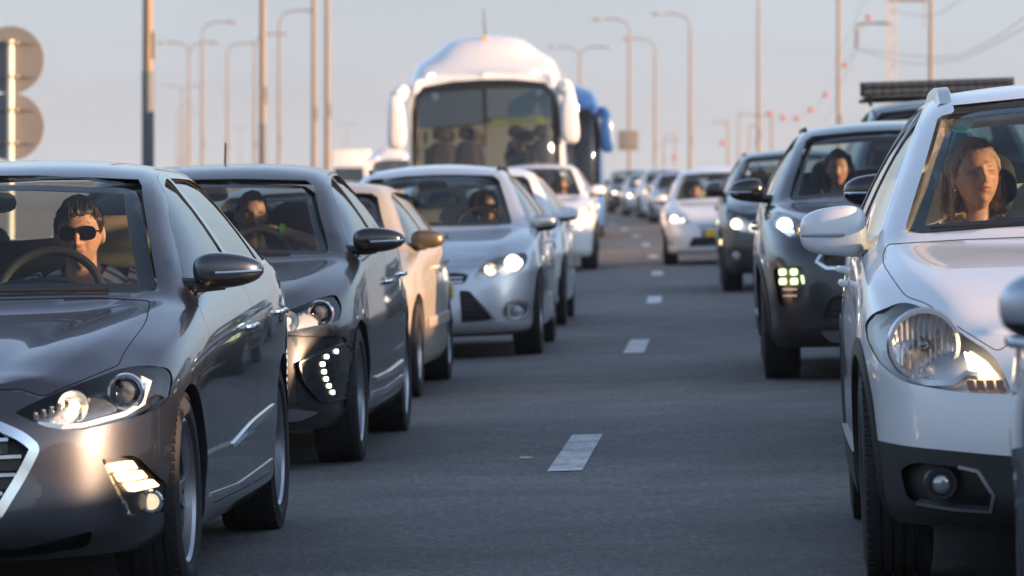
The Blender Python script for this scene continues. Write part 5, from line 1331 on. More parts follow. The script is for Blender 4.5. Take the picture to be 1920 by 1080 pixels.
# ------------------------------------------------------------------ coaches
def coach(name, x, y, h, label, P, roofpod=True, group='coaches in the left queue', detail=True):
    L = 12.0
    def pod(G):
        if not roofpod: return G
        X, Y, Z = G[..., 0], G[..., 1], G[..., 2]
        k = sstep((Y-.75)/1.0)*sstep((3.2-Y)/.9)*sstep((.86-X)/.2)*sstep((Z-3.08)/.2)
        G = G.copy(); G[..., 2] += .16*k
        return G
    sp = dict(
        outline=[(0, 0), (.4, .01), (.8, .06), (1.05, .15), (1.19, .32), (1.25, .62), (1.265, 1.2), (1.27, 4), (1.27, 9), (1.26, 11.4), (1.15, 11.85), (.7, 11.98), (0, 12)],
        rows=[(.30, .97, .10, .1), (.42, .99, .02, .0), (.8, 1.0, .0, 0), (1.3, 1.0, .0, 0), (1.9, 1.0, .06, 0), (2.5, .995, .17, 0), (3.0, .97, .36, .05)],
        rail=[(.3, .80, 3.06), (.6, .98, 3.13), (1.0, 1.06, 3.25), (1.6, 1.08, 3.35), (3, 1.09, 3.38), (8, 1.09, 3.38), (11.4, 1.0, 3.36), (12, .9, 3.15)],
        center=[(.35, 3.07), (.6, 3.17), (.9, 3.33), (1.3, 3.50), (1.8, 3.585), (3, 3.61), (8, 3.61), (11.4, 3.55), (12, 3.25)],
        bow=[(0, 0), (.4, .05), (1.2, .12), (3, 0), (12, 0)], smooth=3, ns=150, bumpf=pod, bulge=0.02)
    c = Car(name, sp)
    WS = [(0, 1.02), (1.0, 1.02), (1.13, 1.06, ), (1.185, 1.25), (1.195, 1.9), (1.18, 2.50), (1.13, 2.76), (.98, 2.90), (.5, 2.97), (0, 2.985)]
    c.cabin(.55, 11.3, floor=.85, d=.06)
    c.carve([(-.03, WS[0][1])]+WS+[(-.03, WS[-1][1])], 'F', out=.1, inn=.85, step=.12)
    for ya in (2.75, 8.6): c.cut.append(prism([(ya+.56*math.cos(t), .5+.56*math.sin(t)) for t in np.linspace(0, math.pi, 20)]+[(ya-.56, -.2), (ya+.56, -.2)], 'S', .9, 1.6, 1))
    if detail:
        for k in range(6):
            y0 = 1.5+1.62*k; c.carve_prism(rnd([(y0+.02, 1.57), (y0+1.56, 1.57), (y0+1.56, 2.60), (y0+.02, 2.60)], .05), 'S', .95, 1.6)
    SG = glass('coach_side_pane', (.24, .28, .29), 1.55) if detail else None
    mat('coach_side_glass', (.012, .016, .02), .03, coat=1)
    c.build_body([P, BLACK, mat('coach_lining', (.10, .10, .105), .9)])
    full = mir(WS)
    o = c.add('windscreen', c.sheet(inset(full, -.01), 'F', .15, off=-.012), glass('coach_glass', (.62, .69, .71), 1.5, boost=.8), smooth=60)
    c.add('frit_band', c.strip(inset(full, .02), 'F', .07, .004, .004, closed=True, step=.06), GLOSSBLACK, o)
    for k in range(6):
        y0 = 1.5+1.62*k
        c.add('side_window', c.sheet(rnd([(y0, 1.55), (y0+1.58, 1.55), (y0+1.58, 2.62), (y0, 2.62)], .06), 'S', .3, off=.006, thick=0 if detail else .02), SG or MATS['coach_side_glass'], both=True)
    c.add('corner_window', c.sheet(rnd([(.75, 1.35), (1.42, 1.35), (1.42, 2.62), (.9, 2.6)], .06), 'S', .3, off=.006, thick=.02), MATS['coach_side_glass'], both=True)
    for ya in (2.75, 8.6):
        for xw in (-1.24, 1.24): wheel(c, xw, ya, .50, .30, .30, 8, 'plain')
    # wipers, lamps, bumper
    for s in (-1, 1):
        c.add('wiper', c.strip([(s*.15, 1.08), (s*.75, 1.45)], 'F', .03, .02, .03), BLACK)
        HL = rnd([(s*.78, .80), (s*1.16, .86), (s*1.17, .62), (s*.82, .60)], .05)
        q = c.add('headlight', c.sheet(HL, 'F', .1, off=.012, thick=.02), LAMPDARK)
        for xx in (.88, 1.04): c.add('lamp_unit', lens_bm(at(c, s*xx, .72, -.01), .075, .4), BULB, q)
    if roofpod:
        for s in (-1, 1):
            p, n, d = c.proj((s*.84, 3.07), 'F'); bm = bmesh.new(); add_sphere(bm, p+Vector((0, -.01, 0)), .045, 12, 8, (1.2, .6, 1)); c.add('marker_lamp', bm, mat('marker_lit', (1, 1, 1), .2, emit=(1, .92, .78), estr=3))
        c.add('roof_slot', c.strip([(-.5, 3.54), (-.25, 3.62), (0, 3.64), (.25, 3.62), (.5, 3.54)], 'F', .13, .03, .006, taper=lambda t: max(.15, math.sin(math.pi*t))), mat('slot_bronze', (.06, .05, .045), .3))
        bm = bmesh.new(); add_tube(bm, [(0, 1.9, 3.7), (-.02, 2.0, 4.2)], [.012, .006], 6); c.add('antenna', bm, BLACK)
        bm = bmesh.new(); add_box(bm, (0, 1.5, 3.70), (.10, .1, .06), bev=.015); c.add('roof_lamp', bm, mat('roof_amber', (.7, .4, .15), .4))
    SEAM = mat('seam_grey', (.25, .25, .26), .7)
    for ln in ([(-1.05, 3.02), (-.6, 3.10), (0, 3.13), (.6, 3.10), (1.05, 3.02)], [(-.72, 3.15), (-.62, 3.35), (-.55, 3.52)], [(.72, 3.15), (.62, 3.35), (.55, 3.52)], [(-1.2, .98), (0, .96), (1.2, .98)]):
        c.add('panel_seam', c.strip(ln, 'F', .014, .004, .002, step=.08), SEAM)
    # hanging ear mirrors
    for s, dx in ((-1, .05), (1, -.02)):
        bm = blob_bm((0, 0, 0), (.14, .12, .44), 3.4, 24, 18, taper=lambda p: Vector((p.x*(1-.22*p.z)+.12*(p.z*p.z), p.y, p.z)))
        for v in bm.verts: v.co = Vector((s*(v.co.x+1.32+dx+.05), v.co.y+.28, v.co.z+2.36))
        m_ = c.add('wing_mirror', bm, P)
        bm = bmesh.new(); add_tube(bm, catmull([(s*1.18, .62, 2.84), (s*1.27, .45, 2.87), (s*(1.36+dx), .3, 2.74)], 5), [.09]*6+[.12]*5, 10); c.add('mirror_arm', bm, P, m_)
        bm = blob_bm((s*(1.37+dx), .40, 2.34), (.14, .012, .36), 3, 16, 10); c.add('mirror_glass', bm, CHROME, m_)
    # cabin
    bm = prism(rnd([(.45, .95), (.5, 1.22), (.95, 1.26), (1.15, 1.18), (1.2, .9)], .05), 'S', -1.12, 1.12); c.add('dashboard', bm, mat('coach_dash', (.07, .07, .075), .6))
    steering(c, .62, 1.35, 1.30, .23, 45)
    for k, yy in enumerate((1.95, 3.4, 4.3, 5.2, 6.1, 7.0)):
        for xx in ((.62,) if k == 0 else (-.85, -.42, .42, .85)): seat(c, xx, yy, z=1.30 if k == 0 else 1.45, m=SEATBLK if k == 0 else mat('seat_coach', (.16, .13, .15), .8), top=1.95 if k == 0 else 2.05, wid=.2)
    if detail:
        BL = mat('sun_blind', (.34, .345, .35), .8)
        c.add('sun_blind', c.sheet(rnd([(-1.10, 2.24), (-.035, 2.32), (-.035, 2.86), (-.95, 2.82), (-1.10, 2.66)], .04), 'F', .15, off=-.06, thick=.008), BL)
        c.add('sun_blind', c.sheet(rnd([(.035, 2.38), (1.06, 2.38), (1.04, 2.74), (.9, 2.84), (.035, 2.87)], .04), 'F', .15, off=-.06, thick=.008), mat('sun_blind_pale', (.42, .42, .40), .8))
        c.add('tinted_panel', c.sheet(rnd([(.35, 2.40), (.78, 2.40), (.84, 2.62), (.98, 2.72), (.75, 2.80), (.42, 2.64)], .12), 'F', .15, off=-.05, thick=.006), mat('panel_teal', (.16, .25, .29), .4))
        o2 = c.add('destination_strip', c.sheet(rnd([(.10, 2.25), (1.08, 2.25), (1.08, 2.36), (.10, 2.36)], .015), 'F', .15, off=-.05, thick=.01), mat('strip_yellow', (.75, .62, .08), .5))
        rr = random.Random(4)
        for k in range(9):
            x0 = .36+.055*k; w_ = .028+.012*rr.random(); c.add('strip_letter', c.sheet([(x0, 2.28), (x0+w_, 2.28), (x0+w_*.8, 2.335), (x0, 2.335)], 'F', .1, off=-.044, thick=.004), mat('strip_ink', (.25, .42, .30), .6), o2)
        bm = bmesh.new(); add_tube(bm, [(0, .62, 2.75), (0, .40, 2.1), (0, .36, 1.45)], .022, 8); c.add('centre_post', bm, SATIN)
        bm = bmesh.new(); add_box(bm, (-.035, .33, 2.02), (.10, .05, .20), bev=.02); c.add('post_tag', bm, mat('tag_orange', (.55, .25, .06), .6))
        bm = bmesh.new(); add_box(bm, (.12, .33, 1.36), (.40, .10, .12), bev=.03); c.add('dash_unit', bm, mat('unit_pale', (.55, .58, .6), .5))
        c.add('window_card', c.sheet(rnd([(-1.10, 1.03), (-.70, 1.03), (-.70, 1.36), (-1.10, 1.36)], .01), 'F', .15, off=-.05, thick=.006), mat('card_white', (.62, .66, .70), .6))
        bm = blob_bm((-.48, .72, 1.28), (.15, .08, .14), 3, 16, 10); c.add('red_cushion', bm, mat('cloth_red', (.45, .015, .04), .8))
        bm = blob_bm((1.0, .55, 1.32), (.10, .09, .10), 2.3, 16, 10); c.add('red_bag', bm, mat('cloth_red2', (.5, .03, .07), .8))
        bm = bmesh.new(); add_tube(bm, catmull([(-.30, .45, 1.10), (-.10, .42, 1.24), (.06, .42, 1.18), (.16, .42, 1.10)], 5), .03, 8); c.add('dash_cloth', bm, mat('cloth_pale', (.5, .48, .42), .8))
        for s in (-1, 1):
            p, n, d = c.proj((s*.84+.02, 2.74), 'F'); bm = bmesh.new(); add_sphere(bm, p+Vector((0, .06, 0)), .075, 14, 10, (1, .4, 1)); c.add('cabin_lamp', bm, mat('cabin_lamp', (.45, .62, .68), .3))
    plate_part(c, 0, -.03, .55)
    place(c, x, y, h, label, 'bus', group, roll=True)
    return c
def box_truck(x, y, h, label):
    """box lorry far down the road: cab, cargo box, wheels"""
    r = empty('box_truck', (x, y, road_z(x, y)), (0, 0, -h)); tag(r, label, 'truck')
    W = mat('truck_white', (.72, .71, .69), .5)
    bm = bmesh.new(); add_box(bm, (0, 5.0, 2.25), (2.4, 7.0, 2.5), bev=.03); bm_obj('cargo_box', bm, W, r)
    bm = prism(rnd([(-.9, .5), (-.95, 1.3), (-.7, 2.35), (-.4, 2.5), (1.2, 2.5), (1.2, .5)], .12), 'S', -1.1, 1.1); bm_obj('cab', bm, W, r)
    bm = prism(rnd([(-.97, 1.32), (-.74, 2.3), (-.70, 2.3), (-.9, 1.32)], .01), 'S', -.98, .98); bm_obj('windscreen', bm, MATS['coach_side_glass'], r)
    bm = bmesh.new(); add_box(bm, (0, 4.2, .75), (.9, 8.4, .3)); bm_obj('chassis', bm, BLACK, r)
    for yy in (.1, 6.6):
        for xx in (-1.0, 1.0):
            bm = tyre_bm(.48, .28, .28); bmesh.ops.translate(bm, verts=bm.verts, vec=(xx, yy, .48)); bm_obj('tyre', bm, RUBBER, r)
    for xx in (-.8, .8):
        bm = bmesh.new(); add_box(bm, (xx, -.93, .8), (.35, .06, .18), bev=.02); bm_obj('headlight', bm, BULB, r)
    return r
# ------------------------------------------------------------------ people
def skin_mat():
    m = bpy.data.materials.new('skin'); m.use_nodes = True; nt = m.node_tree; b = nt.nodes['Principled BSDF']
    a = nt.nodes.new('ShaderNodeAttribute'); a.attribute_name = 'tone'
    nt.links.new(a.outputs['Color'], b.inputs['Base Color']); b.inputs['Roughness'].default_value = .5
    b.inputs['Subsurface Weight'].default_value = .12; b.inputs['Subsurface Radius'].default_value = (.02, .008, .005); b.inputs['Subsurface Scale'].default_value = .5
    tc = nt.nodes.new('ShaderNodeTexCoord'); n = nt.nodes.new('ShaderNodeTexNoise'); n.inputs['Scale'].default_value = 55; n.inputs['Detail'].default_value = 6; nt.links.new(tc.outputs['Object'], n.inputs['Vector'])
    r = nt.nodes.new('ShaderNodeValToRGB'); r.color_ramp.elements[0].position = .3; r.color_ramp.elements[0].color = (.78, .70, .68, 1); r.color_ramp.elements[1].position = .7; r.color_ramp.elements[1].color = (1.08, 1.08, 1.08, 1); nt.links.new(n.outputs[0], r.inputs[0])
    mx = nt.nodes.new('ShaderNodeMix'); mx.data_type = 'RGBA'; mx.blend_type = 'MULTIPLY'; mx.inputs[0].default_value = 1; nt.links.new(a.outputs['Color'], mx.inputs[6]); nt.links.new(r.outputs[0], mx.inputs[7]); nt.links.new(mx.outputs[2], b.inputs['Base Color'])
    n2 = nt.nodes.new('ShaderNodeTexNoise'); n2.inputs['Scale'].default_value = 240; n2.inputs['Detail'].default_value = 3; nt.links.new(tc.outputs['Object'], n2.inputs['Vector'])
    bp = nt.nodes.new('ShaderNodeBump'); bp.inputs['Strength'].default_value = .25; bp.inputs['Distance'].default_value = .003; nt.links.new(n2.outputs[0], bp.inputs['Height']); nt.links.new(bp.outputs[0], b.inputs['Normal'])
    MATS['skin'] = m; return m
SKIN = skin_mat()
def hair_mat(c):
    nm = 'hair_%d_%d' % (int(c[0]*1000), int(c[2]*1000))
    if nm in MATS: return MATS[nm]
    m = mat(nm, c, .5); nt = m.node_tree; b = nt.nodes['Principled BSDF']
    tc = nt.nodes.new('ShaderNodeTexCoord'); mp = nt.nodes.new('ShaderNodeMapping'); mp.inputs['Scale'].default_value = (260, 260, 16); nt.links.new(tc.outputs['Object'], mp.inputs[0])
    n = nt.nodes.new('ShaderNodeTexNoise'); n.inputs['Scale'].default_value = 1; n.inputs['Detail'].default_value = 3; nt.links.new(mp.outputs[0], n.inputs['Vector'])
    r = nt.nodes.new('ShaderNodeValToRGB'); r.color_ramp.elements[0].position = .35; r.color_ramp.elements[1].position = .65
    r.color_ramp.elements[0].color = (*[q*.45 for q in c], 1); r.color_ramp.elements[1].color = (*[min(1, q*1.5) for q in c], 1)
    nt.links.new(n.outputs[0], r.inputs[0]); nt.links.new(r.outputs[0], b.inputs['Base Color'])
    bp = nt.nodes.new('ShaderNodeBump'); bp.inputs['Strength'].default_value = .35; bp.inputs['Distance'].default_value = .004; nt.links.new(n.outputs[0], bp.inputs['Height']); nt.links.new(bp.outputs[0], b.inputs['Normal'])
    return m
def G2(x, z, cx, cz, sx, sz): return np.exp(-((x-cx)/sx)**2-((z-cz)/sz)**2)
def head_pts(u=96, v=72, female=False):
    th = np.linspace(0, 2*np.pi, u, endpoint=False); ph = np.linspace(-np.pi/2, np.pi/2, v)
    T, Pp = np.meshgrid(th, ph)
    d = np.stack([np.cos(Pp)*np.cos(T), np.cos(Pp)*np.sin(T), np.sin(Pp)], -1)
    x, y, z = d[..., 0]*.073, d[..., 1]*.096, d[..., 2]*.117
    t = np.clip(-z/.117, 0, 1)
    x = x*(1-.30*t**1.7)*(1+.04*np.clip(z/.117, 0, 1))
    y = np.where(y > 0, y*(1.05-.55*t**1.5), -np.abs(y)**.82*.096**.18)
    f = (y < 0)
    w_ = np.clip(-y/.06, 0, 1)
    D = (.025*G2(x, z, 0, -.026, .0105, .012)+.015*G2(x, z, 0, -.004, .009, .022)+.006*G2(np.abs(x), z, .0135, -.030, .008, .008)
         - .012*G2(np.abs(x), z, .031, .010, .018, .011)+.006*G2(np.abs(x), z, .028, .028, .022, .008)+.005*G2(np.abs(x), z, .043, -.020, .018, .020)
         + .005*G2(np.abs(x), z, .031, .009, .012, .006)
         + .006*G2(x, z, 0, -.055, .028, .018)+.0045*G2(x, z, 0, -.0495, .019, .0045)+.0055*G2(x, z, 0, -.0625, .017, .005)-.006*G2(x, z, 0, -.0560, .021, .0025)
         + (.008 if female else .011)*G2(x, z, 0, -.094, .018, .014)-.004*G2(x, z, 0, -.073, .02, .005)-.004*G2(np.abs(x), z, .028, -.038, .006, .014))
    y = y-D*w_
    return np.stack([x, y, z], -1)
def grid_bm(P, bm=None):
    bm = bm or bmesh.new(); v, u = P.shape[:2]
    V = [[bm.verts.new(P[j, i]) for i in range(u)] for j in range(v)]
    for j in range(v-1):
        for i in range(u): bm.faces.new((V[j][i], V[j][(i+1) % u], V[j+1][(i+1) % u], V[j+1][i]))
    bm.faces.new(V[0][::-1]); bm.faces.new(V[-1])
    return bm
def remesh(bm, voxel, smooth=2, name='body'):
    bmesh.ops.recalc_face_normals(bm, faces=bm.faces)
    me = bpy.data.meshes.new('tmp'); bm.to_mesh(me); bm.free()
    o = bpy.data.objects.new('tmp', me); COL.objects.link(o)
    md = o.modifiers.new('r', 'REMESH'); md.mode = 'VOXEL'; md.voxel_size = voxel
    if smooth:
        sm = o.modifiers.new('s', 'SMOOTH'); sm.iterations = smooth; sm.factor = .5
    dg = bpy.context.evaluated_depsgraph_get(); dg.update()
    res = bpy.data.meshes.new_from_object(o.evaluated_get(dg), depsgraph=dg)
    bpy.data.objects.remove(o); bpy.data.meshes.remove(me); res.name = name
    return res
def hand_into(bm, wrist, palm_dir, up, curl=.6, s=1.0):
    """palm with five separate curled fingers, added to a bmesh; palm_dir runs wrist -> knuckles"""
    w_ = Vector(wrist); f = Vector(palm_dir).normalized(); n = Vector(up).normalized(); n = (n-f*n.dot(f)).normalized(); r = f.cross(n)
    M = Matrix((r, f, n)).transposed().to_4x4(); M.translation = w_
    b = blob_bm((0, .045*s, 0), (.042*s, .052*s, .016*s), 2.8, 16, 10)
    bmesh.ops.transform(b, matrix=M, verts=b.verts); me = bpy.data.meshes.new('t'); b.to_mesh(me); bm.from_mesh(me); b.free(); bpy.data.meshes.remove(me)
    for k, (dx, ln) in enumerate(((-.030, .070), (-.010, .080), (.011, .075), (.031, .058))):
        p = Vector((dx*s, .088*s, 0)); a = 0; P = [p-Vector((0, .02*s, 0)), p]
        for seg in (.45, .32, .23):
            a += curl*(1.1 if seg > .4 else 1.3); p = p+Vector((0, math.cos(a), -math.sin(a)))*ln*seg*s; P.append(p)
        add_tube(bm, [M @ q for q in P], [.0095*s, .0095*s, .009*s, .0082*s, .0065*s], 8)
    P = [Vector((-.03*s, .02*s, -.004)), Vector((-.055*s, .045*s, -.012*s)), Vector((-.058*s, .072*s, -.026*s)), Vector((-.048*s, .092*s, -.036*s))]
    add_tube(bm, [M @ q for q in P], [.013*s, .012*s, .0105*s, .008*s], 8)
def locks(bm, starts, n, ln, rnd_, wave=.012, r=.010, out=.02):
    """wavy tapering locks of hair falling from start points"""
    for (p, dirn) in starts:
        p = Vector(p); P = []; ph = rnd_.random()*6; L = ln*(.8+.4*rnd_.random())
        for i in range(9):
            t = i/8
            q = p+Vector(dirn)*out*math.sin(t*1.6)+Vector((math.sin(ph+t*9)*wave*t, math.cos(ph+t*8)*wave*t, -L*t))
            P.append(q)
        add_tube(bm, P, [r*(1.0-.75*(i/8)**1.5) for i in range(9)], 4)
def person(car, H, yaw=0, pitch=0, roll=0, label='', hair='short', hairc=(.035, .022, .014), skin=(.50, .27, .17), female=False, shirt=None, voxel=.006, arms=None, eyes='open', stubble=0.0, lean=0.0, extras=(), sleeve=.55, bare=False, scale=1.0, group='people in the cars', neck=.158):
    """seated person; H head centre in car coordinates; facing the front of the car (-y)"""
    R3 = Euler((R(pitch), R(roll), R(yaw)), 'XYZ').to_matrix()
    Hm = R3.to_4x4()
    P = head_pts(96 if voxel < .007 else 48, 72 if voxel < .007 else 36, female) * scale
    P = np.einsum('ij,vuj->vui', np.array(R3), P)
    bm = grid_bm(P)
    for s in (-1, 1):      # ears
        e = blob_bm((0, 0, 0), (.012*scale, .022*scale, .033*scale), 2.3, 14, 10)
        bmesh.ops.transform(e, matrix=Hm @ Matrix.Translation((s*.075*scale, .012, -.004)) @ Matrix.Rotation(R(s*22), 4, 'Z'), verts=e.verts)
        me = bpy.data.meshes.new('t'); e.to_mesh(me); bm.from_mesh(me); e.free(); bpy.data.meshes.remove(me)
    nk = R3 @ Vector((0, .025, -.055)); base = Vector((lean, .070, -neck))
    nr = .050 if female else .058
    add_tube(bm, [nk, nk*.5+base*.5+Vector((0, .008, 0)), base, base+Vector((0, .02, -.06))], [nr*.95, nr, nr*1.12, nr*1.5], 20)
    sw = .165 if female else .195
    def torso(b, g=0.0, hips=True):
        c = base+Vector((0, .05, -.20))
        blob_bm(tuple(c), (sw*.90+g, .115+g, .21+g), 2.7, 28, 18, taper=lambda p: Vector((p.x*(1-.14*max(0, -p.z)), p.y, p.z)), bm=b)
        blob_bm(tuple(base+Vector((0, .040, -.035))), (sw*.86+g, .078+g, .055+g), 2.3, 24, 12, taper=lambda p: Vector((p.x, p.y, p.z-.70*abs(p.x)**1.6)), bm=b)
        blob_bm(tuple(base+Vector((0, .06, -.40))), (sw*.86+g, .125+g, .15+g), 2.7, 24, 14, bm=b)
    torso(bm, -.008)
    def limbs(b, g, only_upper=False):
        for s in (-1, 1):
            sh = base+Vector((s*(sw*.98), .045, -.072))
            ch = (arms or {}).get(s) or [sh+Vector((s*.05, -.08, -.24)), sh+Vector((s*.0-.02*s, -.30, -.20))]
            el, wr = Vector(ch[0]), Vector(ch[1])
            if only_upper: add_tube(b, [sh+Vector((-s*.03, 0, .0)), sh, sh*(1-sleeve)+el*sleeve], [.062+g, .064+g, .058+g], 16)
            else:
                add_tube(b, [sh+Vector((-s*.03, 0, 0)), sh, sh*.5+el*.5, el], [.050, .053, .046, .040], 16)
                add_tube(b, [el, el*.6+wr*.4, wr], [.040, .038, .027], 14)
                hd = ch[2] if len(ch) > 2 else ((wr-el), (0, 0, 1), .55)
                hand_into(b, wr, hd[0], hd[1], hd[2], .92 if female else 1.0)
    limbs(bm, 0)
    hip = base+Vector((0, .06, -.47))
    for s in (-1, 1):
        kn = hip+Vector((s*.10, -.42, .06)); an = kn+Vector((0, -.16, -.34))
        add_tube(bm, [hip+Vector((s*.09, 0, 0)), kn], [.075, .055], 14); add_tube(bm, [kn, an], [.052, .035], 12)
        add_tube(bm, [an, an+Vector((0, -.16, -.03))], [.04, .03], 10)
    me = remesh(bm, voxel, 1 if voxel < .007 else 1, 'person')
    n = len(me.vertices); co = np.empty(n*3); me.vertices.foreach_get('co', co); co = co.reshape(-1, 3)
    L = (co @ np.array(R3))/scale    # head-local
    x, y, z = L[:, 0], L[:, 1], L[:, 2]; ax = np.abs(x)
    col = np.tile(np.array(skin), (n, 1))
    rs = np.random.RandomState(3)
    def mixc(mask, c): 
        m_ = np.clip(mask, 0, 1)[:, None]; col[:] = col*(1-m_)+np.array(c)*m_
    front = (y < -.02) & (z > -.13) & (z < .13)
    fr = front.astype(float)
    mixc(fr*.5*G2(ax, z, .042, -.02, .02, .018), (skin[0]*1.02, skin[1]*.72, skin[2]*.68))
    mixc(fr*.5*G2(x, z, 0, -.028, .014, .012), (skin[0]*1.0, skin[1]*.75, skin[2]*.7))
    if stubble: mixc(fr*stubble*np.clip((-.035-z)/.02, 0, 1)*np.clip(1-G2(x, z, 0, -.055, .02, .010), 0, 1), (.08, .06, .05))
    mixc(fr*.85*G2(x, z, 0, -.056, .023, .0095)**.8*(np.abs(z+.056) < .013), (.36, .12, .10) if female else (.36, .15, .12))
    mixc(fr*.9*np.exp(-(x/.022)**4-((z+.0562)/.0022)**2), (.08, .03, .025))
    mixc(fr*.8*G2(ax, z, .008, -.0385, .004, .0028), (.10, .04, .03))
    bz = .029+.1*(ax-.03)*(-1)
    mixc(fr*(.65 if female else .8)*np.exp(-((ax-.030)/.017)**4-((z-bz)/.0042)**2), [c*1.2 for c in hairc])
    if eyes == 'closed':
        mixc(fr*.75*np.exp(-((ax-.031)/.014)**4-((z-.006+.10*(ax-.031)**2*40)/.0022)**2), (.06, .04, .035)); mixc(fr*.35*G2(ax, z, .031, .013, .016, .008), [c*.55 for c in skin])
    else:
        mixc(fr*.45*G2(ax, z, .031, .012, .018, .010), [c*.5 for c in skin])
        mixc(fr*np.exp(-((ax-.031)/.0125)**4-((z-.0085)/.0048)**4), (.60, .56, .52))
        mixc(fr*np.exp(-((ax-.031)/.0055)**4-((z-.0085)/.0055)**4), (.03, .02, .015)); mixc(fr*.9*np.exp(-((ax-.031)/.015)**4-((z-.0138)/.0016)**2), (.03, .02, .015))
    col *= (1+.06*rs.randn(n, 1)*0.3)
    at_ = me.attributes.new('tone', 'FLOAT_COLOR', 'POINT'); at_.data.foreach_set('color', np.concatenate([np.clip(col, 0, 1), np.ones((n, 1))], 1).astype(np.float32).ravel())
    o = mesh_obj('person', me, SKIN, None, 70); tag(o, label, 'person', group)
    # hair
    HM = hair_mat(hairc)
    rr = random.Random(int(abs(H[0])*1000))
    if hair != 'none':
        HP = head_pts(96, 72, female)*scale*1.0
        X, Y, Z = HP[..., 0], HP[..., 1], HP[..., 2]
        nr_ = HP/np.linalg.norm(HP, axis=-1, keepdims=True)
        th = np.arctan2(Y, X)
        line = {'short': .072, 'long': .086, 'crop': .088}[hair]
        # hairline: high on the forehead, down past the temples to the nape
        ang = np.arctan2(np.abs(X), -Y)
        top_ = {'short': .066, 'long': .078, 'crop': .080}[hair]
        lim = Tab([(0, top_), (.55, top_-.006), (.85, .052), (1.1, .022), (1.3, -.004), (1.5, .004), (1.75, .022 if hair != 'long' else -.02), (2.1, -.02), (2.5, -.055), (3.2, -.062)])(ang)
        if hair == 'short': lim = lim+np.where(ang < .8, np.clip(X/.05, -1, 1)*.012, 0)
        thick = np.clip((Z-lim)/.022, 0, 1)
        tk = {'short': .013, 'long': .017, 'crop': .005}[hair]
        str_ = .0035*np.sin(th*31+Z*60)+.003*np.sin(th*53-Z*90+1.3)+.003*np.sin(th*17+2)
        HP = HP+nr_*((thick**.6)*(tk+str_)*np.where(thick > 0, 1, 0)-np.where(thick > 0, 0, .010))[..., None]
        hb = grid_bm(np.einsum('ij,vuj->vui', np.array(R3), HP))
        if hair == 'long':
            # soft mass of hair round the sides and back, loose thin strands over it
            for s in (-1, 1):
                for zz, rx, ry, rz, yy in ((.02, .020, .050, .075, .040), (-.050, .024, .046, .060, .055), (-.095, .022, .040, .040, .066)):
                    q = blob_bm((s*(.078+.12*max(0, -zz)*.35), yy, zz), (rx, ry, rz), 2.0, 20, 14)
                    for v in q.verts: v.co = R3 @ v.co
                    me_ = bpy.data.meshes.new('t'); q.to_mesh(me_); hb.from_mesh(me_); q.free(); bpy.data.meshes.remove(me_)
            q = blob_bm((0, .075, -.05), (.085, .045, .11), 2.2, 20, 14)
            for v in q.verts: v.co = R3 @ v.co
            me_ = bpy.data.meshes.new('t'); q.to_mesh(me_); hb.from_mesh(me_); q.free(); bpy.data.meshes.remove(me_)
            hm_ = remesh(hb, .006, 5, 'hair'); hb = bmesh.new(); hb.from_mesh(hm_); bpy.data.meshes.remove(hm_)
            for v in hb.verts:
                f_ = max(0, min(1, (.06-v.co.z)/.12)); v.co.x += f_*.0035*math.sin(v.co.z*70+v.co.y*50); v.co.y += f_*.004*math.sin(v.co.z*62+v.co.x*90)
            st = []
            for k in range(260):
                a = math.pi*(-.02+1.04*k/259); rr_ = .098+.010*rr.random(); zz = -.03+.06*rr.random()
                st.append((R3 @ Vector((rr_*math.cos(a)*1.0, .03+rr_*math.sin(a)*.9, zz)), R3 @ Vector((math.cos(a), math.sin(a)*.6, 0))))
            locks(hb, st, 0, .135, rr, .010, .0013, .012)
        if voxel < .006 and hair != 'long':
            vs_ = [v for v in hb.verts if (v.co @ R3).z > .045 or ((v.co @ R3).y > .0 and (v.co @ R3).z > 0)]
            for v in rr.sample(vs_, min(420, len(vs_))):
                lp = v.co @ R3; d_ = Vector((lp.x*.2+(rr.random()-.5)*.03, lp.y*.3-.02, -.02-.05*rr.random())).normalized(); up_ = lp.normalized()
                L_ = .012+.012*rr.random()
                add_tube(hb, [R3 @ q for q in (lp-up_*.002, lp+up_*.0030+d_*L_*.5, lp+up_*.0012+d_*L_)], [.0013, .0011, .0004], 4, False)
        ho = bm_obj('hair', hb, HM, o, 60)
    # clothing
    if shirt is not None:
        cb = bmesh.new(); torso(cb, .010)
        if not bare: limbs(cb, .010, True)
        cm = remesh(cb, max(.007, voxel), 2, 'shirt')
        b2 = bmesh.new(); b2.from_mesh(cm); bpy.data.meshes.remove(cm)
        # neckline
        nl = (.078 if not bare else .12)
        kill = [v for v in b2.verts if (v.co-base).length < nl*1.05 and v.co.z > base.z-.09]
        if bare: kill += [v for v in b2.verts if v.co.z > base.z-.16 and not (.085 < abs(v.co.x-base.x) < .145) ]
        bmesh.ops.delete(b2, geom=list(set(kill)), context='VERTS')
        bm_obj('shirt', b2, shirt, o, 70)
        lb = bmesh.new()
        for s in (-1, 1):
            kn = hip+Vector((s*.10, -.42, .06)); an = kn+Vector((0, -.16, -.34))
            add_tube(lb, [hip+Vector((s*.08, .03, 0)), kn], [.092, .068], 14); add_tube(lb, [kn, an], [.066, .05], 12)
        blob_bm(tuple(hip+Vector((0, .02, .02))), (sw*.95, .15, .12), 2.6, 22, 12, bm=lb)
        bm_obj('trousers', lb, mat('denim', (.03, .04, .07), .85), o, 60)
    for e in extras: e(o, R3, base)
    sit(car, o, *H)
    return o
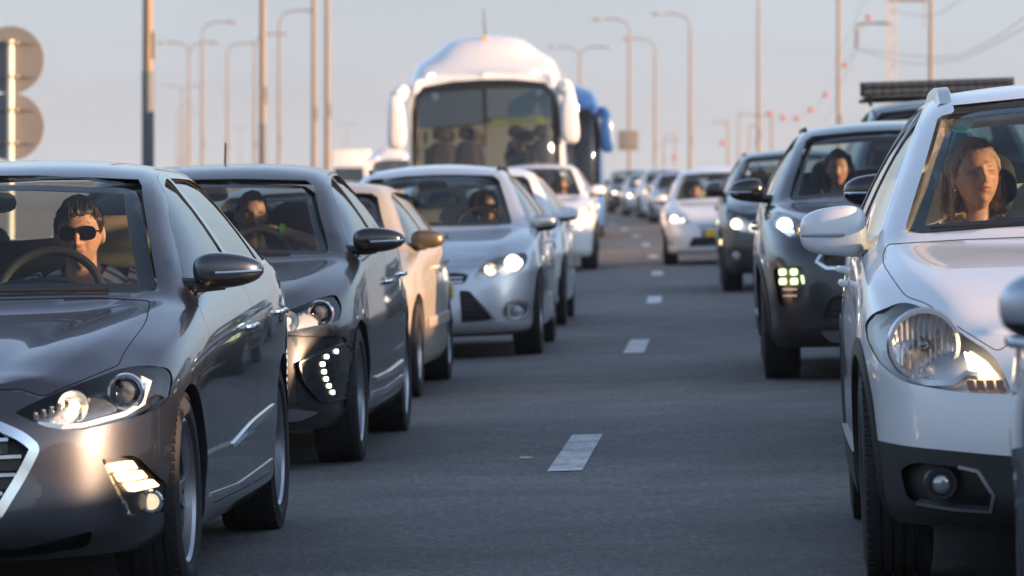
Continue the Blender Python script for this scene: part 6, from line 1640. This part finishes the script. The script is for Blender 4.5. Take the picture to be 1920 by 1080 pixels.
def sunglasses(o, R3, base):
    M = R3.to_4x4(); LENSM = mat('sunglass_lens', (.004, .004, .005), .03, coat=1); FR = mat('sunglass_frame', (.008, .008, .008), .25)
    root = None
    for s in (-1, 1):
        pts = [(s*(.0345+.0315*math.copysign(abs(math.cos(t))**.75, math.cos(t))), .007+.0245*math.copysign(abs(math.sin(t))**.75, math.sin(t))) for t in np.linspace(0, 2*math.pi, 28, endpoint=False)]
        bm = bmesh.new()
        def Q(x, z, d): return M @ Vector((x, -.108+d+1.6*x*x*4, z))
        A = [bm.verts.new(Q(x, z, 0)) for x, z in pts]; B = [bm.verts.new(Q(x, z, .004)) for x, z in pts]
        bm.faces.new(A); bm.faces.new(B[::-1])
        for i in range(28): bm.faces.new((A[i], A[(i+1) % 28], B[(i+1) % 28], B[i]))
        g = bm_obj('sunglasses' if root is None else 'lens', bm, LENSM, root or o, 40)
        if root is None: root = g
        bm = bmesh.new(); add_tube(bm, [Q(x, z, -.001) for x, z in pts+pts[:1]], .0022, 6); bm_obj('frame', bm, FR, root)
        bm = bmesh.new(); add_tube(bm, [Q(s*.064, .014, 0), M @ Vector((s*.078, -.06, .012)), M @ Vector((s*.082, .01, .008))], .003, 6); bm_obj('temple', bm, FR, root)
    bm = bmesh.new(); add_tube(bm, [M @ Vector((-.008, -.112, .016)), M @ Vector((0, -.115, .018)), M @ Vector((.008, -.112, .016))], .0028, 6); bm_obj('bridge', bm, FR, root)
STRIPE = None
def striped():
    m = bpy.data.materials.new('striped_shirt'); m.use_nodes = True; nt = m.node_tree; b = nt.nodes['Principled BSDF']
    tc = nt.nodes.new('ShaderNodeTexCoord'); w_ = nt.nodes.new('ShaderNodeTexWave'); w_.bands_direction = 'DIAGONAL'; w_.inputs['Scale'].default_value = 9; w_.inputs['Distortion'].default_value = .6
    mp = nt.nodes.new('ShaderNodeMapping'); mp.inputs['Rotation'].default_value = (0, R(20), 0)
    nt.links.new(tc.outputs['Object'], mp.inputs[0]); nt.links.new(mp.outputs[0], w_.inputs[0])
    r = nt.nodes.new('ShaderNodeValToRGB'); r.color_ramp.elements[0].position = .30; r.color_ramp.elements[0].color = (.16, .17, .19, 1); r.color_ramp.elements[1].position = .42; r.color_ramp.elements[1].color = (.72, .68, .58, 1)
    nt.links.new(w_.outputs[0], r.inputs[0]); nt.links.new(r.outputs[0], b.inputs['Base Color']); b.inputs['Roughness'].default_value = .85
    return m
def people():
    person(C['grey'], (.268, 1.76, 1.148), yaw=3, pitch=2, label='man in dark sunglasses and striped shirt driving the grey sedan', hair='short', hairc=(.030, .018, .012), skin=(.52, .29, .19), shirt=striped(), voxel=.0045, eyes='open', extras=[sunglasses], scale=1.06, neck=.128)
    def belt(o, R3, base):
        bm = bmesh.new(); add_tube(bm, [base+Vector((.19, .05, .0)), base+Vector((.10, -.085, -.13)), base+Vector((-.08, -.11, -.32)), base+Vector((-.2, 0, -.48))], .018, 6)
        for v in bm.verts: pass
        bm_obj('seat_belt', bm, mat('belt_web', (.03, .032, .036), .8), o)
    def band(o, R3, base):
        bm = bmesh.new(); add_lathe(bm, [(-.012, .034), (-.012, .038), (.012, .038), (.012, .034)], 20, 'x', (.175, -.165, -.085), close=True); bm_obj('wristband', bm, mat('band_green', (.20, .42, .08), .6), o)
    person(C['dark'], (.17, 1.83, 1.168), yaw=16, pitch=3, roll=6, label='man resting his hand at his mouth driving the near-black sedan', hair='crop', hairc=(.02, .016, .014), skin=(.40, .24, .16), shirt=mat('shirt_dark', (.05, .06, .07), .85), voxel=.0055, stubble=.45,
           arms={1: [(.36, -.14, -.17), (.165, -.165, -.085), ((-.9, .1, .15), (.1, .5, .8), .75)]}, extras=[band])
    person(C['cross'], (-.385, 2.03, 1.245), yaw=14, pitch=-9, roll=-3, label='fair-haired woman with closed eyes in the white crossover', hair='long', hairc=(.24, .145, .08), skin=(.50, .28, .19), female=True, shirt=mat('top_cream', (.72, .66, .55), .8), bare=True, voxel=.0048, eyes='closed', scale=1.04, neck=.135,
           extras=[lambda o, R3, base: bm_obj('necklace', (lambda b: (add_tube(b, catmull([base+Vector((-.055, .0, .03)), base+Vector((-.04, -.075, -.06)), base+Vector((.0, -.10, -.13)), base+Vector((.04, -.075, -.06)), base+Vector((.055, 0, .03))], 6), .002, 5), b)[1])(bmesh.new()), INK, o),
                   lambda o, R3, base: bm_obj('earring', (lambda b: (add_sphere(b, R3 @ Vector((-.083, -.004, -.042)), .005, 10, 8), b)[1])(bmesh.new()), CHROME, o)])
    person(C['cross'], (.37, 2.03, 1.23), yaw=0, label='driver of the white crossover, cut by the right edge', hair='short', shirt=mat('shirt_grey', (.12, .13, .15), .85), voxel=.012)
    person(C['sport'], (-.312, 2.10, 1.315), yaw=-4, pitch=2, label='dark-haired woman in the passenger seat of the black suv', hair='long', hairc=(.02, .014, .012), skin=(.42, .25, .18), female=True, shirt=mat('shirt_tan', (.30, .20, .10), .85), voxel=.008)
    person(C['sport'], (.36, 2.10, 1.31), label='driver of the black suv, half hidden behind the white crossover', hair='crop', hairc=(.02, .016, .014), skin=(.42, .26, .18), shirt=mat('shirt_pale', (.45, .44, .42), .85), voxel=.012)
    person(C['silver'], (.405, 1.80, 1.115), yaw=8, pitch=4, label='driver with dark glasses in the silver estate car', hair='short', hairc=(.018, .013, .01), skin=(.46, .27, .18), shirt=mat('shirt_dark', (.05, .06, .07), .85), voxel=.009, extras=[sunglasses])
    person(C['silver'], (-.36, 2.0, 1.10), yaw=-6, label='passenger in shadow in the silver estate car', hair='crop', hairc=(.02, .016, .014), skin=(.36, .20, .14), shirt=mat('shirt_navy', (.03, .04, .08), .85), voxel=.012)
    person(C['suv3'], (.375, 2.10, 1.27), yaw=6, label='driver in dark clothes in the white suv ahead of the coach', hair='crop', hairc=(.02, .016, .014), skin=(.48, .27, .18), shirt=mat('shirt_dark', (.05, .06, .07), .85), voxel=.012)
    person(C['fabia'], (-.30, 1.85, 1.09), label='person low in the passenger seat of the small white hatchback', hair='crop', hairc=(.02, .016, .014), skin=(.46, .27, .2), shirt=mat('shirt_dark', (.05, .06, .07), .85), voxel=.012)
    person(C['coach'], (.52, 1.75, 2.03), yaw=-3, label='coach driver with sunglasses and bare forearm', hair='crop', hairc=(.05, .04, .035), skin=(.50, .26, .18), shirt=mat('shirt_dark', (.05, .06, .07), .85), voxel=.012, extras=[sunglasses],
           arms={-1: [(-.22, -.16, -.40), (-.06, -.30, -.30)]})
    person(C['beige'], (.33, 1.85, 1.04), label='driver in shadow in the dusty beige sedan', hair='crop', hairc=(.02, .016, .014), skin=(.36, .20, .14), shirt=mat('shirt_navy', (.03, .04, .08), .85), voxel=.012)
# ------------------------------------------------------------------ roadside
GALV = mat('galvanised', (.22, .175, .13), .6, metal=.1, noise=.15, nscale=3)
GALVBASE = mat('pole_base_coat', (.10, .115, .125), .6)
LAMPG = mat('lamp_grey', (.32, .31, .30), .5)
def ground_z(x, y):
    l = x-lane_x(y)
    return FALL*l if abs(l) < 8.5 else (-.42 if abs(l) > 11 else FALL*max(-8.5, min(8.5, l)))
def lamp_pole(px, ztop, Y, label, arms='R', arm=1.9, r=.11, coat=None, group='street lamps along the road'):
    """tapered lamp column with curved arm; arms: R, L or both"""
    z0 = -.42
    o = empty('street_lamp', (px, Y, z0)); tag(o, label, 'street lamp', group)
    H = ztop-z0
    bm = bmesh.new(); add_tube(bm, [(0, 0, 0), (0, 0, H*.5), (0, 0, H-1.2)], [r, r*.8, r*.62], 12); bm_obj('pole', bm, GALV, o)
    bm = bmesh.new(); add_tube(bm, [(0, 0, 0), (0, 0, .5)], r*1.5, 12); bm_obj('pole_base', bm, GALV, o)
    if coat:
        bm = bmesh.new(); add_tube(bm, [(0, 0, .3), (0, 0, coat-z0)], [r*1.04, r*1.04*(1-.2*(coat/H))], 12); bm_obj('base_coat', bm, GALVBASE, o)
    bm = bmesh.new(); add_box(bm, (r*.9, 0, 4.2), (.05, .16, .5), bev=.01); bm_obj('hatch', bm, GALV, o)
    for s in ((1,) if arms == 'R' else (-1,) if arms == 'L' else (-1, 1)):
        P = [(0, 0, H-1.3), (s*.04, 0, H-.7), (s*.35, 0, H-.22), (s*arm*.55, 0, H-.03), (s*arm, 0, H)]
        bm = bmesh.new(); add_tube(bm, catmull(P, 5), .05, 8); bm_obj('lamp_arm', bm, GALV, o)
        bm = blob_bm((s*(arm+.3), 0, H-.03), (.38, .16, .085), 3, 16, 8); bm_obj('lamp_head', bm, LAMPG, o)
    return o
def wx(px, Y): return (px-960)*Y/8900.0
POLES = [  # column x in photo px, distance, height, arms, radius, base coat height
    (278, 88, 12.0, 'B', .115, 3.30, 'tall street lamp pole behind the grey sedan, dark coated base, thickest of all'),
    (493, 140, 12.0, 'B', .11, 2.95, 'street lamp pole with dark coated base behind the near-black sedan'),
    (589, 180, 12.0, 'B', .11, None, 'bare street lamp pole left of the white coach, left one of a close pair'),
    (614, 172, 12.0, 'B', .115, None, 'bare street lamp pole left of the white coach, right one of a close pair'),
    (524, 300, 12.0, 'R', .12, None, 'curved-arm street lamp just right of the second coated pole'),
    (478, 335, 11.6, 'R', .11, None, 'curved-arm street lamp half hidden by the second coated pole'),
    (380, 322, 12.0, 'R', .12, None, 'curved-arm street lamp, tallest right of the first coated pole'),
    (427, 372, 12.0, 'R', .12, None, 'curved-arm street lamp standing alone between the two coated poles'),
    (355, 370, 12.0, 'B', .12, None, 'double-armed street lamp right of the first coated pole, upper one'),
    (342, 540, 12.0, 'B', .13, None, 'double-armed street lamp right of the first coated pole, lower distant one'),
    (334, 640, 11.5, 'R', .13, None, 'small distant street lamp left of the double-armed pair'),
    (347, 760, 12.0, 'R', .14, None, 'far tiny street lamp among the double-armed columns'),
    (450, 950, 12.0, 'B', .14, None, 'faint far double street lamp behind the near-black sedan'),
    (650, 950, 12.5, 'B', .14, None, 'faint far double street lamp above the box truck'),
    (1180, 316, 12.0, 'L', .12, None, 'curved-arm street lamp carrying a square sign back, right of the blue coach'),
    (1228, 360, 12.0, 'L', .12, None, 'shorter curved-arm street lamp in the middle of three right of the coaches'),
    (1294, 306, 12.0, 'L', .12, None, 'curved-arm street lamp, rightmost of three right of the coaches'),
    (1087, 372, 11.7, 'B', .13, None, 'double-armed street lamp rising behind the blue coach'),
    (1422, 262, 12.0, 'L', .115, None, 'tall plain lamp pole above the slate suv'),
    (1572, 200, 12.0, 'L', .10, None, 'tall plain lamp pole above the black suv'),
    (1745, 190, 12.0, 'L', .115, None, 'tall plain lamp pole above the light bar'),
]
def roadside():
    for px, Y, zt, arms, r, coat, lab in POLES:
        lamp_pole(wx(px, Y), zt, Y, lab, arms, 1.8, r, coat)
    # round signs seen from behind
    GB = mat('sign_back', (.20, .195, .19), .6, metal=.2, noise=.12, nscale=4)
    Y = 60.0; o = empty('road_sign', (wx(20, Y), Y, -.42)); tag(o, 'two round road signs on one post seen from behind, left edge', 'road sign')
    bm = bmesh.new(); add_tube(bm, [(0, 0, 0), (0, 0, 1.29+.42+(337-75)*Y/8900)], .047, 12); bm_obj('post', bm, mat('post_cream', (.80, .74, .60), .4), o)
    for k, cy in enumerate((112, 237)):
        cz = 1.29+(337-cy)*Y/8900+.42; rr = 62*Y/8900
        bm = bmesh.new(); add_lathe(bm, [(.06, .001), (.06, rr), (.075, rr+.008), (.09, rr), (.09, .001)], 48, 'y', (-.0, 0, cz)); d = bm_obj('sign_disc', bm, GB, o)
        for dz in (.21, -.21):
            bm = bmesh.new(); add_box(bm, (.05, .04, cz+dz), (.50, .03, .035), bev=.006); bm_obj('bracket', bm, mat('bracket_grey', (.20, .19, .18), .5, metal=.5), d)
            bm = bmesh.new(); add_tube(bm, [(0, -.005, cz+dz-.02), (0, -.005, cz+dz+.02)], .062, 10); add_box(bm, (.085, -.01, cz+dz), (.05, .07, .05), bev=.01); bm_obj('clamp', bm, mat('clamp_warm', (.45, .38, .30), .5, metal=.5), d)
    # square sign back on the lamp right of the blue coach
    Y = 312; o = empty('sign_board', (wx(1178, Y), Y, 1.29+(337-263)*Y/8900)); tag(o, 'square sign board seen from behind on a lamp pole right of the blue coach', 'road sign')
    bm = bmesh.new(); add_box(bm, (0, .25, 0), (1.32, .04, 1.3), bev=.03); bm_obj('board', bm, GB, o)
    for dz in (-.4, .4):
        bm = bmesh.new(); add_box(bm, (0, .21, dz), (1.2, .05, .07)); bm_obj('rail', bm, GALV, o)
    # lattice power pole with arm, insulator and frame
    Y = 165; k = Y/8900; X0 = wx(1671, Y); o = empty('power_pole', (X0, Y, -.42)); tag(o, 'slim lattice power pole with side arm and hanging insulator, upper right', 'power pole')
    H = 9.5; hw = .13
    PM = mat('lattice_paint', (.50, .45, .42), .6)
    for sx in (-1, 1):
        for sy in (-1, 1):
            bm = bmesh.new(); add_box(bm, (sx*hw, sy*hw, H/2), (.045, .045, H)); bm_obj('leg', bm, PM, o)
    n = 30
    for i in range(n):
        z0, z1 = H*i/n, H*(i+1)/n; s = 1 if i % 2 else -1
        for sy in (-1, 1):
            bm = bmesh.new(); add_tube(bm, [(-s*hw, sy*hw, z0), (s*hw, sy*hw, z1)], .012, 5); bm_obj('brace', bm, PM, o)
    zz = 1.29+.42+(337-45)*k
    bm = bmesh.new(); add_tube(bm, catmull([(0, 0, zz), (-.6, 0, zz+.03), (-(1671-1606)*k+.08, 0, zz-.02), (-(1671-1606)*k, 0, zz-.14)], 5), .045, 8); bm_obj('arm', bm, GALV, o)
    bm = bmesh.new(); P = []; zb = zz-.18
    for i in range(9): P += [(zb-.075*i, .03), (zb-.075*i-.02, .075), (zb-.075*i-.045, .075), (zb-.075*i-.055, .03)]
    add_lathe(bm, P, 14, 'z', (-(1671-1606)*k, 0, 0)); bm_obj('insulator', bm, mat('insulator', (.12, .12, .125), .35), o)
    zt = 1.29+.42+(337-0)*k
    bm = bmesh.new(); add_tube(bm, [(-.1, 0, zt), ((1737-1671)*k, 0, zt)], .055, 8); bm_obj('cross_bar', bm, GALV, o)
    bm = bmesh.new(); add_tube(bm, [((1733-1671)*k, 0, zt), ((1733-1671)*k, 0, zt-.95)], .022, 6); bm_obj('stay', bm, GALV, o)
    # overhead wires, marker balls receding down the line
    WIRE = mat('wire', (.14, .14, .15), .6)
    def W(px, py, Y): return (wx(px, Y), Y, 1.29+(337-py)*Y/8900)
    lines = [[W(1606, 92, 165), W(1760, 108, 140), W(1850, 80, 120), W(1935, 22, 100)],
             [W(1671, 20, 165), W(1745, 30, 150), W(1800, 0, 130)],
             [W(1606, 92, 165), W(1700, 118, 150), W(1800, 110, 130), W(1935, 45, 100)],
             [W(1606, 92, 165), W(1560, 200, 260), W(1535, 255, 420)],
             [W(1650, -60, 165), W(1560, 130, 300), W(1525, 215, 520)]]
    labs = ['sagging overhead wire from the insulator to the top right corner', 'short overhead wire beside the lattice power pole top', 'second sagging overhead wire running to the right edge', 'thin wire slanting down left from the insulator', 'thin wire slanting down left behind the marker balls']
    for L, lb in zip(lines, labs):
        bm = bmesh.new(); add_tube(bm, [tuple(q) for q in catmull(L, 8)], .009, 5); o = bm_obj('overhead_wire', bm, WIRE); tag(o, lb, 'wire', 'overhead wires')
    RB = mat('marker_red', (.46, .11, .09), .6)
    balls = [(1628, 32, 300), (1584, 122, 330), (1548, 178, 360), (1520, 206, 390), (1494, 222, 430), (1468, 221, 470), (1443, 213, 520), (1421, 265, 540), (1355, 268, 620), (1265, 295, 700)]
    words = ['topmost', 'second from the top', 'third from the top', 'fourth from the top', 'fifth from the top', 'sixth from the top', 'seventh, beside a far mast', 'low one on the pole above the slate suv', 'low pale one above the small white hatchback', 'lowest far one']
    for (px, py, Y), wd in zip(balls, words):
        bm = bmesh.new(); add_sphere(bm, W(px, py, Y), 5.0*Y/8900, 18, 12); o = bm_obj('marker_ball', bm, RB); tag(o, f'red warning ball on the overhead line, {wd}', 'marker ball', 'red balls on the overhead line')
    bm = bmesh.new(); add_tube(bm, [tuple(q) for q in catmull([W(px, py, Y) for px, py, Y in balls[:7]], 4)], .012, 5); o = bm_obj('overhead_wire', bm, WIRE); tag(o, 'thin wire carrying the row of red warning balls', 'wire', 'overhead wires')
    # faint far masts on the right horizon
    for i, (px, py, Y) in enumerate([(1245, 260, 800), (1365, 225, 780), (1385, 210, 820), (1447, 210, 640), (1405, 232, 900), (1266, 250, 1000)]):
        x, y, z = W(px, py, Y); o = empty('far_mast', (x, Y, -.42)); tag(o, ['thin far mast right of the short curved-arm lamp', 'thin far mast left of the tall pole above the slate suv', 'tallest thin far mast beside the tall pole', 'far mast right of the tall pole above the slate suv', 'thin far mast just left of the tall pole', 'faintest far mast near the rightmost curved lamp'][i], 'mast', 'far masts on the horizon')
        bm = bmesh.new(); add_tube(bm, [(0, 0, 0), (0, 0, z+.42)], [.22, .14], 8); bm_obj('pole', bm, GALV, o)
        bm = bmesh.new(); add_box(bm, (-1.2 if i % 2 else 1.2, 0, z), (2.6, .25, .2), bev=.05); bm_obj('arm', bm, GALV, o)
    # added bank out of view on the right, shaped to shade road and cars
    rows = []
    rr = random.Random(2)
    for y in np.arange(-60, 96, 6):
        t = sstep((96-y)/22.0)*(1+.26*sstep((y-24)/5.0)*sstep((70-y)/14.0))
        rows.append([(lane_x(y)+l, y, max(-.43, z*t+(0 if t > .99 else -.43*(1-t)))+(rr.random()-.5)*.12*(1 if 11 < l < 18 else 0)) for l, z in ((10.2, .20), (11.2, .65), (12.2, 1.75), (13.2, 2.45), (14.5, 2.62), (16, 2.3), (18, .9), (20, -.43))])
    sheet_obj('added_shade_bank', rows, SOIL)
# ------------------------------------------------------------------ evening haze
def haze():
    bm = bmesh.new(); add_box(bm, (0, 460, 6.5), (1400, 1100, 16.0))
    m = bpy.data.materials.new('haze_air'); m.use_nodes = True; nt = m.node_tree; nt.nodes.clear()
    out = nt.nodes.new('ShaderNodeOutputMaterial'); v = nt.nodes.new('ShaderNodeVolumePrincipled')
    v.inputs['Color'].default_value = (.78, .86, .96, 1); v.inputs['Density'].default_value = HAZE_D; v.inputs['Anisotropy'].default_value = .2
    nt.links.new(v.outputs[0], out.inputs['Volume'])
    o = bm_obj('haze', bm, m, None, None); o['kind'] = 'stuff'
HAZE_D = 0.00022
import time as _t
_t0 = _t.time()
C = {}
C['grey'] = grey_sedan()
C['dark'] = dark_sedan()
C['beige'] = beige_sedan()
C['silver'] = silver_wagon()
C['cross'] = white_crossover()
C['hatch'] = white_hatch('white_hatchback', -.37, 43.2, .040, 'white hatchback close behind the silver estate car')
PB = mk_paint('paint_black_suv', (0.016, 0.020, 0.026), metal=.5, rough=.35, dirt=.2)
FOGSP = rnd([(.798, .706, .03), (.617, .716, .03), (.606, .568, .04), (.676, .448, .03), (.773, .475, .03)], .03)
def sport_x(c):
    f = c.add('fog_lamp', c.sheet(inset(FOGSP, .004), 'F', .05, off=-.03), BLACK)
    for x in (.742, .672):
        for z in (.682, .624): q = at(c, x, z, .004); bm = bmesh.new(); add_box(bm, q, (.046, .02, .040), bev=.010); c.add('led_cube', bm, LEDG, f)
    c.add('led_cube', c.strip([(.630, .66), (.622, .61)], 'F', .012, .015, -.005), LEDG, f)
    for z in (.575, .535): c.add('fog_slat', c.strip([(.75, z), (.66, z)], 'F', .012, .015, -.005), SATIN, f)
    mirror_obj(f)
    c.add('skid_plate', c.sheet(rnd([(-.52, .315), (.52, .315), (.46, .25), (-.46, .25)], .02), 'F', .08, off=.014, thick=.02), SATIN)
    c.add('grille_surround', c.strip([(.49, .80), (.53, .74), (.47, .70), (0, .68)], 'F', .02, .015, .01), CHROME, both=True)
C['sport'] = suv('black_suv', 2.47, 30.06, .046, 'black suv with four greenish square fog lamps', PB, (.985, 1.0, 1.005), 'cars in the right queue', HL=rnd([(.50, .88, .02), (.56, .965, .05), (.70, 1.04, .05), (.775, 1.055, .03), (.78, .98, .04), (.69, .895, .04), (.56, .865, .03)], .03),
    units=[('proj', .715, .965, .05, mat('projector_lit', (.6, .75, 1), .1, emit=(.65, .8, 1), estr=2.2)), ('bowl', .615, .935, .04, BULBW)], rail=(.56, 1.75, 3.1, 1.655, mat('rail_black', (.02, .02, .022), .3, coat=.5)), fogf=FOGSP, extra=sport_x, low=.33,
    grille=rnd([(-.03, .80, 0), (.46, .80), (.50, .745), (.44, .70), (-.03, .69, 0)], .03), mirr=dict(x=.83, y=.82, z=1.19, d=(.112, .08, .078), m=GLOSSBLACK, mbase=GLOSSBLACK, arm=.10, tip=.3, sweep=.03, ind=CHROME))
PF = mk_paint('paint_slate', (0.025, 0.03, 0.036), metal=.6, rough=.4, dirt=.3)
FGF = [(.69+.07*math.cos(t), .41+.07*math.sin(t)) for t in np.linspace(0, 2*math.pi, 16, endpoint=False)]
def forest_x(c):
    f = c.add('fog_lamp', c.sheet(inset(FGF, .004), 'F', .05, off=-.03), BLACK); q = at(c, .69, .41, .01); c.add('fog_lens', lens_bm(q, .055), mat('fog_clear', (.35, .36, .38), .1, coat=1), f); mirror_obj(f)
    p, n, d = c.proj((-.2, .56), 'S'); bm = blob_bm(tuple(p), (.02, .04, .035), 2.4, 12, 8); c.add('side_lamp', bm, BULBW, both=True)
C['forest'] = suv('slate_suv', 3.24, 53.7, .035, 'dark slate suv with round fog lamp, behind the black suv', PF, (.97, 1.0, .985), 'cars in the right queue', HL=rnd([(.40, .66, .02), (.46, .76, .04), (.72, .93, .05), (.80, .92, .03), (.79, .80, .05), (.70, .70, .04), (.5, .65, .03)], .03), units=[('lamp', .69, .765, .052, BULB), ('bowl', .50, .72, .045, BULB)], rail=(.555, 1.75, 3.1, 1.63, BLACK), fogf=FGF, extra=forest_x, low=.50)
PW = mk_paint('paint_white', (0.78, 0.78, 0.78), rough=.35, dirt=.12)
C['suv3'] = suv('white_suv', .37, 70.1, .027, 'white suv in front of the white coach', PW, (1, 1, .985), 'cars in the left queue', units=[('lamp', .72, .86, .05, BULBW), ('bowl', .58, .83, .045, BULBW)], clad=True, low=.36)
C['fabia'] = white_hatch('small_white_hatchback', 3.12, 71.5, .027, 'small white hatchback with yellow plate, behind the slate suv', (.955, .95, .99), group='cars in the right queue')
_p = plate_part(C['fabia'], 0, -.865, .47)
def jeep_x(c):
    bar = bmesh.new(); add_box(bar, (0, 1.42, 2.0), (1.32, .10, .125), bev=.015); o = c.add('light_bar', bar, BLACK)
    for i in range(16):
        for z in (1.968, 2.03):
            bm = bmesh.new(); add_box(bm, (-.60+.08*i, 1.365, z), (.077, .012, .058), bev=.006); c.add('light_cell', bm, mat('cell_dark', (.03, .03, .032), .12, coat=1), o)
    for s in (-1, 1):
        bm = bmesh.new(); add_tube(bm, [(s*.58, 1.42, 1.98), (s*.58, 1.46, 1.93), (s*.57, 1.5, 1.86)], .016, 6); c.add('bar_bracket', bm, BLACK, o)
    for s in (-1, 1):
        bm = bmesh.new(); add_tube(bm, [(s*.60, 1.6, 1.915), (s*.60, 3.2, 1.93)], .018, 8); c.add('rack_rail', bm, BLACK)
    for y in (1.75, 2.2, 2.7, 3.2):
        bm = bmesh.new(); add_tube(bm, [(-.62, y, 1.925), (.62, y, 1.925)], .016, 8); c.add('rack_bar', bm, BLACK)
C['jeep'] = suv('offroad_car', 3.66, 39.4, .043, 'dark off-road car carrying a black light bar, behind the black suv', mk_paint('paint_navy', (.02, .028, .04), metal=.4, rough=.35, dirt=.3), (.98, 1.0, 1.175), 'cars in the right queue', extra=jeep_x, ns=100)
PS = mk_paint('paint_pale_blue', (.36, .42, .50), metal=.7, rough=.35, dirt=.15)
C['near'] = white_hatch('silver_hatchback', 1.915, 8.35, .057, 'pale silver blue car whose blurred door mirror enters at the right edge', P=PS, group='cars in the right queue')
print('cars', _t.time()-_t0)
C['coach'] = coach('white_coach', -.36, 76.0, .024, 'white coach with hanging ear mirrors and domed roof', mk_paint('paint_coach', (.78, .77, .75), rough=.35, dirt=.1))
C['coach2'] = coach('blue_coach', .84, 106.0, .012, 'blue coach mostly hidden behind the white coach', mk_paint('paint_coach_blue', (.01, .10, .34), rough=.35, dirt=.1), roofpod=False, detail=False)
print('cars coaches', _t.time()-_t0)
def repaint(root, old, new):
    for o in root.children_recursive:
        if o.type == 'MESH':
            for s in o.material_slots:
                if s.material and s.material.name == old: s.link = 'OBJECT'; s.material = new
def far_copy(car, name, x, y, label, group, old=None, new=None):
    r = copy_tree(car.root); r.name = name; r.location = (x, y, road_z(x, y)); r.rotation_euler = (0, -math.atan(FALL), -lane_h(y)); tag(r, label, 'car', group)
    if old: repaint(r, old, new)
    return r
PD = mk_paint('paint_far_dark', (.02, .022, .03), metal=.4, dirt=.2); PSL = mk_paint('paint_far_silver', (.42, .43, .45), metal=.7, dirt=.2)
G = 'cars in the right queue'
_r = far_copy(C['sport'], 'black_mirrored_car', 2.60, 21.3, 'car hidden behind the white crossover showing only its glossy black mirror', G); _r.rotation_euler[2] = -.05
far_copy(C['hatch'], 'far_hatchback', wx(1218, 136)+.92, 136, 'pale silver hatchback left of the small white hatchback', G, 'paint_white', PSL)
far_copy(C['suv3'], 'far_suv', wx(1196, 150)+.95, 150, 'white tall car between the silver hatchback and the dark far cars', G)
far_copy(C['silver'], 'far_estate_car', wx(1168, 163)+.92, 163, 'far estate car with one large glaring headlight', G, 'paint_silver', PSL)
far_copy(C['forest'], 'far_dark_car', wx(1140, 177)+.92, 177, 'farthest dark car at the head of the far right queue', G)
far_copy(C['suv3'], 'far_van', wx(1292, 178)+.95, 178, 'white roof of a tall car above the small white hatchback, left one', G)
far_copy(C['suv3'], 'far_van', wx(1336, 158)+.95, 158, 'white roof of a tall car above the small white hatchback, right one', G)
far_copy(C['forest'], 'far_dark_car', wx(1372, 140)+.95, 140, 'dark roof just left of the slate suv, far behind', G)
r = far_copy(C['coach'], 'far_coach', wx(738, 255), 255, 'far white bus roof peeking out left of the white coach', 'coaches in the left queue'); r['category'] = 'bus'; r.scale = (.86, .86, .86)
box_truck(wx(655, 320), 320, 0.0, 'far box truck just right of the close pair of poles')
roadside()
for px_, py_, wd_, lab_, m_ in ((985, 857, .06, 'scrap of pale litter on the road left of the nearest dash', mat('litter_pale', (.65, .6, .52), .8)),):
    Y_ = 1.29*8900/(py_-337.0); X_ = wx(px_, Y_); bm = bmesh.new()
    P_ = [(wd_*(.5*math.cos(t))*(1+.25*math.sin(3*t+1)), wd_*.8*math.sin(t)*(1+.2*math.cos(2*t))) for t in np.linspace(0, 2*math.pi, 11, endpoint=False)]
    bm = prism(P_, 'T', 0, .006); o_ = bm_obj('litter', bm, m_); o_.location = (X_, Y_, road_z(X_, Y_)+.003); tag(o_, lab_, 'litter')
print('cars rs', _t.time()-_t0)
people()
haze()
print('cars all', _t.time()-_t0)
